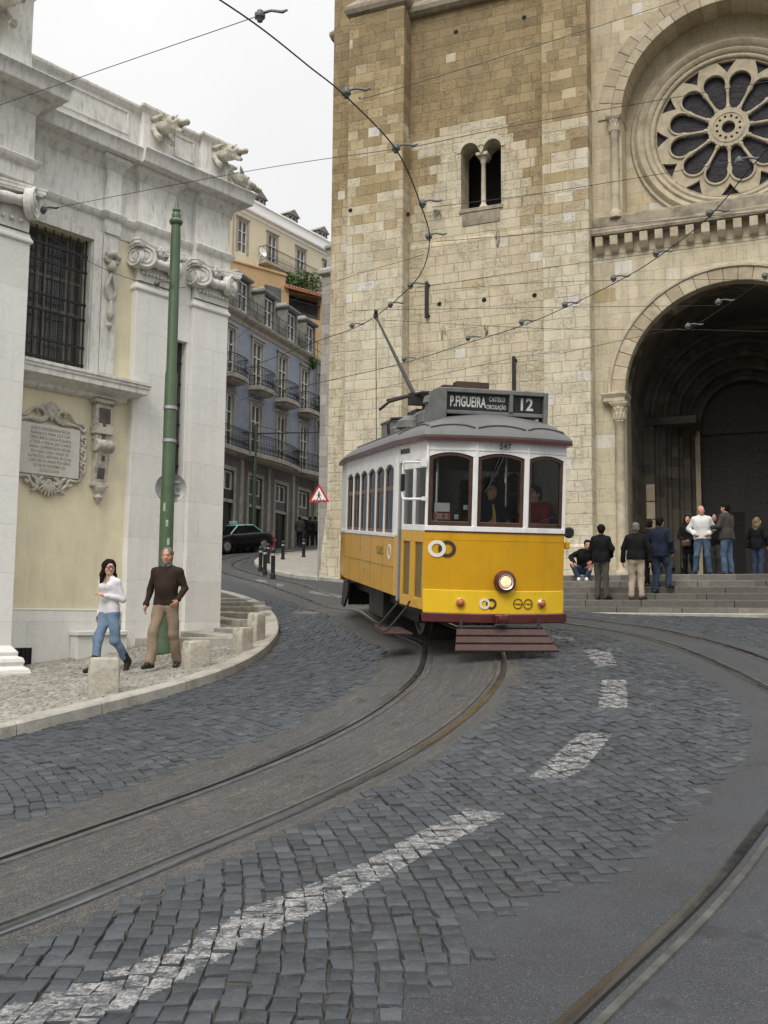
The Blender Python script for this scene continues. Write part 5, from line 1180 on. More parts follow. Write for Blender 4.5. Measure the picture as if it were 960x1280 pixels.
TX, TY = 1.42, 12.5
TZ0 = G(TX, TY); _b = np.array([TX, TY])+TAX*6; GRADE = math.atan((G(*_b)-TZ0)/6.0)
tram = thing('tram', 'yellow and white vintage tram with its headlight lit, coming down the hill', 'tram', (TX, TY, TZ0), rot=(GRADE, 0, math.atan2(.203, .979)))
TM = Matrix.Translation((TX, TY, TZ0)) @ Matrix.Rotation(math.atan2(.203, .979), 4, 'Z') @ Matrix.Rotation(GRADE, 4, 'X')
KF, WF, WS, Y1, Y2, YE = .236, .92, 1.04, 1.42, 5.46, 6.9
def front_y(x): return KF*x*x
def outline(n=14):
    f = [(x, front_y(x)) for x in np.linspace(-WF, WF, n)]
    return f+[(WS, Y1), (WS, Y2)]+[(-x, YE-y) for x, y in f]+[(-WS, Y2), (-WS, Y1)]
OUT = outline(); YM = YE/2
def inset(p, d): return (p[0]*(1-d/WS), YM+(p[1]-YM)*(1-d*.82/YM))
def band(mb, pts, z0, z1, th=.04, push=0., closed=False):
    """a wall standing on a plan line, thickness inward"""
    P = [Vector((*p, 0)) for p in pts]; n = len(P); N = []
    for i in range(n):
        a = P[(i-1) % n] if closed or i else P[i]; b = P[(i+1) % n] if closed or i < n-1 else P[i]
        t = (b-a).normalized(); N.append(Vector((t.y, -t.x, 0)))
    vs = []
    for i in range(n):
        o = P[i]+N[i]*push; q = P[i]-N[i]*th; vs += [(o.x, o.y, z0), (o.x, o.y, z1), (q.x, q.y, z1), (q.x, q.y, z0)]
    fs = []
    for i in range(n if closed else n-1):
        k = (i+1) % n
        for j in range(4): fs.append((4*i+j, 4*k+j, 4*k+(j+1) % 4, 4*i+(j+1) % 4))
    if not closed: fs += [(0, 1, 2, 3), tuple(4*(n-1)+j for j in (3, 2, 1, 0))]
    return mb.add(vs, fs)
FR = [(x, front_y(x)) for x in np.linspace(-WF, WF, 22)]
# the plan runs from left to right along the front, so outward is -y: flip the helper's normal by walking it reversed
rev = lambda L: list(reversed(L))
def P_(name, fn, mat, par=tram, **k):
    mb = MB(); fn(mb); return mb.build(name, mat, par, **k)
front = P_('front_panel', lambda m: band(m, FR, .78, 1.505, .05), M['tram_yellow'], smooth=30)
P_('front_band', lambda m: band(m, FR, .50, .785, .05, .012), M['tram_band'], smooth=30, bevel=.004)
P_('front_seams', lambda m: [m.box(x-.003, x+.003, front_y(x)-.003, front_y(x)+.003, .79, 1.495) for x in (-.62, .62)]+[band(m, FR, 1.405, 1.411, .01, .003)], M['tram_yellow'], front)
P_('belt_strip', lambda m: band(m, FR, 1.497, 1.512, .05, .008), M['tram_maroon'], smooth=30)
bump_ = P_('bumper', lambda m: band(m, [(x*1.02, front_y(x)-.03) for x, y in FR]+[(.95, .36)], .385, .505, .12, .03), M['tram_maroon'], smooth=30, bevel=.012)
def coup(m): m.box(-.08, .08, -.16, .0, .40, .50); m.lathe([(0, -.02), (.05, -.02), (.06, .02), (0, .03)], n=12, M=Matrix.Translation((0, -.17, .45)) @ Matrix.Rotation(math.pi/2, 4, 'X'))
P_('coupler', coup, M['tram_maroon'], bump_, bevel=.01)
P_('rear_panel', lambda m: (band(m, [(-x, YE-y) for x, y in FR], .50, 1.505, .05), band(m, [(-x, YE-y) for x, y in FR], 1.505, 2.5, .05)), M['tram_yellow'], smooth=30)
for s, L in ((1, [(WF, front_y(WF)), (WS, Y1), (WS, Y2), (WF, YE-front_y(WF))]), (-1, [(-WF, YE-front_y(WF)), (-WS, Y2), (-WS, Y1)])):
    o = P_('side_panel', lambda m: band(m, L, .61, 1.40, .05), M['tram_yellow'], bevel=.006)
    def seams(m):
        for y in np.linspace(Y1+.75, Y2-.6, 4): m.box(s*(WS+.0)-.004, s*WS+.004, y-.006, y+.006, .62, 1.395)
        m.box(s*WS-.006, s*WS+.006, Y1, Y2, .985, 1.0)
    P_('panel_seams', seams, plain('seam_yellow', (.34, .21, .01), .5), o)['kind'] = 'stuff'
    P_('side_belt', lambda m: band(m, L, 1.40, 1.455, .055, .012), M['tram_white'], bevel=.004)
class Chord:
    def __init__(s, a, b):
        a, b = Vector((*a, 0)), Vector((*b, 0)); e = (b-a).normalized(); s.W = (b-a).length; n = Vector((e.y, -e.x, 0))
        s.M = Matrix(((e.x, n.x, 0, a.x), (e.y, n.y, 0, a.y), (0, 0, 1, 0), (0, 0, 0, 1)))     # u along, v outward, z up
def arch_line(u0, u1, z, rise, n=10):
    return [(u0+(u1-u0)*i/n, z+rise*(1-(2*i/n-1)**2)) for i in range(n+1)]
def win_outline(u0, u1, z0, z1, rise): return [(u0, z0), (u1, z0)]+list(reversed(arch_line(u0, u1, z1, rise)))
def opening(ch, u0, u1, z0, z1, rise, fr, mat_fr, mat_gl, name='window', mid=None, par=tram, d=.0):
    o = win_outline(u0, u1, z0, z1, rise); i_ = win_outline(u0+fr, u1-fr, z0+fr*1.2, z1-fr*.7, rise*.95)
    mb = MB(); n = len(o); vs = [(u, v, z) for v in (-.012-d, -.05-d) for L in (o, i_) for u, z in L]
    fs = []
    for k in range(n):
        q = (k+1) % n; fs += [(k, q, n+q, n+k), (2*n+k, 2*n+q, 3*n+q, 3*n+k), (k, q, 2*n+q, 2*n+k), (n+k, n+q, 3*n+q, 3*n+k)]
    mb.add([tuple(ch.M @ Vector(v)) for v in vs], fs)
    if mid: mb.box(u0+fr, u1-fr, -.045-d, -.018-d, mid-.03, mid+.03, M=ch.M)
    w_ = mb.build(name, mat_fr, par, bevel=.005)
    mb = MB(); mb.prism(i_, -.036-d, -.032-d, 'y', M=ch.M); mb.build('pane', mat_gl, w_); return w_
XS = [-WF, -.335, .335, WF]
hd = MB(); pls = []; sl_ = MB(); fwin = []
for a, b in zip(XS[:-1], XS[1:]):
    c = Chord((a, front_y(a)), (b, front_y(b))); W_ = c.W
    al = arch_line(.03, W_-.03, 2.435, .055)
    hd.prism([(0, 2.50+.16), (0, 2.435), (.03, 2.435)]+al[1:-1]+[(W_-.03, 2.435), (W_, 2.435), (W_, 2.66)], -.06, 0, 'y', M=c.M)
    pl = MB(); pl.box(0, .034, -.06, 0, 1.5, 2.436, M=c.M); pl.box(0, .03, 0, .012, 1.55, 2.62, M=c.M); pl.build('front_pillar', M['tram_white'], tram, bevel=.004); pl = MB(); pl.box(W_-.034, W_, -.06, 0, 1.5, 2.436, M=c.M); pl.build('front_pillar', M['tram_white'], tram, bevel=.004)
    sl_.box(0, W_, -.06, .014, 1.512, 1.575, M=c.M); hd.box(.0, W_, 0, .008, 2.515, 2.53, M=c.M)
    fwin.append(opening(c, .036, W_-.036, 1.577, 2.43, .053, .046, M['wood'], M['glass']))
hd.build('front_header', M['tram_white'], tram); sl_.build('front_sill', M['tram_white'], tram, bevel=.004)
for s in (-1, 1):
    A, B = ((-WS, Y2), (-WS, Y1)) if s < 0 else ((WS, Y1), (WS, Y2))
    c = Chord(A, B); n = 6; pitch = (c.W-.16)/n; mb = MB()
    for i in range(n):
        u0 = .05+i*pitch if s < 0 else .11+i*pitch; u1 = u0+pitch; al = arch_line(u0+.035, u1-.035, 2.34, .07)
        mb.prism([(u0, 2.66), (u0, 2.34)]+al+[(u1, 2.34), (u1, 2.66)], -.05, 0, 'y', M=c.M)
        mb.box(u0, u0+.034, -.05, 0, 1.45, 2.341, M=c.M); mb.box(u1-.034, u1, -.05, 0, 1.45, 2.341, M=c.M)
        opening(c, u0+.036, u1-.036, 1.457, 2.335, .068, .035, M['wood_side'], M['glass_side'], 'side_window', mid=2.07)
    e0, e1 = (.05+n*pitch, c.W) if s < 0 else (0, .11); mb.box(e0, e1, -.05, .004, 1.45, 2.66, M=c.M); e0, e1 = (0, .05) if s < 0 else (.11+n*pitch, c.W); mb.box(e0, e1, -.05, .0, 1.45, 2.66, M=c.M)
    mb.build('side_wall', M['tram_white'], tram)
# platform corners: open entrance on the left, panelled on the right and behind
cL = Chord((-WS, Y1), (-WF, front_y(WF)))
mb = MB(); mb.box(0, cL.W, -.05, 0, 2.40, 2.66, M=cL.M); mb.box(-.0, .16, -.05, .003, 1.42, 2.40, M=cL.M); mb.build('entrance_header', M['tram_white'], tram, bevel=.004)
mb = MB(); mb.box(0, .155, -.05, .0, .61, 1.42, M=cL.M); mb.build('corner_panel', M['tram_yellow'], tram, bevel=.004)
mb = MB(); mb.box(.165, .21, -.06, .01, .55, 2.40, M=cL.M); mb.build('entrance_post', M['galv'], tram, bevel=.004)
for u0, u1 in ((.27, .73), (.74, cL.W-.01)):
    m2 = M_ = cL.M.copy(); mb = MB(); mb.box(u0, u1, -.055, -.01, .52, .66, M=M_); mb.box(u0, u1, -.055, -.01, 1.36, 1.5, M=M_); mb.box(u0, u0+.09, -.055, -.01, .66, 1.36, M=M_); mb.box(u1-.09, u1, -.055, -.01, .66, 1.36, M=M_)
    d = mb.build('door_leaf', M['tram_yellow'], tram, bevel=.005)
    mb = MB(); mb.box(u0+.09, u1-.09, -.05, -.03, .66, 1.36, M=M_); mb.build('slot', plain('slot_brown', (.14, .10, .035), .5), d)
    mb = MB(); mb.box(u0, u1, -.055, -.01, 1.503, 1.58, M=M_); mb.box(u0, u1, -.055, -.01, 2.3, 2.39, M=M_); mb.box(u0, u0+.035, -.055, -.01, 1.58, 2.3, M=M_); mb.box(u1-.035, u1, -.055, -.01, 1.58, 2.3, M=M_); mb.build('door_top', M['tram_white'], d, bevel=.004)
    mb = MB(); mb.box(u0+.035, u1-.035, -.04, -.03, 1.58, 2.3, M=M_); mb.build('pane', M['glass'], d)
def guard(m): m.tube([(-.945, .22, 2.36), (-1.10, .50, 2.37), (-1.13, .56, 2.36), (-1.135, .57, 2.30), (-1.135, .57, 1.96), (-1.13, .55, 1.91), (-1.10, .50, 1.90), (-.945, .22, 1.90)], .016, 8); m.box(-1.0, -.93, .14, .22, 2.30, 2.40); m.box(-.97, -.93, .17, .22, 1.88, 1.93)
P_('guard_rail', guard, M['tram_white'], smooth=40)
P_('mirror', lambda m: m.box(-1.16, -1.11, .54, .60, 2.0, 2.22), M['black_paint'], bevel=.01)
for L in ([(WF, front_y(WF)), (WS, Y1)], [(WS, Y2), (WF, YE-front_y(WF))], [(-WF, YE-front_y(WF)), (-WS, Y2)]):
    P_('corner_wall', lambda m: band(m, L, 1.40, 2.66, .05), M['tram_white'])
P_('rear_header', lambda m: band(m, [(-x, YE-y) for x, y in FR], 2.5, 2.66, .05), M['tram_white'])
def wm(m): m.lathe([(0, -.02), (.06, -.02), (.075, 0), (.06, .02), (0, .02)], n=14, M=Matrix.Translation((1.02, .30, 1.53)) @ Matrix.Rotation(math.pi/2, 4, 'X')); m.tube([(.93, .22, 1.50), (1.02, .30, 1.50)], .015, 6)
mr_ = P_('mirror', wm, M['black_paint'], smooth=40); P_('marker_box', lambda m: m.box(.94, 1.02, .24, .34, 1.32, 1.42), M['tram_yellow'], bevel=.012)
# roof
PROF = [(-.055, 2.655), (-.065, 2.70), (-.03, 2.745), (.05, 2.815), (.17, 2.895), (.34, 2.965), (.55, 3.02), (.78, 3.055), (1.0, 3.07)]
def ring_at(d, n=None): return [inset(p, d) for p in OUT]
mb = MB(); nO = len(OUT); vs = []
for d, z in PROF: vs += [(x, y, z) for x, y in ring_at(d)]
fs = [tuple(range(nO)), tuple(range(len(vs)-1, len(vs)-nO-1, -1))]
for i in range(len(PROF)-1):
    for j in range(nO): fs.append((i*nO+j, i*nO+(j+1) % nO, (i+1)*nO+(j+1) % nO, (i+1)*nO+j))
mb.add(vs, fs); roof = mb.build('roof', M['tram_roof'], tram, smooth=35)
P_('eave_trim', lambda m: band(m, [inset(p, -.05) for p in OUT], 2.635, 2.672, .05, .02, True), M['tram_maroon'], smooth=30)
def roof_pt(x, y, d):
    z = np.interp(d, [p[0] for p in PROF], [p[1] for p in PROF]); q = inset((x, y), d); return (q[0], q[1], z+.008)
g_ = MB()
for a, b in zip(XS[:-1], XS[1:]): g_.tube([roof_pt(x, front_y(x), .025+.055*(1-(2*t-1)**2)) for t, x in [(t, a+.02+(b-a-.04)*t) for t in np.linspace(0, 1, 13)]], .014, 6)
for s in (-1, 1): g_.tube([roof_pt(s*(WF+(WS-WF)*t), front_y(WF)+(Y1-front_y(WF))*t, .03+.12*(1-(2*t-1)**2)) for t in np.linspace(.05, 1, 12)], .014, 6); g_.tube([roof_pt(s*WS, y, .16) for y in np.linspace(Y1, Y2, 8)], .012, 6)
g_.build('rain_strips', M['tram_roof'], roof, smooth=60)
# destination box
sg = P_('sign_box', lambda m: (m.box(-.74, -.62, .42, .92, 2.80, 3.335), m.box(.68, .74, .42, .62, 2.80, 3.335), m.box(-.62, .68, .42, .92, 3.28, 3.34), m.box(-.62, .68, .44, .90, 3.005, 3.055), m.box(.215, .265, .42, .9, 3.055, 3.28), m.box(-.62, .68, .60, .90, 3.055, 3.28)), M['tram_grey'], bevel=.008)
P_('sign_panel', lambda m: m.box(-.615, .21, .475, .49, 3.06, 3.275), M['sign_black'], sg); P_('sign_panel', lambda m: m.box(.27, .675, .475, .49, 3.06, 3.275), M['sign_black'], sg)
text_mesh('sign_text', 'P.FIGUEIRA', .185, M['sign_letter'], sg, facing(-.33, .474, 3.165), .002, sx=.50, spacing=1.05, bold=.005)
text_mesh('sign_text', 'CASTELO', .080, M['sign_letter'], sg, facing(.06, .474, 3.215), .002, sx=.64, bold=.001); text_mesh('sign_text', 'CIRCULAÇÃO', .075, M['sign_letter'], sg, facing(.052, .474, 3.115), .002, sx=.56, bold=.001)
text_mesh('sign_text', '12', .22, M['sign_letter'], sg, facing(.45, .474, 3.165), .002, sx=.95, bold=.005)
# roof gear
P_('roof_box', lambda m: m.ringstack(-.62, -.12, 3.9, 4.6, [(0, 2.9), (0, 3.22), (.02, 3.23), (.02, 3.26), (-.05, 3.28)], 1, 1, 1), M['tram_grey'], roof, bevel=.01)
P_('roof_box', lambda m: m.ringstack(-.6, .1, 1.75, 2.5, [(.02, 3.0), (0, 3.16), (-.08, 3.24)], 1, 1, 1), M['tram_grey'], roof, bevel=.02)
P_('roof_vent', lambda m: m.lathe([(0, 2.9), (.16, 2.95), (.15, 3.22), (.19, 3.24), (.17, 3.32), (.08, 3.36), (0, 3.37)], c=(-.52, 1.35, 0), n=20), M['tram_grey'], roof, smooth=40)
P_('roof_vent', lambda m: m.lathe([(0, 2.9), (.30, 2.98), (.28, 3.08), (.16, 3.16), (0, 3.18)], c=(-.55, 2.4, 0), n=20), M['tram_grey'], roof, smooth=40)
P_('roof_vent', lambda m: m.lathe([(0, 2.9), (.26, 2.96), (.24, 3.06), (.12, 3.12), (0, 3.13)], c=(-.5, 3.4, 0), n=20), M['tram_grey'], roof, smooth=40)
P_('roof_pipe', lambda m: m.tube([(-.78, 3.2, 2.9), (-.80, 3.2, 3.12), (-.74, 3.25, 3.2), (-.5, 3.3, 3.22), (-.2, 3.3, 3.2)], .025, 8), M['under'], roof, smooth=40)
pb_ = P_('trolley_base', lambda m: (m.box(-.5, .1, 2.6, 3.2, 3.1, 3.3), m.lathe([(0, 3.2), (.14, 3.2), (.12, 3.4), (0, 3.42)], c=(-.22, 2.9, 0), n=14), m.tube([(-.36, 2.6, 3.52), (-.30, 3.3, 3.62)], .03, 6), m.tube([(-.1, 2.6, 3.52), (-.16, 3.3, 3.62)], .03, 6)), M['under'], roof, smooth=40)
P_('trolley_arms', lambda m: (m.tube([(-.1, 1.3, 3.42), (-.6, 1.9, 3.45), (-1.0, 2.2, 3.33), (-1.12, 2.3, 3.22)], .022, 6), m.tube([(-.1, 1.7, 3.45), (-.55, 2.3, 3.49), (-.95, 2.6, 3.4)], .02, 6), m.box(-.75, -.45, 1.95, 2.1, 3.28, 3.45)), M['under'], roof, smooth=40)
P_('wood_plank', lambda m: (m.box(-.52, -.02, 1.0, 2.6, 3.40, 3.45), m.box(-.50, -.42, 1.1, 1.2, 3.0, 3.40), m.box(-.10, -.02, 1.1, 1.2, 3.0, 3.40), m.box(-.35, .1, .95, 1.15, 3.40, 3.50)), plain('tarred_wood', (.06, .035, .025), .7, var=.3), roof)
tip = TM.inverted() @ Vector(at(470, 396, 19.2)); base = Vector((-.40, 2.9, 3.42))
def poleshape(m):
    m.tube([base, base.lerp(tip, .5), tip], [.036, .028, .020], 8); d = (tip-base).normalized()
    m.tube([tip-d*.05, tip+d*.12], .045, 8); m.lathe([(0, -.03), (.05, -.03), (.035, 0), (.05, .03), (0, .03)], c=tuple(tip+Vector((0, .02, .10))), n=12, axis='x')
P_('trolley_pole', poleshape, M['under'], roof, smooth=40)
P_('trolley_rope', lambda m: m.tube([tip, tip.lerp(Vector((-.62, 5.0, 2.95)), .5)+Vector((0, .0, -.06)), Vector((-.62, 5.0, 2.95))], .008, 5), M['cable'], roof)
# front fittings
def on_front(u, z, off=.004): return Vector((u, front_y(u)-off, z))
def ring_logo(name, cx, cz, r0, r1, mat, off, par):
    mb = MB(); n = 36; vs = []
    for i in range(n):
        a = 2*math.pi*i/n
        for r, o in ((r0, off), (r1, off), (r1, off-.006), (r0, off-.006)): vs.append(on_front(cx+r*math.cos(a), cz+r*math.sin(a), o))
    mb.add(vs, [(4*i+j, 4*((i+1) % n)+j, 4*((i+1) % n)+(j+1) % 4, 4*i+(j+1) % 4) for i in range(n) for j in range(4)]); return mb.build(name, mat, par)
ring_logo('ring_emblem', -.655, 1.29, .062, .105, M['logo_dark'], .008, front); ring_logo('ring_emblem', -.775, 1.29, .062, .105, M['logo_white'], .0105, front)
ring_logo('ring_emblem', -.10, .625, .040, .066, M['logo_dark'], .020, front); ring_logo('ring_emblem', -.185, .625, .040, .066, M['logo_white'], .0225, front)
ring_logo('ring_emblem', .25, .63, .055, .064, M['logo_dark'], .020, front); ring_logo('ring_emblem', .39, .625, .055, .064, M['logo_dark'], .020, front)
P_('ring_emblem_bar', lambda m: (m.box(.20, .30, front_y(.25)-.021, front_y(.25)-.016, .622, .632), m.box(.34, .44, front_y(.4)-.021, front_y(.4)-.016, .622, .632)), M['logo_dark'], front)
def rivets(m):
    for z in (.53, .755):
        for x in np.linspace(-.86, .86, 15): m.lathe([(0, 0), (.007, 0), (.005, .004), (0, .005)], n=6, M=Matrix.Translation((x, front_y(x)-.012, z)) @ Matrix.Rotation(math.pi/2, 4, 'X'))
P_('rivets', rivets, M['tram_band'], front)['kind'] = 'stuff'
text_mesh('fleet_number', '547', .10, M['logo_dark'], tram, facing(.03, -.010, 2.575), .002, sx=.9, spacing=1.15, bold=.002)
hl = P_('headlight', lambda m: m.lathe([(0, 0), (.135, .0), (.14, .05), (.125, .085), (.10, .095), (.085, .08), (.085, .06), (0, .06)], n=32, M=Matrix.Translation((.06, 0, .905)) @ Matrix.Rotation(math.pi/2, 4, 'X')), M['tram_maroon'], smooth=40)
def lampmat():
    t = NT('lit_headlamp'); c = t.coord(); v = t.n('ShaderNodeTexVoronoi'); t.l(c, v.inputs[0]); v.inputs['Scale'].default_value = 22
    t.set(t.ramp(v.outputs['Distance'], [(.0, (.9, .75, .5)), (.6, (.55, .38, .2))]), .1); t.l(t.ramp(v.outputs['Distance'], [(0, (1, .82, .55)), (.5, (.75, .42, .2))]), t.p.inputs['Emission Color']); t.p.inputs['Emission Strength'].default_value = .9; return t.m
P_('lens', lambda m: m.lathe([(0, .095), (.03, .092), (.06, .082), (.083, .066), (.083, .06), (0, .06)], n=28, M=Matrix.Translation((.06, 0, .905)) @ Matrix.Rotation(math.pi/2, 4, 'X')), lampmat(), hl, smooth=60)
P_('lens_ring', lambda m: m.lathe([(.083, .075), (.09, .09), (.098, .094), (.098, .085), (.083, .07)], n=28, M=Matrix.Translation((.06, 0, .905)) @ Matrix.Rotation(math.pi/2, 4, 'X')), M['chrome'], hl, smooth=60)
for x in (-.48, .58):
    o = P_('indicator', lambda m: m.lathe([(0, 0), (.062, 0), (.062, .02), (.05, .035), (.045, .03), (0, .03)], n=22, M=Matrix.Translation((x, front_y(x)-.005, .63)) @ Matrix.Rotation(2*KF*x, 4, 'Z') @ Matrix.Rotation(math.pi/2, 4, 'X')), M['chrome'], smooth=40)
    P_('lens', lambda m: m.lathe([(.046, .03), (.04, .05), (.02, .06), (0, .062), (0, .03)], n=18, M=Matrix.Translation((x, front_y(x)-.005, .63)) @ Matrix.Rotation(2*KF*x, 4, 'Z') @ Matrix.Rotation(math.pi/2, 4, 'X')), M['orange_lens'], o, smooth=60)
text_mesh('entrance_lettering', 'ENTRADA', .09, M['logo_dark'], tram, cL.M @ Matrix.Translation((.38, .005, 2.54)) @ Matrix.Rotation(math.pi/2, 4, 'X'), .002, sx=.85, spacing=1.1, bold=.003)
cS = Chord((-WS, Y2), (-WS, Y1))
text_mesh('side_lettering', 'CARRIS', .17, plain('letter_olive', (.28, .19, .03), .5), tram, cS.M @ Matrix.Translation((cS.W-.95, .004, 1.19)) @ Matrix.Rotation(math.pi/2, 4, 'X'), .002, sx=.9, bold=.003)
def srg(m):
    n = 28; vs = []
    for i in range(n):
        a = 2*math.pi*i/n
        for r, o in ((.075, .004), (.11, .004), (.11, .001), (.075, .001)): vs.append(tuple(cS.M @ Vector((cS.W-.30+r*math.cos(a), o, 1.19+r*math.sin(a)))))
    m.add(vs, [(4*i+j, 4*((i+1) % n)+j, 4*((i+1) % n)+(j+1) % 4, 4*i+(j+1) % 4) for i in range(n) for j in range(4)])
P_('ring_emblem', srg, M['logo_white'])
# cards behind the left windscreen, wiper
c0 = Chord((XS[0], front_y(XS[0])), (XS[1], front_y(XS[1])))
cd = P_('window_card', lambda m: m.box(.11, .30, -.07, -.062, 1.75, 1.86, M=c0.M), M['logo_white']); P_('window_card', lambda m: m.box(.47, .55, -.07, -.062, 1.78, 1.84, M=c0.M), plain('card_blue', (.35, .5, .55), .5)); P_('window_card', lambda m: m.box(.36, .41, -.07, -.062, 1.66, 1.72, M=c0.M), plain('card_pale', (.45, .55, .6), .5))
pc = P_('window_card', lambda m: m.box(.10, .31, -.07, -.063, 1.645, 1.735, M=c0.M), plain('card_red', (.36, .10, .07), .5)); text_mesh('card_text', '2E 2', .085, M['logo_white'], pc, c0.M @ Matrix.Translation((.205, -.0615, 1.69)) @ Matrix.Rotation(math.pi/2, 4, 'X'), .001)
c2 = Chord((XS[2], front_y(XS[2])), (XS[3], front_y(XS[3]))); P_('wiper', lambda m: (m.tube([tuple(c2.M @ Vector(v)) for v in ((.52, .01, 1.60), (.42, .012, 1.72), (.20, .0, 1.66))], .008, 5), m.tube([tuple(c2.M @ Vector(v)) for v in ((.38, .012, 1.80), (.50, .012, 1.61))], .007, 5)), M['black_paint'])
c1 = Chord((XS[1], front_y(XS[1])), (XS[2], front_y(XS[2]))); P_('wiper', lambda m: (m.tube([tuple(c1.M @ Vector(v)) for v in ((.36, .012, 2.46), (.24, .012, 2.2), (.12, .012, 2.0))], .008, 5), m.tube([tuple(c1.M @ Vector(v)) for v in ((.30, .014, 2.44), (.16, .014, 2.06))], .006, 5)), M['black_paint'])
# lifeguard, step, underframe
def fender(m):
    n = 4
    for k in range(3):
        t0, t1 = k/3+.03, (k+1)/3-.045; q = []
        for t in (t0, t1): q.append((.56+.10*t, -.10-.30*t, .335-.245*t))
        (w0, y0, z0), (w1, y1, z1) = q; m.add([(-w0, y0, z0), (w0, y0, z0), (w1, y1, z1), (-w1, y1, z1), (-w0, y0+.01, z0-.025), (w0, y0+.01, z0-.025), (w1, y1+.01, z1-.025), (-w1, y1+.01, z1-.025)], [(0, 1, 2, 3), (7, 6, 5, 4), (0, 4, 5, 1), (1, 5, 6, 2), (2, 6, 7, 3), (3, 7, 4, 0)])
    for x in (-.42, 0, .42): m.tube([(x, -.08, .30), (x*1.1, -.36, .07)], .016, 6)
lg = P_('lifeguard', fender, M['rust_step'], bevel=.004)
P_('hanger', lambda m: [m.tube([(x, -.06, .45), (x, -.09, .32)], .02, 6) for x in (-.5, .5)]+[m.tube([(-.55, -.08, .345), (.55, -.08, .345)], .022, 8)], M['under'], lg)
stp = P_('step', lambda m: (m.prism([(-1.30, .62), (-.95, .55), (-.95, 1.30), (-1.30, 1.22)], .17, .20, 'z'), m.box(-1.32, -1.29, .62, 1.22, .16, .23)), M['rust_step'], bevel=.006)
P_('step_strap', lambda m: [m.tube([(-1.29, y, .2), (-1.20, y, .30), (-1.02, y, .52), (-.98, y, .60)], .014, 6) for y in (.64, 1.2)], M['under'], stp)
def under(m):
    m.box(-.8, .8, .25, 6.6, .42, .62); m.box(-.62, .62, 1.6, 5.2, .22, .45); m.box(-.9, -.6, 2.7, 3.8, .18, .6); m.box(.6, .9, 2.7, 3.8, .18, .6)
    m.prism([(5.2, .55), (5.75, .55), (5.95, .12), (5.7, .08), (5.35, .3)], -1.0, -.96, 'x')
    m.box(-.9, .9, 5.7, 5.78, .12, .5)
uf = P_('underframe', under, M['under'])
for y in (2.0, 4.75):
    P_('axle', lambda m: m.tube([(-.5, y, .33), (.5, y, .33)], .06, 8), M['under'], uf)
    for s in (-1, 1):
        P_('wheel', lambda m: m.lathe([(0, -.05), (.12, -.06), (.13, -.03), (.26, -.03), (.27, -.06), (.33, -.055), (.34, .03), (.36, .05), (.27, .05), (.26, .0), (0, .0)], c=(s*.45, y, .345), n=28, axis='x'), M['rail_dull'], smooth=35)
# inside
P_('floor', lambda m: m.prism([inset(p, .07) for p in OUT], .70, .74, 'z'), M['floor_dark'])
P_('ceiling', lambda m: m.prism([inset(p, .09) for p in OUT], 2.60, 2.63, 'z'), plain('tram_ceiling', (.62, .58, .47), .7))
bh = P_('bulkhead', lambda m: (m.box(-.95, -.48, 1.48, 1.54, .74, 1.5), m.box(.48, .95, 1.48, 1.54, .74, 1.5), m.box(-.95, -.88, 1.48, 1.54, 1.5, 2.6), m.box(-.52, -.46, 1.48, 1.54, 1.5, 2.6), m.box(.46, .52, 1.48, 1.54, 1.5, 2.6), m.box(.88, .95, 1.48, 1.54, 1.5, 2.6), m.box(-.95, .95, 1.485, 1.535, 2.35, 2.6)), M['seat_wood'])
for y in (2.2, 2.85, 3.5, 4.15, 4.8):
    for s in (-1, 1): P_('seat', lambda m: (m.box(s*.28, s*.9, y, y+.42, 1.12, 1.18), m.box(s*.28, s*.9, y+.42, y+.47, 1.12, 1.72), m.box(s*.35, s*.4, y+.1, y+.3, .74, 1.12)), M['seat_wood'], bevel=.01)
P_('controller', lambda m: (m.lathe([(0, .74), (.16, .74), (.16, 1.55), (.12, 1.62), (0, 1.64)], c=(-.28, .42, 0), n=18), m.tube([(-.28, .42, 1.66), (-.1, .40, 1.68)], .02, 6)), M['under'], smooth=40)
P_('grab_pole', lambda m: m.tube([(.30, .75, .74), (.30, .75, 2.6)], .016, 6), M['chrome']); P_('grab_pole', lambda m: m.tube([(-.62, .8, .74), (-.62, .8, 2.6)], .016, 6), M['chrome'])
# ------------------------------------------------------------------ street furniture
def standing(px, py, dz=0): p = gp(px, py, dz); return (p[0], p[1], p[2]+dz)
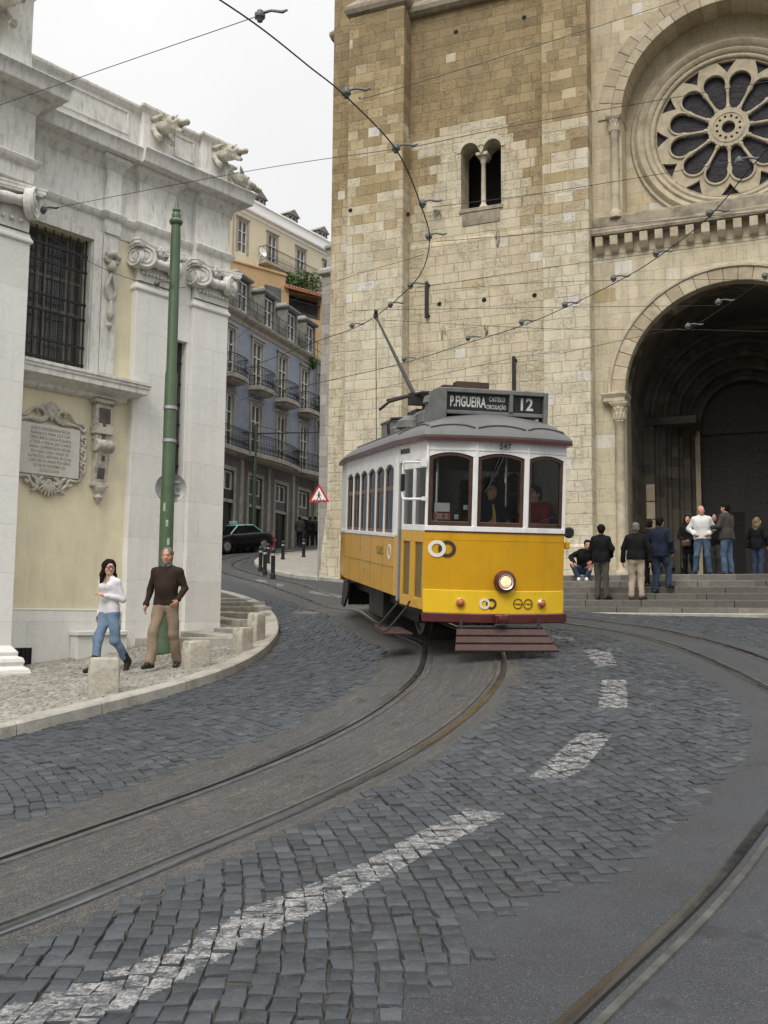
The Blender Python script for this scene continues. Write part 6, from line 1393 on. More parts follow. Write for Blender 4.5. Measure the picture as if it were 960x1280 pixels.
# worn stone blocks along the kerb
for px, py, w, h, rz, lab in ((129, 866, .37, .42, 20, 'pale worn stone block by the kerb in front of the woman'), (245, 834, .36, .37, 35, 'stone block with a dark stained top beside the walking man'),
                              (303, 814, .28, .36, 55, 'narrow stone block on the kerb bend, nearer of the two by the low steps'), (320, 801, .27, .44, 60, 'tallest stone block at the outer kerb bend beside the low steps')):
    x, y, z = standing(px, py, .13); t = Vector((x, y, z))
    s = px*.001; mb = MB(); W = w/2; prof = [(W*.98, -.12), (W, .0), (W*.99, h*.5), (W*.95, h*.93), (W*.86, h)]
    g = random.Random(px); vs = []
    for r, zz in prof:
        for k in range(16):
            a = 2*math.pi*k/16+math.pi/4; q = r/max(abs(math.cos(a)), abs(math.sin(a)))*.99; q = min(q, r*1.30); vs.append((q*math.cos(a)*(1+g.uniform(-.02, .02)), q*math.sin(a)*.8*(1+g.uniform(-.02, .02)), zz+g.uniform(-.012, .012)))
    fs = [tuple(range(15, -1, -1)), tuple(len(vs)-16+k for k in range(16))]
    for i in range(len(prof)-1):
        for k in range(16): fs.append((16*i+k, 16*i+(k+1) % 16, 16*i+16+(k+1) % 16, 16*i+16+k))
    mb.add(vs, fs); o = mb.build('stone_bollard', M['block_stone'], smooth=40, bevel=.012, seg=2); o.location = t; o.rotation_euler = (0, 0, R(rz)); tag(o, lab, 'stone block', 'stone blocks along the kerb')
# low steps climbing beside the corner church
sf = thing('corner_steps', 'low worn stone steps climbing along the kerb at the church corner', 'steps')
A_ = [(268, 786, 305, 797), (268, 775, 312, 787), (268, 767, 322, 777), (268, 760, 325, 768), (268, 754, 320, 760), (268, 749.5, 306, 754)]
for i, (x0, y0, x1, y1) in enumerate(A_):
    a = gp(x0-14, y0, .12); b = gp(x1-8, y1-2, .12); d = Vector((b[0]-a[0], b[1]-a[1], 0)); L_ = d.length; d.normalize(); n = Vector((-d.y, d.x, 0)); zt = max(a[2], b[2])+.15
    vs = [(Vector((a[0], a[1], 0))+d*u*L_+n*v) for v in (0, .42) for u in (0, 1)]; mb = MB()
    mb.add([(*v.xy, zz) for zz in (zt-.6, zt) for v in vs], [(0, 2, 3, 1), (4, 5, 7, 6), (0, 1, 5, 4), (2, 6, 7, 3), (0, 4, 6, 2), (1, 3, 7, 5)]); mb.build('step', M['kerb_stone'], sf, bevel=.02, seg=2)
for (x0, y0, x1, y1) in ((104, 806, 292, 806), (225, 797, 300, 806)):
    a = gp(x0, y0, .13); b = gp(x1, y1, .13); d = Vector((b[0]-a[0], b[1]-a[1], 0)); L_ = d.length; d.normalize(); n = Vector((-d.y, d.x, 0)); mb = MB(); za, zb = a[2]+.25, b[2]+.25
    P0 = [Vector((a[0], a[1], 0)), Vector((b[0], b[1], 0)), Vector((b[0], b[1], 0))+n*.5, Vector((a[0], a[1], 0))+n*.5]
    mb.add([(*p.xy, (za if i in (0, 3) else zb)-.5) for i, p in enumerate(P0)]+[(*p.xy, za if i in (0, 3) else zb) for i, p in enumerate(P0)], [(0, 3, 2, 1), (4, 5, 6, 7), (0, 1, 5, 4), (1, 2, 6, 5), (2, 3, 7, 6), (3, 0, 4, 7)]); mb.build('step', M['kerb_stone'], sf, bevel=.02, seg=2)
# weeds at the wall foot
for i, (px, py) in enumerate(((117, 815), (104, 818))):
    x, y, z = standing(px, py, .13); o = leaves('weed', [((0, 0, .025), (.20, .06, .03)), ((.15, .03, .02), (.10, .05, .025))], 90, .028, seed=20+i); o.location = (x, y, z)
    tag(o, ['low green weeds at the wall foot just behind the woman', 'leftmost small weed tuft at the foot of the cream wall'][i], 'weed', 'weeds at the wall foot')
# tall green pole with a finial, bands and stickers
b = at(204, 790, 16.3); gz = G(b[0], b[1])+.12
gpole = thing('tram_pole', 'tall green iron tram wire pole with pointed finial beside the corner church', 'pole', (b[0], b[1], gz))
top = at(222, 249, 16.3)[2]-gz
mb = MB(); mb.lathe([(0, 0), (.15, 0), (.15, .12), (.125, .2), (.115, .5), (.113, 2.6), (.105, 2.7), (.102, 4.6), (.088, 4.68), (.082, top-.75), (.075, top-.42), (.0, top-.40)], n=24); mb.build('shaft', M['green_paint'], gpole, smooth=40)
mb = MB(); mb.lathe([(0, top-.44), (.10, top-.44), (.115, top-.40), (.10, top-.36), (.075, top-.34), (.08, top-.28), (.06, top-.24), (.07, top-.2), (.04, top-.14), (.012, top), (0, top)], n=20); mb.build('finial', M['green_paint'], gpole, smooth=40)
for zz in (4.0, 3.45): mb = MB(); mb.lathe([(.104, zz), (.116, zz), (.116, zz+.05), (.104, zz+.05)], n=24); mb.build('clamp_band', M['galv'], gpole)
g = random.Random(4)
for i, (zz, a) in enumerate(((2.05, -75), (1.75, -60), (2.3, -100), (1.5, -85))):
    mb = MB(); n = 5; w = R(g.uniform(16, 30)); h = g.uniform(.10, .18); vs = [(.1165*math.cos(R(a)+w*(k/n-.5)), .1165*math.sin(R(a)+w*(k/n-.5)), z_) for k in range(n+1) for z_ in (zz, zz+h)]
    mb.add(vs, [(2*k, 2*k+2, 2*k+3, 2*k+1) for k in range(n)]); mb.build('torn_sticker', plain('torn_sticker', (.34, .40, .33), .8, var=.5, scale=25), gpole)
# round sign, its back to the camera
c = Vector(at(213.5, 610, 16.45)); rs = thing('round_sign', 'grey back of a round traffic sign strapped to the green pole', 'sign', tuple(c), R(12))
mb = MB(); mb.lathe([(0, -.012), (.24, -.012), (.25, -.02), (.253, 0), (.247, .012), (0, .012)], n=40, axis='y'); mb.build('disc', M['galv'], rs, smooth=40)
for z in (-.1, .1): mb = MB(); mb.box(-.16, .14, -.035, -.012, z-.02, z+.02); mb.build('bracket', M['galv'], rs)
text_mesh('small_print', 'AAXL\n204', .035, M['iron'], rs, facing(.12, -.014, -.03), .001)
# black bollards at the far pavement corner
bl = thing('street_bollard', 'x', 'bollard')
mb = MB(); mb.lathe([(0, -.1), (.095, -.1), (.095, .06), (.075, .08), (.075, .82), (.085, .84), (.085, .9), (.07, .95), (.03, .98), (0, .985)], n=16); mb.build('post', M['black_paint'], bl, smooth=40)
mb = MB(); mb.lathe([(.0755, .70), (.078, .70), (.078, .78), (.0755, .78)], n=16); mb.build('reflective_band', M['galv'], bl)
for i, (px, py, lab) in enumerate(((341, 720, 'black bollard nearest the tram, tallest in the far bollard row'), (331, 715.5, 'black bollard just left of the tallest far bollard'), (325.5, 711, 'leftmost black bollard on the far pavement bend'), (335, 704, 'black bollard right behind the cluster of three on the bend'), (353.5, 699, 'black bollard standing alone right of the bollard cluster'), (379.5, 696, 'black bollard before the people on the far pavement'))):
    o = bl if i == 0 else copy_tree(bl); p = standing(px, py, .11); o.location = p; o['label'] = lab; o['group'] = 'black bollards on the far pavement'
    s = (1.0, 1.0, (1.0, .95, .9, .85, .85, .85)[i]); o.scale = s
# pedestrian crossing warning sign
p = standing(397.5, 722, .11); ws = thing('warning_sign', 'triangular red bordered pedestrian crossing sign on a grey post by the tower corner', 'sign', p, R(-8))
hz = (770-620)/1250*p[1]+1.6-p[2]
mb = MB(); mb.tube([(0, 0, -.1), (0, 0, hz+.36)], .03, 10); mb.build('post', M['galv'], ws, smooth=40)
tri = lambda s, z: [(-s*.5, z-s*.289), (s*.5, z-s*.289), (0, z+s*.577)]
def rounded(T, r=.05):
    out = []; n = 3
    for i in range(3):
        a, b, c_ = Vector(T[i-1]), Vector(T[i]), Vector(T[(i+1) % 3]); u = (a-b).normalized(); v = (c_-b).normalized()
        for t in (0, .25, .5, .75, 1): p0 = b+u*r*(1-t)**1.0; q0 = b+v*r*t; out.append(tuple(b+u*r*(1-t)**2+v*r*t**2))
    return out
zc = hz-.02
mb = MB(); mb.prism(rounded(tri(.72, zc)), -.05, -.038, 'y'); pt = mb.build('plate', M['red_paint'], ws)
mb = MB(); mb.prism(rounded(tri(.50, zc), .03), -.054, -.05, 'y'); mb.build('white_field', M['white_paint'], pt)
mb = MB(); z0 = zc-.13
mb.lathe([(0, -.002), (.028, -.002), (.028, .002), (0, .002)], c=(.0, -.056, z0+.26), n=12, axis='y')
for q in ([(-.03, z0+.10), (.03, z0+.10), (.035, z0+.22), (-.035, z0+.22)], [(-.03, z0+.11), (0, z0+.11), (-.05, z0), (-.08, z0)], [(0, z0+.11), (.03, z0+.11), (.08, z0), (.05, z0)], [(.03, z0+.21), (.04, z0+.18), (.09, z0+.13), (.075, z0+.12)], [(-.03, z0+.21), (-.04, z0+.18), (-.09, z0+.13), (-.075, z0+.12)]): mb.prism(q, -.058, -.054, 'y')
for k in range(-2, 3): mb.prism([(k*.085-.025, z0-.015), (k*.085+.025, z0-.015), (k*.075+.02, z0+.02 if abs(k) > 1 else z0+.0), (k*.075-.02, z0+.02 if abs(k) > 1 else z0+.0)], -.057, -.054, 'y')
mb.build('pictogram', M['black_paint'], pt)
# green pole with a cantilever arm in front of the blue house
p = gp(316, 690); o = np.array([p[0], p[1], p[2]]); fy = 52; p = at(316, 684, fy); z0 = G(p[0], p[1])
fp = thing('tram_pole', 'dark green tram wire pole with a sideways arm behind the black taxi', 'pole', (p[0], p[1], z0))
ht = (770-538)/1250*fy+1.6-z0
mb = MB(); mb.lathe([(0, 0), (.16, 0), (.15, .8), (.11, .9), (.09, ht+.25), (.05, ht+.35), (0, ht+.36)], n=14); mb.build('shaft', plain('dark_green_pole', (.02, .045, .028), .5), fp, smooth=40)
mb = MB(); mb.tube([(0, 0, ht-.15), (3.3, .9, ht+.12)], .035, 6); mb.tube([(0, 0, ht+.3), (1.8, .5, ht)], .012, 5); mb.build('arm', M['cable'], fp)
# red hydrant
p = at(340, 686, 54); z0 = G(p[0], p[1])
hy = thing('fire_hydrant', 'small red fire hydrant on the pavement behind the taxi', 'hydrant', (p[0], p[1], z0))
mb = MB(); mb.lathe([(0, 0), (.17, 0), (.17, .06), (.12, .09), (.12, .62), (.16, .64), (.16, .70), (.12, .74), (.10, .86), (.05, .93), (0, .94)], n=14); mb.build('barrel', M['red_paint'], hy, smooth=40)
mb = MB(); mb.tube([(-.22, 0, .5), (.22, 0, .5)], .065, 10); mb.tube([(0, 0, .46), (0, -.2, .46)], .075, 10); mb.build('outlet', M['red_paint'], hy, smooth=40)

# ------------------------------------------------------------------ the taxi
M['car_black'] = plain('car_black', (.005, .005, .006), .3, var=.2, Specular_IOR_Level=.25); M['car_green'] = plain('taxi_green_roof', (.22, .46, .42), .3, var=.08, Coat_Weight=.6)
M['car_glass'] = glass('car_glass', (.18, .2, .2), 1.6); M['tyre'] = plain('tyre', (.015, .015, .015), .85); M['hub'] = plain('wheel_hub', (.35, .36, .37), .35, .7); M['lamp_clear'] = plain('headlamp', (.55, .58, .6), .1, .4)
p = at(293, 690, 51); cz = G(p[0], p[1]); hd_ = Vector((-.58, -.815, 0)); crz = math.atan2(hd_.y, hd_.x)      # car x axis points forward
gf, gb = G(p[0]+hd_.x*1.4, p[1]+hd_.y*1.4), G(p[0]-hd_.x*1.4, p[1]-hd_.y*1.4)
car = thing('taxi', 'black saloon taxi with pale green roof parked before the blue house', 'car', (p[0], p[1], (gf+gb)/2), rot=(0, math.atan2(gb-gf, 2.8), crz))
side_p = [(-2.18, .32), (-2.22, .55), (-2.20, .88), (-2.05, .96), (-1.45, 1.0), (-1.35, 1.0), (1.0, .93), (1.15, .91), (2.0, .78), (2.18, .66), (2.22, .40), (2.15, .24), (1.75, .22), (-1.8, .22)]
def car_section(m):
    # lower body: stations along x with rounded section
    xs_ = [-2.24, -2.18, -2.0, -1.5, -.8, 0, .8, 1.2, 1.8, 2.1, 2.22, 2.26]; top_ = [.80, .93, .98, 1.0, .98, .96, .94, .92, .83, .76, .66, .55]; hw = [.62, .76, .83, .86, .87, .87, .87, .86, .83, .76, .66, .52]; bot = [.40, .30, .24, .22, .22, .22, .22, .22, .22, .24, .28, .36]
    vs = []; K = 0
    for x, t, w, b in zip(xs_, top_, hw, bot):
        sec = [(0, b), (w*.9, b), (w, b+.12), (w*1.0, b+(t-b)*.6), (w*.97, t-.07), (w*.88, t-.005), (0, t+.02)]; K = len(sec)*2-2
        full = sec+[(-y, z) for y, z in reversed(sec[1:-1])]; vs += [(x, y, z) for y, z in full]
    n = len(xs_); fs = [tuple(range(K)), tuple((n-1)*K+j for j in range(K-1, -1, -1))]
    for i in range(n-1):
        for j in range(K): fs.append((i*K+j, i*K+(j+1) % K, (i+1)*K+(j+1) % K, (i+1)*K+j))
    m.add(vs, fs)
cb_ = MB(); car_section(cb_); body = cb_.build('body', M['car_black'], car, smooth=50)
def cabin(m, g=0):
    base = [(.98, .92), (.30, 1.34), (-.80, 1.36), (-1.38, .98)]; vs = []
    for s in (1, -1):
        for (x, z), w in zip(base, (.74, .60, .60, .72)): vs.append((x, s*w, z))
    m.add(vs, [(0, 1, 5, 4), (1, 2, 6, 5), (2, 3, 7, 6), (0, 3, 2, 1), (4, 5, 6, 7), (0, 4, 7, 3)])
mb = MB(); cabin(mb); mb.build('windows', M['car_glass'], car)
mb = MB(); mb.ringstack(-.82, .31, -.60, .60, [(.02, 1.34), (.03, 1.37), (-.02, 1.40), (-.12, 1.42)], 1, 1, 1); mb.build('roof', M['car_green'], car, smooth=50, bevel=.01)
mb = MB()
for s in (1, -1):
    for L in ([(1.0, .75*s, .92), (.31, .612*s, 1.36)], [(-1.40, .735*s, .98), (-.82, .612*s, 1.37)]): mb.tube(L, .035, 6)
mb.build('pillar', M['car_green'], car)
mb = MB()
for s in (1, -1): mb.tube([(-.25, .735*s, .96), (-.25, .61*s, 1.38)], .03, 6)
mb.build('door_pillar', M['car_black'], car)
for x in (1.38, -1.32):
    for s in (1, -1):
        mb = MB(); mb.lathe([(0, -.1), (.24, -.1), (.31, -.09), (.325, 0), (.31, .09), (.24, .1), (0, .1)], c=(x, s*.78, .32), n=24, axis='y'); w_ = mb.build('wheel', M['tyre'], car, smooth=40)
        mb = MB(); mb.lathe([(0, .115), (.05, .12), (.17, .105), (.215, .11), (.22, .10), (0, .09)] if s > 0 else [(0, -.115), (.05, -.12), (.17, -.105), (.215, -.11), (.22, -.10), (0, -.09)], c=(x, s*.78, .32), n=20, axis='y'); mb.build('rim', M['hub'], w_, smooth=40)
for s in (1, -1):
    mb = MB(); mb.box(2.06, 2.235, s*.46-.17, s*.46+.17, .60, .74); mb.build('headlight', M['lamp_clear'], car, bevel=.03, seg=2)
    mb = MB(); mb.box(.72, .86, s*.92-.09, s*.92+.09, .95, 1.07); mb.build('mirror', M['car_black'], car, bevel=.03, seg=2)
mb = MB(); mb.box(2.17, 2.262, -.25, .25, .58, .77); gr_ = mb.build('grille', M['chrome'], car, bevel=.02); mb = MB(); mb.box(2.255, 2.268, -.20, .20, .61, .73); mb.build('grille_mesh', M['iron'], gr_)
mb = MB(); mb.box(2.2, 2.275, -.26, .26, .36, .48); mb.build('number_plate', M['white_paint'], car)
mb = MB(); mb.box(-.12, .10, -.20, .20, 1.445, 1.60); tx = mb.build('roof_sign', M['white_paint'], car, bevel=.03, seg=2)
text_mesh('roof_sign_text', 'TAXI', .11, M['black_paint'], tx, Matrix.Translation((.103, 0, 1.525)) @ Matrix.Rotation(math.pi/2, 4, 'Z') @ Matrix.Rotation(math.pi/2, 4, 'X'), .001)
mb = MB(); mb.box(-.115, .095, .17, .205, 1.45, 1.59); mb.build('roof_sign_edge', M['car_green'], tx)

# ------------------------------------------------------------------ overhead wires
def wire(name, label, pts, r, hang=(), group=None, cat='wire', sag=0):
    """pts are (px, py, distance)"""
    P = [at(x, y, Y) for x, y, Y in pts]
    if len(P) == 2: Q = [P[0]*(1-t)+P[1]*t-np.array([0, 0, sag*4*t*(1-t)]) for t in np.linspace(0, 1, 13)]
    else: Q = list(catmull(P, 8))
    c = np.mean(Q, 0); t = thing(name, label, cat, tuple(c), group=group)
    mb = MB(); mb.tube([q-c for q in Q], r, 6); mb.build('cable', M['cable'], t, smooth=60)
    for x, y, Y in hang:
        h = Vector(at(x, y, Y)-c); mb = MB()
        mb.lathe([(0, -.04), (.026, -.04), (.033, -.015), (.05, .0), (.053, .022), (.036, .035), (.033, .065), (.015, .08), (0, .08)], c=tuple(h), n=14)
        mb.tube([h+Vector((0, 0, .045)), h+Vector((.11, -.02, .06)), h+Vector((.22, -.04, .035)), h+Vector((.27, -.05, .05))], [.014, .014, .018, .010], 6)
        mb.box(h.x-.05, h.x-.02, h.y-.02, h.y+.02, h.z-.01, h.z+.045); mb.build('hanger', M['insul'], t, smooth=40)
    return t
GW = 'overhead tram wires'
wire('contact_wire', 'thick tram contact wire curving down from the sky to the trolley pole', [(180, -60, 7.9), (275, 0, 8.8), (330, 38, 9.2), (385, 82, 9.8), (435, 123, 10.5), (497, 190, 11.7), (528, 262, 13.2), (537, 300, 14.4), (528, 338, 15.9), (505, 366, 17.2), (470, 395, 19.2), (438, 412, 20.4), (398, 426, 21.8), (330, 452, 24), (270, 472, 27)], .0085,
     [(325, 22, 9.1), (433, 118, 10.5), (495, 187, 11.7), (528, 256, 13.2), (536, 297, 14.4), (513, 358, 16.8), (488, 382, 18.2), (440, 408, 20.4)], GW)
wire('contact_wire', 'second tram contact wire rising from the tower to upper right across the rose window', [(1100, 40, 10), (1010, 130, 11.3), (940, 208, 12.6), (885, 272, 13.8), (820, 323, 15.3), (770, 353, 16.4), (705, 385, 17.8), (650, 408, 18.9), (590, 427, 20.2), (500, 455, 22), (400, 478, 24), (300, 500, 27)], .008,
     [(924, 203, 12.6), (887, 268, 13.8), (820, 318, 15.3), (767, 349, 16.4), (706, 382, 17.8), (652, 404, 18.9), (585, 424, 20.2), (505, 450, 22)], GW)
SPAN = [('thin span wire crossing the sky above the left church parapet', [(-20, 138, 13), (340, 14, 9.2)], ()), ('span wire rising rightwards over the top of the tower', [(448, 122, 10.5), (480, 116, 10.9), (700, 48, 13), (880, -10, 15)], ()),
        ('span wire from the left church past the cornice to the upper tower', [(37, 266, 15.5), (310, 214, 13), (497, 186, 11.7)], ((54, 264, 15.3),)), ('span wire running right from the twin window across the rose window', [(515, 184, 11.8), (680, 150, 13), (924, 108, 14), (1020, 90, 15)], ()),
        ('span wire crossing just under the twin window toward the rose', [(540, 259, 13.2), (680, 241, 14), (925, 201, 12.7)], ()), ('span wire along the tower offset below the twin window', [(545, 302, 14.4), (690, 290, 15), (865, 272, 13.9), (990, 262, 14)], ()),
        ('span wire from the contact wire hanger up to the corbel table', [(520, 360, 16.8), (690, 334, 16), (822, 316, 15.3), (960, 298, 16)], ()), ('pale span wire drawn across the top of the porch arch', [(505, 366, 17.2), (700, 352, 17), (958, 349, 17), (1030, 346, 17)], ((956, 346, 17),)),
        ('pale span wire across the middle of the porch arch', [(440, 388, 18), (700, 384, 18), (900, 382, 17), ], ((898, 379, 17),)), ('lowest level span wire across the porch opening', [(478, 400, 19), (690, 411, 18.5), (860, 412, 18), (1000, 416, 18)], ((860, 409, 18),)),
        ('short slanting wire over the porch joining the two span wires', [(700, 442, 20), (836, 413, 18.2), (865, 409, 18), (960, 347, 17), (1010, 316, 16.5)], ()), ('thin slack wire low over the tower base above the tram', [(430, 492, 21), (475, 485, 21), (640, 448, 20), (700, 440, 20)], ()),
        ('span wire from the green pole across the blue house cornice', [(203, 362, 16.2), (290, 356, 22), (400, 372, 30)], ((196, 356, 16.2),)), ('slack wire from the church capital to the green pole', [(0, 252, 14.5), (110, 326, 15.6), (200, 362, 16.2)], ()),
        ('slanting feed wire in front of the blue house upper windows', [(285, 430, 30), (355, 382, 26), (420, 352, 22), (530, 318, 15.5)], ())]
for i, (lab, P, hg) in enumerate(SPAN): wire('span_wire', lab, P, .0045 if i < 12 else .0052, hg, GW)
# ------------------------------------------------------------------ people
def fabric(name, col, rough=.85, var=.12, weave=220): return plain(name, col, rough, var=var, scale=7, bump=.35, bscale=28, dirt=tuple(c*.7 for c in col), dscale=5, damt=.35, Specular_IOR_Level=.12)
SKIN = {k: plain('skin_'+k, c, .55, var=.07, scale=20) for k, c in (('fair', (.56, .33, .24)), ('ruddy', (.50, .26, .18)), ('tan', (.40, .22, .14)))}
EYE_D = plain('eye_dark', (.03, .02, .015), .3); LIP = plain('lip', (.38, .13, .11), .5); BROW = plain('brow', (.16, .10, .075), .8)
DEF = dict(hip=(0, 0, .93), chest=(0, 0, 1.30), neck=(0, .012, 1.47), head=(0, -.012, 1.615))
for s, n in ((1, 'L'), (-1, 'R')): DEF.update({'sh'+n: (s*.168, .012, 1.395), 'el'+n: (s*.225, .035, 1.13), 'wr'+n: (s*.232, -.05, .89), 'hp'+n: (s*.09, 0, .91), 'kn'+n: (s*.10, -.015, .50), 'an'+n: (s*.105, .02, .085), 'to'+n: (s*.125, -.15, .04)})
def V_(p): return np.array(p, float)
def person(label, loc, rz, H=1.75, pose={}, yaw=0, pitch=0, skin='fair', hair=None, top=None, bottom=None, shoes=None, fat=1.0, vox=.013, group=None, hand_dir={}, extra=None, bald=False):
    J = {k: V_(pose.get(k, v)) for k, v in DEF.items()}; sc = H/1.75
    root = thing('person', label, 'person', loc, rz, group); root.scale = (sc, sc, sc)
    P = np.array(list(J.values())); lo = P.min(0)-[.22, .26, .12]; hi = P.max(0)+[.22, .26, .22]; lo[2] = P[:, 2].min()-.09
    Rh = np.array(Matrix.Rotation(R(yaw), 3, 'Z') @ Matrix.Rotation(R(pitch), 3, 'X')); hc = J['head']
    hp = lambda x, y, z: hc+Rh@np.array([x, y, z])*.96
    ax = Rh.T
    b = SDF(lo, hi, vox)
    up = J['neck']-J['hip']; up /= np.linalg.norm(up)
    w = np.array([1.0, 0, 0]); sl = J['shL']-J['shR']; w = sl/np.linalg.norm(sl)
    # body : one skin from the feet to the crown
    for s in (1, -1): b.cone(J['chest']+w*s*.055, J['hip']+w*s*.05, .076*fat, .076*fat, .05)
    b.cone(J['shL'], J['shR'], .042, .042, .06); b.cone(J['neck']-up*.05, hp(0, .015, -.06), .052, .05, .03)
    for n in 'LR':
        b.cone(J['sh'+n], J['el'+n], .042, .036, .03); b.cone(J['el'+n], J['wr'+n], .037, .026, .02)
        b.cone(J['hp'+n], J['kn'+n], .070, .048, .04); b.cone(J['kn'+n], J['an'+n], .048, .034, .03); b.cone(J['an'+n], J['to'+n], .034, .026, .02)
    # head
    b.ell(hp(0, .012, .032), (.074, .094, .090), .02, ax); b.ell(hp(0, -.022, -.028), (.063, .074, .086), .02, ax); b.ell(hp(0, -.048, -.088), (.040, .042, .034), .025, ax)
    b.ell(hp(0, -.082, .030), (.05, .020, .013), .015, ax); b.cone(hp(0, -.092, .008), hp(0, -.112, -.028), .010, .015, .012); b.ell(hp(0, -.088, -.064), (.025, .013, .012), .008, ax)
    for s in (1, -1):
        b.ell(hp(s*.033, -.104, .004), (.019, .013, .010), .0, ax, sub=True); b.ell(hp(s*.034, -.080, .003), (.016, .016, .012), .004, ax); b.ell(hp(s*.076, .008, -.005), (.012, .022, .033), .01, ax); b.ell(hp(s*.04, -.07, -.03), (.024, .02, .02), .02, ax)
    # hands : palm, four fingers of different lengths and a thumb off the side
    for n, s in (('L', 1), ('R', -1)):
        W = J['wr'+n]; d = W-J['el'+n]; d /= np.linalg.norm(d); hd = hand_dir.get(n)
        if hd is not None: d = V_(hd)/np.linalg.norm(hd)
        pn = V_((-s, 0, 0)) if abs(d[0]) < .7 else V_((0, 0, -1)); pn = pn-d*(pn@d); pn /= np.linalg.norm(pn); sd = np.cross(d, pn)
        if sd[1] > 0: sd = -sd                       # the thumb's side: forward
        b.cone(W, W+d*.035, .026, .03, .015)
        for q in (-.018, 0, .018): b.cone(W+d*.03+sd*q, W+d*.085+sd*q*1.3, .017, .015, .012)
        for i, (q, L_) in enumerate(((.030, .068), (.010, .078), (-.010, .072), (-.029, .055))):
            a = W+d*.085+sd*q; m = a+(d*.85+pn*.5)*L_*.5; e = m+(d*.55+pn*.8)*L_*.45; b.cone(a, m, .0098, .009, .004); b.cone(m, e, .009, .0075, .004)
        a = W+d*.030+sd*.026; m = a+(d*.6+sd*.6+pn*.25)*.042; b.cone(a, m, .013, .0105, .01); b.cone(m, m+(d*.85+pn*.4+sd*.1)*.034, .0105, .0085, .004)
    def mi(C):
        r = np.zeros(len(C), int); L = (C-hc)@Rh/.96
        for s in (1, -1):
            r[(np.hypot(L[:, 0]-s*.034, (L[:, 2]-.003)*1.6) < .0105) & (L[:, 1] < -.06)] = 1
            r[(np.abs(L[:, 0]-s*.034) < .022) & (np.abs(L[:, 2]-.028) < .0055) & (L[:, 1] < -.06)] = 3
        r[(np.abs(L[:, 0]) < .022) & (np.abs(L[:, 2]+.064) < .008) & (L[:, 1] < -.075)] = 2; return r
    b.obj('body', [SKIN[skin], EYE_D, LIP, BROW], root, mi)
    # trousers
    t = SDF(lo, hi, vox); bf = bottom.get('fat', 1)
    for s in (1, -1): t.cone(J['hip']+w*s*.06+up*.10, J['hip']+w*s*.06-up*.02, .098*fat, .102*fat, .05)
    for n in 'LR':
        A = J['an'+n]+(J['kn'+n]-J['an'+n])*bottom.get('end', .08)
        t.cone(J['hp'+n], J['kn'+n], .094*bf, .072*bf, .05); t.cone(J['kn'+n], A, .070*bf, .064*bf*bottom.get('flare', 1), .03)
    t.ripple(.0065, 34, 5); t.cut(J['hip']+up*(.0 if top.get('hemlow') else .13), up); t.obj('trousers', bottom['mat'], root)
    # top
    g = SDF(lo, hi, vox); f = top.get('fat', 1)*fat; add = top.get('add', 0)
    for s in (1, -1):
        g.cone(J['chest']+w*s*.072, J['hip']+w*s*.064+up*.03, .100*f+add, .101*f+add, .06)
        g.cone(J['chest']+w*s*.078+up*.05, J['chest']+w*s*.072-up*.06, .092*f+add, .098*f+add, .05)
        if top.get('hemlow'): g.cone(J['hip']+w*s*.066+up*.05, J['hip']+w*s*.072-up*(top['hemlow']+.1), .104*f+add, .120*f+add, .05)
        if top.get('bust'): g.ell(J['chest']+w*s*.065+V_((0, -.075, .02)), (.06, .055, .06), .05)
    if top.get('belly'): g.ell(J['hip']+up*.22+V_((0, -.05, 0)), (.135, .115, .15), .06)
    g.ripple(top.get('fold', .005)*.7, 26, 8); g.cut(J['hip']-up*top.get('hemlow', 0), -up)
    g.cone(J['shL'], J['neck']-up*.025+w*.025, .056+add, .062+add*.5, .05); g.cone(J['shR'], J['neck']-up*.025-w*.025, .056+add, .062+add*.5, .05)
    for n in 'LR':
        sv = J['wr'+n]-J['el'+n]; sv /= np.linalg.norm(sv)
        g.cone(J['sh'+n], J['el'+n], .057+add, .050+add, .04); g.cone(J['el'+n], J['wr'+n]-sv*.005, .049+add, .037+add, .02)
        e = J['el'+n]; m = J['wr'+n]-sv*.03
        g.cone(m-V_((.008, 0, 0)), m+V_((.008, 0, 0)), .040+add, .040+add, .012)
    g.ripple(top.get('fold', .006), 30, 8)
    if top.get('vneck'): g.ell(J['neck']+V_((0, -.075, -.045)), (.06, .09, .085), 0, sub=True)
    go = g.obj(top.get('name', 'jumper'), top['mat'], root)
    if top.get('collar'):
        c = SDF(lo, hi, vox*.8); nb = J['neck']
        for k in range(14):
            a = 2*math.pi*k/14; r = .068; c.cone(nb+V_((r*math.cos(a), r*math.sin(a)*1.05, -.02+.015*math.sin(a))), nb+V_((r*.95*math.cos(a), r*math.sin(a), .035+.02*math.sin(a))), .014, .012, .02)
        c.obj('collar', top['collar'], root)
    for n in 'LR':
        k = SDF(np.minimum(J['an'+n], J['to'+n])-.14, np.maximum(np.maximum(J['an'+n], J['to'+n]), J['kn'+n])+.16, vox*.8); a, o = J['an'+n], J['to'+n]; d = o-a; heel = a-np.array([d[0], d[1], 0])*.28+V_((0, 0, -.04)); 
        k.cone(heel, o+V_((0, 0, .0)), .040, .036, .02); k.cone(a+V_((0, 0, -.02)), a+d*.5, .046, .042, .02); k.cone(a+V_((0, 0, .02)), a, .045, .045, .02)
        if shoes.get('boot'): k.cone(a, a+(J['kn'+n]-a)*shoes['boot'], .056, .066, .02); k.cut(a+(J['kn'+n]-a)*shoes['boot'], J['kn'+n]-a)
        k.cut(V_((0, 0, min(a[2]-.085, heel[2]-.03, o[2]-.03)+.0)), V_((0, 0, -1))); k.obj('boot' if shoes.get('boot') else 'shoe', shoes['mat'], root)
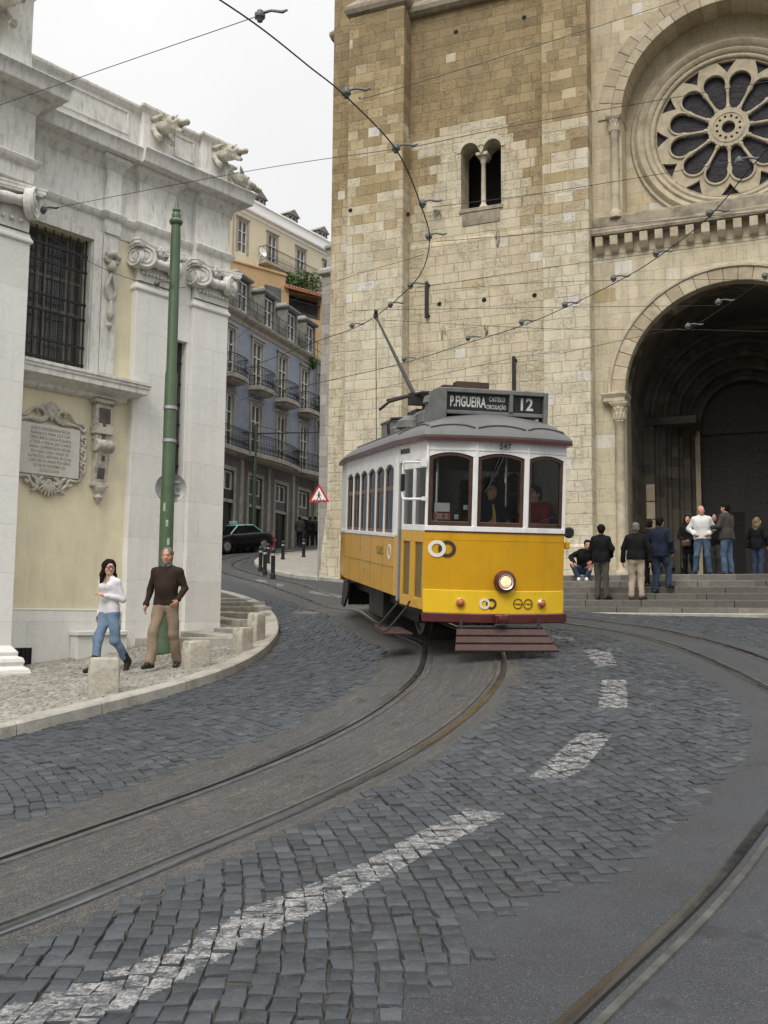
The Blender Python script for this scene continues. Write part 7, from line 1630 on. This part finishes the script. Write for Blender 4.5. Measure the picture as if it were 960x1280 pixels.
    if hair:
        h = SDF(hc-.36, hc+.30, vox*.8); k = hair.get('thick', 1.0)
        h.ell(hp(0, .022, .045), (.086*k, .102*k, .092*k), .02, ax); h.ell(hp(0, .05, -.02), (.078*k, .07*k, .075*k), .03, ax)
        if hair.get('long'):
            for s in (1, -1): h.cone(hp(s*.068, .01, .03), hp(s*.09, .035, -.12), .04, .042, .03); h.cone(hp(s*.09, .035, -.12), hp(s*.11, .03 if s < 0 else -.02, -.25), .042, .022, .03)
            for q in (-.05, 0, .05): h.cone(hp(q, .085, .0), hp(q*1.4, .10, -.24), .045, .03, .04)
        if hair.get('tail'): h.cone(hp(0, .09, .06), hp(0, .13, -.02), .03, .035, .02); h.cone(hp(0, .13, -.02), hp(0, .12, -.2), .035, .015, .02)
        h.ripple(.005, 60, 2)
        h.ell(hp(0, -.118, -.030), (.078, .092, .128), 0, ax, sub=True); h.ell(hp(0, -.10, -.11), (.10, .10, .07), 0, ax, sub=True)
        h.obj('hair', hair['mat'], root)
    if extra: extra(root, J, hp, Rh, vox, lo, hi)
    return root
FB = dict(black=fabric('black_cloth', (.010, .010, .011)), white=fabric('white_knit', (.66, .65, .68)), brown=fabric('dark_brown_wool', (.034, .024, .017), weave=120), khaki=fabric('khaki_cotton', (.26, .20, .145)), denim=fabric('blue_denim', (.07, .105, .165), var=.3), pale_denim=fabric('pale_denim', (.155, .225, .325), var=.3),
          navy=fabric('navy_cloth', (.016, .021, .038)), grey=fabric('dark_grey_cloth', (.055, .050, .046)), greytr=fabric('grey_trousers', (.075, .070, .062)), beige=fabric('beige_cotton', (.36, .30, .23)), red=fabric('red_cloth', (.32, .045, .05)), dkdenim=fabric('dark_denim', (.035, .05, .085)), wjack=fabric('white_jacket', (.62, .62, .60)))
HR = dict(dark=plain('dark_brown_hair', (.014, .008, .006), .7, Specular_IOR_Level=.1, var=.4, scale=30), grey=plain('grey_hair', (.14, .135, .13), .8, Specular_IOR_Level=.1, var=.3, scale=40), black=plain('black_hair', (.007, .006, .006), .7, Specular_IOR_Level=.1), blonde=plain('blonde_hair', (.13, .085, .04), .6, var=.3, scale=30))
SHOE = dict(black=plain('black_leather', (.012, .011, .010), .35), white=plain('white_trainers', (.6, .6, .6), .6), boot=plain('brown_suede', (.022, .014, .011), .85), brown=plain('brown_shoe', (.05, .03, .02), .5))
def face_to(p, q): return math.atan2(q[0]-p[0], -(q[1]-p[1]))      # heading that turns -y towards q
def lift(p, dz): return (p[0], p[1], p[2]+dz)

# the woman in the white top, stepping along the pavement
p = standing(134, 841, .125)
def glasses(root, J, hp, Rh, vox, lo, hi):
    mb = MB()
    for s in (1, -1):
        q = [tuple(hp(s*.034+.026*math.cos(a), -.108+.006*abs(math.cos(a)), .003+.017*math.sin(a))) for a in np.linspace(0, 2*math.pi, 13)[:-1]]; mb.tube(q, .0042, 5, closed=True); mb.tube([hp(s*.058, -.10, .006), hp(s*.078, -.01, .004)], .004, 5)
    mb.tube([hp(-.01, -.112, .005), hp(.01, -.112, .005)], .0035, 5); mb.build('glasses', plain('dark_red_spectacles', (.07, .015, .015), .3), root)
person('woman in white long sleeved top, blue jeans and glasses striding along the pavement', p, R(-30), 1.67,
       dict(hip=(0, 0, .93), chest=(.0, -.02, 1.29), neck=(.0, -.02, 1.455), head=(.0, -.04, 1.60), shL=(.145, -.01, 1.375), shR=(-.145, -.02, 1.375), elL=(.215, .06, 1.12), wrL=(.05, -.17, 1.17), elR=(-.20, .08, 1.13), wrR=(-.235, .02, .89), hpL=(.085, 0, .90), hpR=(-.085, 0, .90),
            knL=(.11, .03, .49), anL=(.125, .30, .165), toL=(.14, .24, .04), knR=(-.08, -.13, .50), anR=(-.085, -.19, .09), toR=(-.095, -.36, .04)), yaw=62, skin='fair', hair=dict(mat=HR['dark'], long=True, thick=1.06),
       top=dict(mat=FB['white'], name='top', fat=.96, bust=True, vneck=True, hemlow=.05, fold=.004), bottom=dict(mat=FB['pale_denim'], fat=1.0, end=.25), shoes=dict(mat=SHOE['boot'], boot=.42), fat=.92, vox=.010, hand_dir={'L': (-.75, -.35, .35)}, extra=glasses)
# the man in the brown jumper
p = standing(205, 836, .125)
def shirt(root, J, hp, Rh, vox, lo, hi):
    mb = MB(); n = J['neck']
    for s in (1, -1): mb.prism([(n[0]+s*.012, n[2]-.02), (n[0]+s*.062, n[2]+.0), (n[0]+s*.066, n[2]+.03), (n[0]+s*.03, n[2]+.012)], n[1]-.085, n[1]-.068, 'y')
    mb.tube([(n[0]+.066*math.cos(a), n[1]+.066*math.sin(a)-.004, n[2]+.018) for a in np.linspace(0, 2*math.pi, 17)[:-1]], .015, 6, closed=True); mb.build('shirt_collar', fabric('blue_grey_shirt', (.13, .15, .19)), root)
person('grey haired man in dark brown jumper and khaki trousers walking beside the green pole', p, R(-8), 1.77,
       dict(elL=(.262, .05, 1.15), wrL=(.225, -.17, .97), elR=(-.262, .05, 1.13), wrR=(-.275, -.08, .90), shL=(.178, .012, 1.39), shR=(-.178, .012, 1.39), knL=(.115, .03, .495), anL=(.125, .17, .10), toL=(.16, .01, .04), knR=(-.13, -.13, .51), anR=(-.14, -.18, .09), toR=(-.18, -.34, .04)), yaw=10, pitch=4, skin='ruddy',
       hair=dict(mat=HR['grey'], thick=.98), top=dict(mat=FB['brown'], fat=1.02, belly=True, hemlow=.03, fold=.004), bottom=dict(mat=FB['khaki'], fat=1.03, end=.04, flare=1.12), shoes=dict(mat=SHOE['black']), fat=1.0, vox=.010, extra=shirt)
# people on the cathedral stairs
def on_step(px, k, f=.5, back=0):
    yl = LY-TD*k+TD*f if k else LY+back; u, _ = CF.hit(px, 745 if k else 720, yl); return tuple(CF.w(u, yl, LZ-RH*k))
GS = 'people on the cathedral stairs'; CR = CF.a
BK = dict(elL=(.27, .0, 1.16), wrL=(.25, -.10, .93), elR=(-.27, .0, 1.16), wrR=(-.25, -.10, .93))
def st_(label, px, k, rz, H=1.76, f=.35, back=.4, **kw):
    g = random.Random(px); q = {n: np.array(kw['pose'].get(n, v), float) for n, v in DEF.items()}; d = g.uniform(-.03, .03); tl = g.uniform(-.02, .02)
    for n in q:
        if n[:2] in ('hi', 'hp'): q[n] = q[n]+[d, 0, 0]
        if n[:2] in ('ch', 'ne', 'he', 'sh'): q[n] = q[n]+[d*.4, -.015, 0]
    for s, n in ((1, 'L'), (-1, 'R')):
        q['sh'+n][2] += s*tl; q['kn'+n] = q['kn'+n]+[d*.5, -.03*g.random(), 0]; q['an'+n] = q['an'+n]+[s*g.uniform(-.01, .04), g.uniform(-.05, .05), 0]; q['to'+n] = q['an'+n]+[s*g.uniform(.02, .07), -.17, -.045]; q['el'+n] = q['el'+n]+[s*g.uniform(-.01, .03), g.uniform(-.03, .03), 0]
    kw['pose'] = q; kw.setdefault('yaw', g.uniform(-25, 25))
    return person(label, on_step(px, k, f, back), CR+R(rz), H, group=GS, vox=.014, **kw)
TR = dict(fat=1.05, end=.06)
st_('man seen from behind in black jacket and grey trousers, nearest the sitting man', 752, 4, 165, 1.78, f=.30, pose={**BK, 'wrR': (-.16, -.16, 1.0), 'wrL': (.18, -.16, .98)}, yaw=25, hair=dict(mat=HR['black'], thick=.97), top=dict(mat=FB['black'], name='jacket', fat=1.08, add=.012, hemlow=.06), bottom=dict(mat=FB['greytr'], **TR), shoes=dict(mat=SHOE['black']), skin='tan', fat=1.05)
st_('man seen from behind in black jacket and beige trousers, hands hanging', 796, 4, 178, 1.80, f=.30, pose={**BK, 'wrL': (.30, -.02, .86), 'wrR': (-.30, -.02, .86)}, yaw=8, hair=dict(mat=HR['grey'], thick=.97), top=dict(mat=FB['black'], name='jacket', fat=1.10, add=.012, hemlow=.03), bottom=dict(mat=FB['beige'], **TR), shoes=dict(mat=SHOE['brown']), skin='ruddy', fat=1.06)
st_('dark clothed person half hidden between the beige trousers and the navy jacket', 814, 2, 190, 1.62, f=.4, pose=BK, hair=dict(mat=HR['black']), top=dict(mat=FB['black'], name='jacket', add=.01, hemlow=.1), bottom=dict(mat=FB['black'], **TR), shoes=dict(mat=SHOE['black']), skin='tan')
st_('man seen from behind in navy jacket and blue jeans climbing the stairs', 826, 3, 160, 1.80, f=.3, pose={**BK, 'wrL': (.16, -.2, 1.02), 'elL': (.29, .0, 1.15), 'knR': (-.12, -.16, .56), 'anR': (-.12, -.12, .20), 'toR': (-.13, -.28, .17)}, yaw=10, hair=dict(mat=HR['black'], thick=.98), top=dict(mat=FB['navy'], name='jacket', fat=1.06, add=.018, hemlow=.10), bottom=dict(mat=FB['dkdenim'], **TR), shoes=dict(mat=SHOE['black']), skin='tan', fat=1.04)
st_('woman in black coat holding a handbag behind the bald man', 861, 0, -5, 1.60, back=1.5, pose={'wrL': (.08, -.18, 1.0), 'wrR': (-.06, -.2, .98)}, hair=dict(mat=HR['dark'], long=True), top=dict(mat=FB['black'], name='coat', add=.012, hemlow=.28), bottom=dict(mat=FB['black'], end=.1), shoes=dict(mat=SHOE['black']), skin='ruddy',
    extra=lambda root, J, hp, Rh, vox, lo, hi: MB().box(-.13, .13, -.29, -.19, .84, 1.0).build('handbag', SHOE['brown'], root, bevel=.03, seg=2))
st_('bald man in white zipped jacket and blue jeans at the top of the stairs', 878, 0, 8, 1.78, back=1.0, pose={'elL': (.30, .06, 1.16), 'wrL': (.17, -.13, 1.02), 'elR': (-.30, .06, 1.16), 'wrR': (-.17, -.13, 1.02), 'knL': (.13, -.01, .5), 'anL': (.16, .02, .085), 'knR': (-.13, -.01, .5), 'anR': (-.16, .02, .085)}, yaw=22, skin='ruddy', top=dict(mat=FB['wjack'], name='jacket', fat=1.06, add=.012, hemlow=.03, collar=FB['red'], fold=.006), bottom=dict(mat=FB['denim'], **TR), shoes=dict(mat=SHOE['black']), fat=1.06)
st_('person in black half hidden between the white jacket and the grey jacket', 893, 0, 20, 1.66, back=1.7, pose=BK, hair=dict(mat=HR['black']), top=dict(mat=FB['black'], name='jacket', add=.01, hemlow=.08), bottom=dict(mat=FB['greytr'], **TR), shoes=dict(mat=SHOE['black']), skin='tan')
st_('man in dark grey jacket and jeans turned to the bald man', 910, 0, -118, 1.82, back=.95, pose={'elL': (.26, -.02, 1.16), 'wrL': (.20, -.26, 1.16), 'elR': (-.26, -.05, 1.17), 'wrR': (-.2, -.28, 1.17)}, yaw=4, hair=dict(mat=HR['black'], thick=.98), top=dict(mat=FB['grey'], name='jacket', fat=1.12, add=.014, hemlow=.07), bottom=dict(mat=FB['denim'], **TR), shoes=dict(mat=SHOE['black']), skin='ruddy', fat=1.06)
st_('fair haired woman in dark clothes with a shoulder bag at the right of the stairs', 948, 0, 150, 1.60, back=2.6, pose=BK, hair=dict(mat=HR['blonde'], long=True), top=dict(mat=FB['black'], name='jacket', add=.012, hemlow=.1), bottom=dict(mat=FB['dkdenim'], **TR), shoes=dict(mat=SHOE['black']), skin='fair',
    extra=lambda root, J, hp, Rh, vox, lo, hi: MB().box(.2, .32, -.16, .16, .86, 1.08).build('shoulder_bag', FB['black'], root, bevel=.04, seg=2))
# the man sitting on the top step
u, _ = CF.hit(728, 718, LY+.1); sp = CF.w(u, LY+.12, LZ)
person('man in black jacket and jeans sitting on the top step in white shoes', tuple(sp), CR+R(12), 1.76, dict(hip=(0, .02, .13), chest=(.06, -.08, .47), neck=(.10, -.13, .63), head=(.13, -.19, .755), shL=(.25, -.08, .585), shR=(-.06, -.12, .59), elL=(.36, -.22, .36), wrL=(.22, -.40, .30), elR=(-.28, -.16, .46), wrR=(-.20, -.36, .28),
        hpL=(.09, 0, .12), hpR=(-.09, 0, .12), knL=(.24, -.36, .26), anL=(.09, -.36, -.085), toL=(.10, -.53, -.135), knR=(-.26, -.34, .27), anR=(-.09, -.36, -.085), toR=(-.10, -.53, -.135)), yaw=15, pitch=18, skin='ruddy', hair=dict(mat=HR['dark'], thick=.98), top=dict(mat=FB['black'], name='jacket', add=.012), bottom=dict(mat=FB['dkdenim'], end=.06), shoes=dict(mat=SHOE['white']), vox=.014, group=GS)
# far walkers
for px, k, lab, mt in ((374, 0, 'pinkish clad far pedestrian on the left of the group by the dark archway', 'grey'), (387, 1, 'black clad far pedestrian with back turned in the group by the dark archway', 'black'), (393.5, 2, 'rightmost far pedestrian at the tower edge, partly hidden', 'brown')):
    q = at(px, 684, 56+k); person(lab, (q[0], q[1], G(q[0], q[1])+.1), R(160+25*k), 1.72, BK, hair=dict(mat=HR['black']), top=dict(mat=FB[mt], name='jacket', add=.01, hemlow=.08), bottom=dict(mat=FB['black'], **TR), shoes=dict(mat=SHOE['black']), skin='tan', vox=.024, group='far pedestrians by the archway')
# driver and passenger inside the tram
SIT = dict(hip=(0, 0, .50), chest=(0, -.03, .87), neck=(0, -.02, 1.04), head=(0, -.04, 1.185), shL=(.17, -.02, .985), shR=(-.17, -.02, .985), elL=(.22, -.12, .74), wrL=(.14, -.34, .72), elR=(-.22, -.12, .74), wrR=(-.14, -.34, .72), hpL=(.09, 0, .48), hpR=(-.09, 0, .48), knL=(.10, -.40, .50), anL=(.10, -.38, .085), toL=(.11, -.54, .04), knR=(-.10, -.40, .50), anR=(-.10, -.38, .085), toR=(-.11, -.54, .04))
def in_tram(x, y, z): return tuple(TM @ Vector((x, y, z)))
zr_ = math.atan2(.203, .979)
person('tram driver in dark uniform with yellow tie behind the middle windscreen', in_tram(.12, .72, .88), zr_, 1.72, SIT, yaw=-10, skin='ruddy', hair=dict(mat=HR['dark'], long=True), top=dict(mat=FB['navy'], name='jacket'), bottom=dict(mat=FB['black']), shoes=dict(mat=SHOE['black']), vox=.013,
       extra=lambda root, J, hp, Rh, vox, lo, hi: MB().tube([(-.01, -.14, 1.0), (0, -.155, .88), (0, -.15, .72)], [.012, .022, .028], 6).build('tie', fabric('yellow_tie', (.55, .45, .12)), root))
person('passenger in red jacket seen through the right windscreen', in_tram(.72, .62, .86), zr_+R(-60), 1.72, SIT, skin='fair', hair=dict(mat=HR['black']), top=dict(mat=FB['red'], name='jacket', add=.02), bottom=dict(mat=FB['black']), shoes=dict(mat=SHOE['black']), vox=.014)
for x, y, z in ((.12, .74, .0), (.72, .62, 0)):
    h = .88+.38; mb = MB(); mb.lathe([(0, .74), (.16, .74), (.15, .78), (.03, .80), (.03, h-.05), (.17, h-.04), (.18, h), (0, h+.01)], c=(x, y, 0), n=16); mb.build('stool', M['seat_wood'], tram, smooth=40)
# ------------------------------------------------------------------ sky and light
w = bpy.data.worlds.new('World'); SC.world = w; w.use_nodes = True
nt = w.node_tree; nt.nodes.clear()
def wn(ty, **k):
    x = nt.nodes.new(ty)
    for a, b in k.items(): setattr(x, a, b)
    return x
SUN_EL, SUN_AZ = R(48), R(200)      # high, soft, from behind the camera's left
out = wn('ShaderNodeOutputWorld'); bg = wn('ShaderNodeBackground'); sky = wn('ShaderNodeTexSky')
sky.sky_type = 'NISHITA'; sky.sun_disc = False; sky.sun_elevation = SUN_EL; sky.sun_rotation = SUN_AZ; sky.air_density = 1; sky.dust_density = 4
tc = wn('ShaderNodeTexCoord'); sp = wn('ShaderNodeSeparateXYZ'); nt.links.new(tc.outputs['Generated'], sp.inputs[0])
cr = wn('ShaderNodeValToRGB'); nt.links.new(sp.outputs[2], cr.inputs[0])
e = cr.color_ramp.elements; e[0].position = 0; e[0].color = (1.7, 1.68, 1.62, 1); e[1].position = .22; e[1].color = (5.7, 5.68, 5.65, 1)
for q, v in ((.36, 6.9), (.56, 7.4), (1.0, 19.5)):
    k = e.new(q); k.color = (v, v*.997, v*.99, 1)
nz = wn('ShaderNodeTexNoise'); nz.inputs['Scale'].default_value = 2.2; nz.inputs['Detail'].default_value = 5; nt.links.new(tc.outputs['Generated'], nz.inputs['Vector'])
mr = wn('ShaderNodeMapRange'); nt.links.new(nz.outputs[0], mr.inputs[0]); mr.inputs[1].default_value = .3; mr.inputs[2].default_value = .7; mr.inputs[3].default_value = .94; mr.inputs[4].default_value = 1.05
ml = wn('ShaderNodeMix', data_type='RGBA', blend_type='MULTIPLY'); ml.inputs[0].default_value = 1; nt.links.new(cr.outputs[0], ml.inputs[6]); nt.links.new(mr.outputs[0], ml.inputs[7])
mx = wn('ShaderNodeMix', data_type='RGBA'); mx.inputs[0].default_value = .93      # a thick overcast over the clear sky
nt.links.new(sky.outputs[0], mx.inputs[6]); nt.links.new(ml.outputs[2], mx.inputs[7])
nt.links.new(mx.outputs[2], bg.inputs[0]); bg.inputs[1].default_value = .10; nt.links.new(bg.outputs[0], out.inputs[0])
sl = bpy.data.lights.new('sun', 'SUN'); sl.energy = 1.5; sl.angle = R(28); sl.color = (1, .95, .86)
so_ = bpy.data.objects.new('sun', sl); COL.objects.link(so_)
d = Vector((math.sin(SUN_AZ)*math.cos(SUN_EL), math.cos(SUN_AZ)*math.cos(SUN_EL), math.sin(SUN_EL)))
so_.rotation_euler = d.to_track_quat('Z', 'Y').to_euler(); so_.location = (0, 0, 60)
vs = SC.view_settings; vs.view_transform = 'Standard'; vs.look = 'None'; vs.gamma = 1; vs.use_curve_mapping = False; vs.exposure = 0.45
SC.cycles.max_bounces = 6; SC.cycles.diffuse_bounces = 4; SC.cycles.transparent_max_bounces = 16
make_camera()
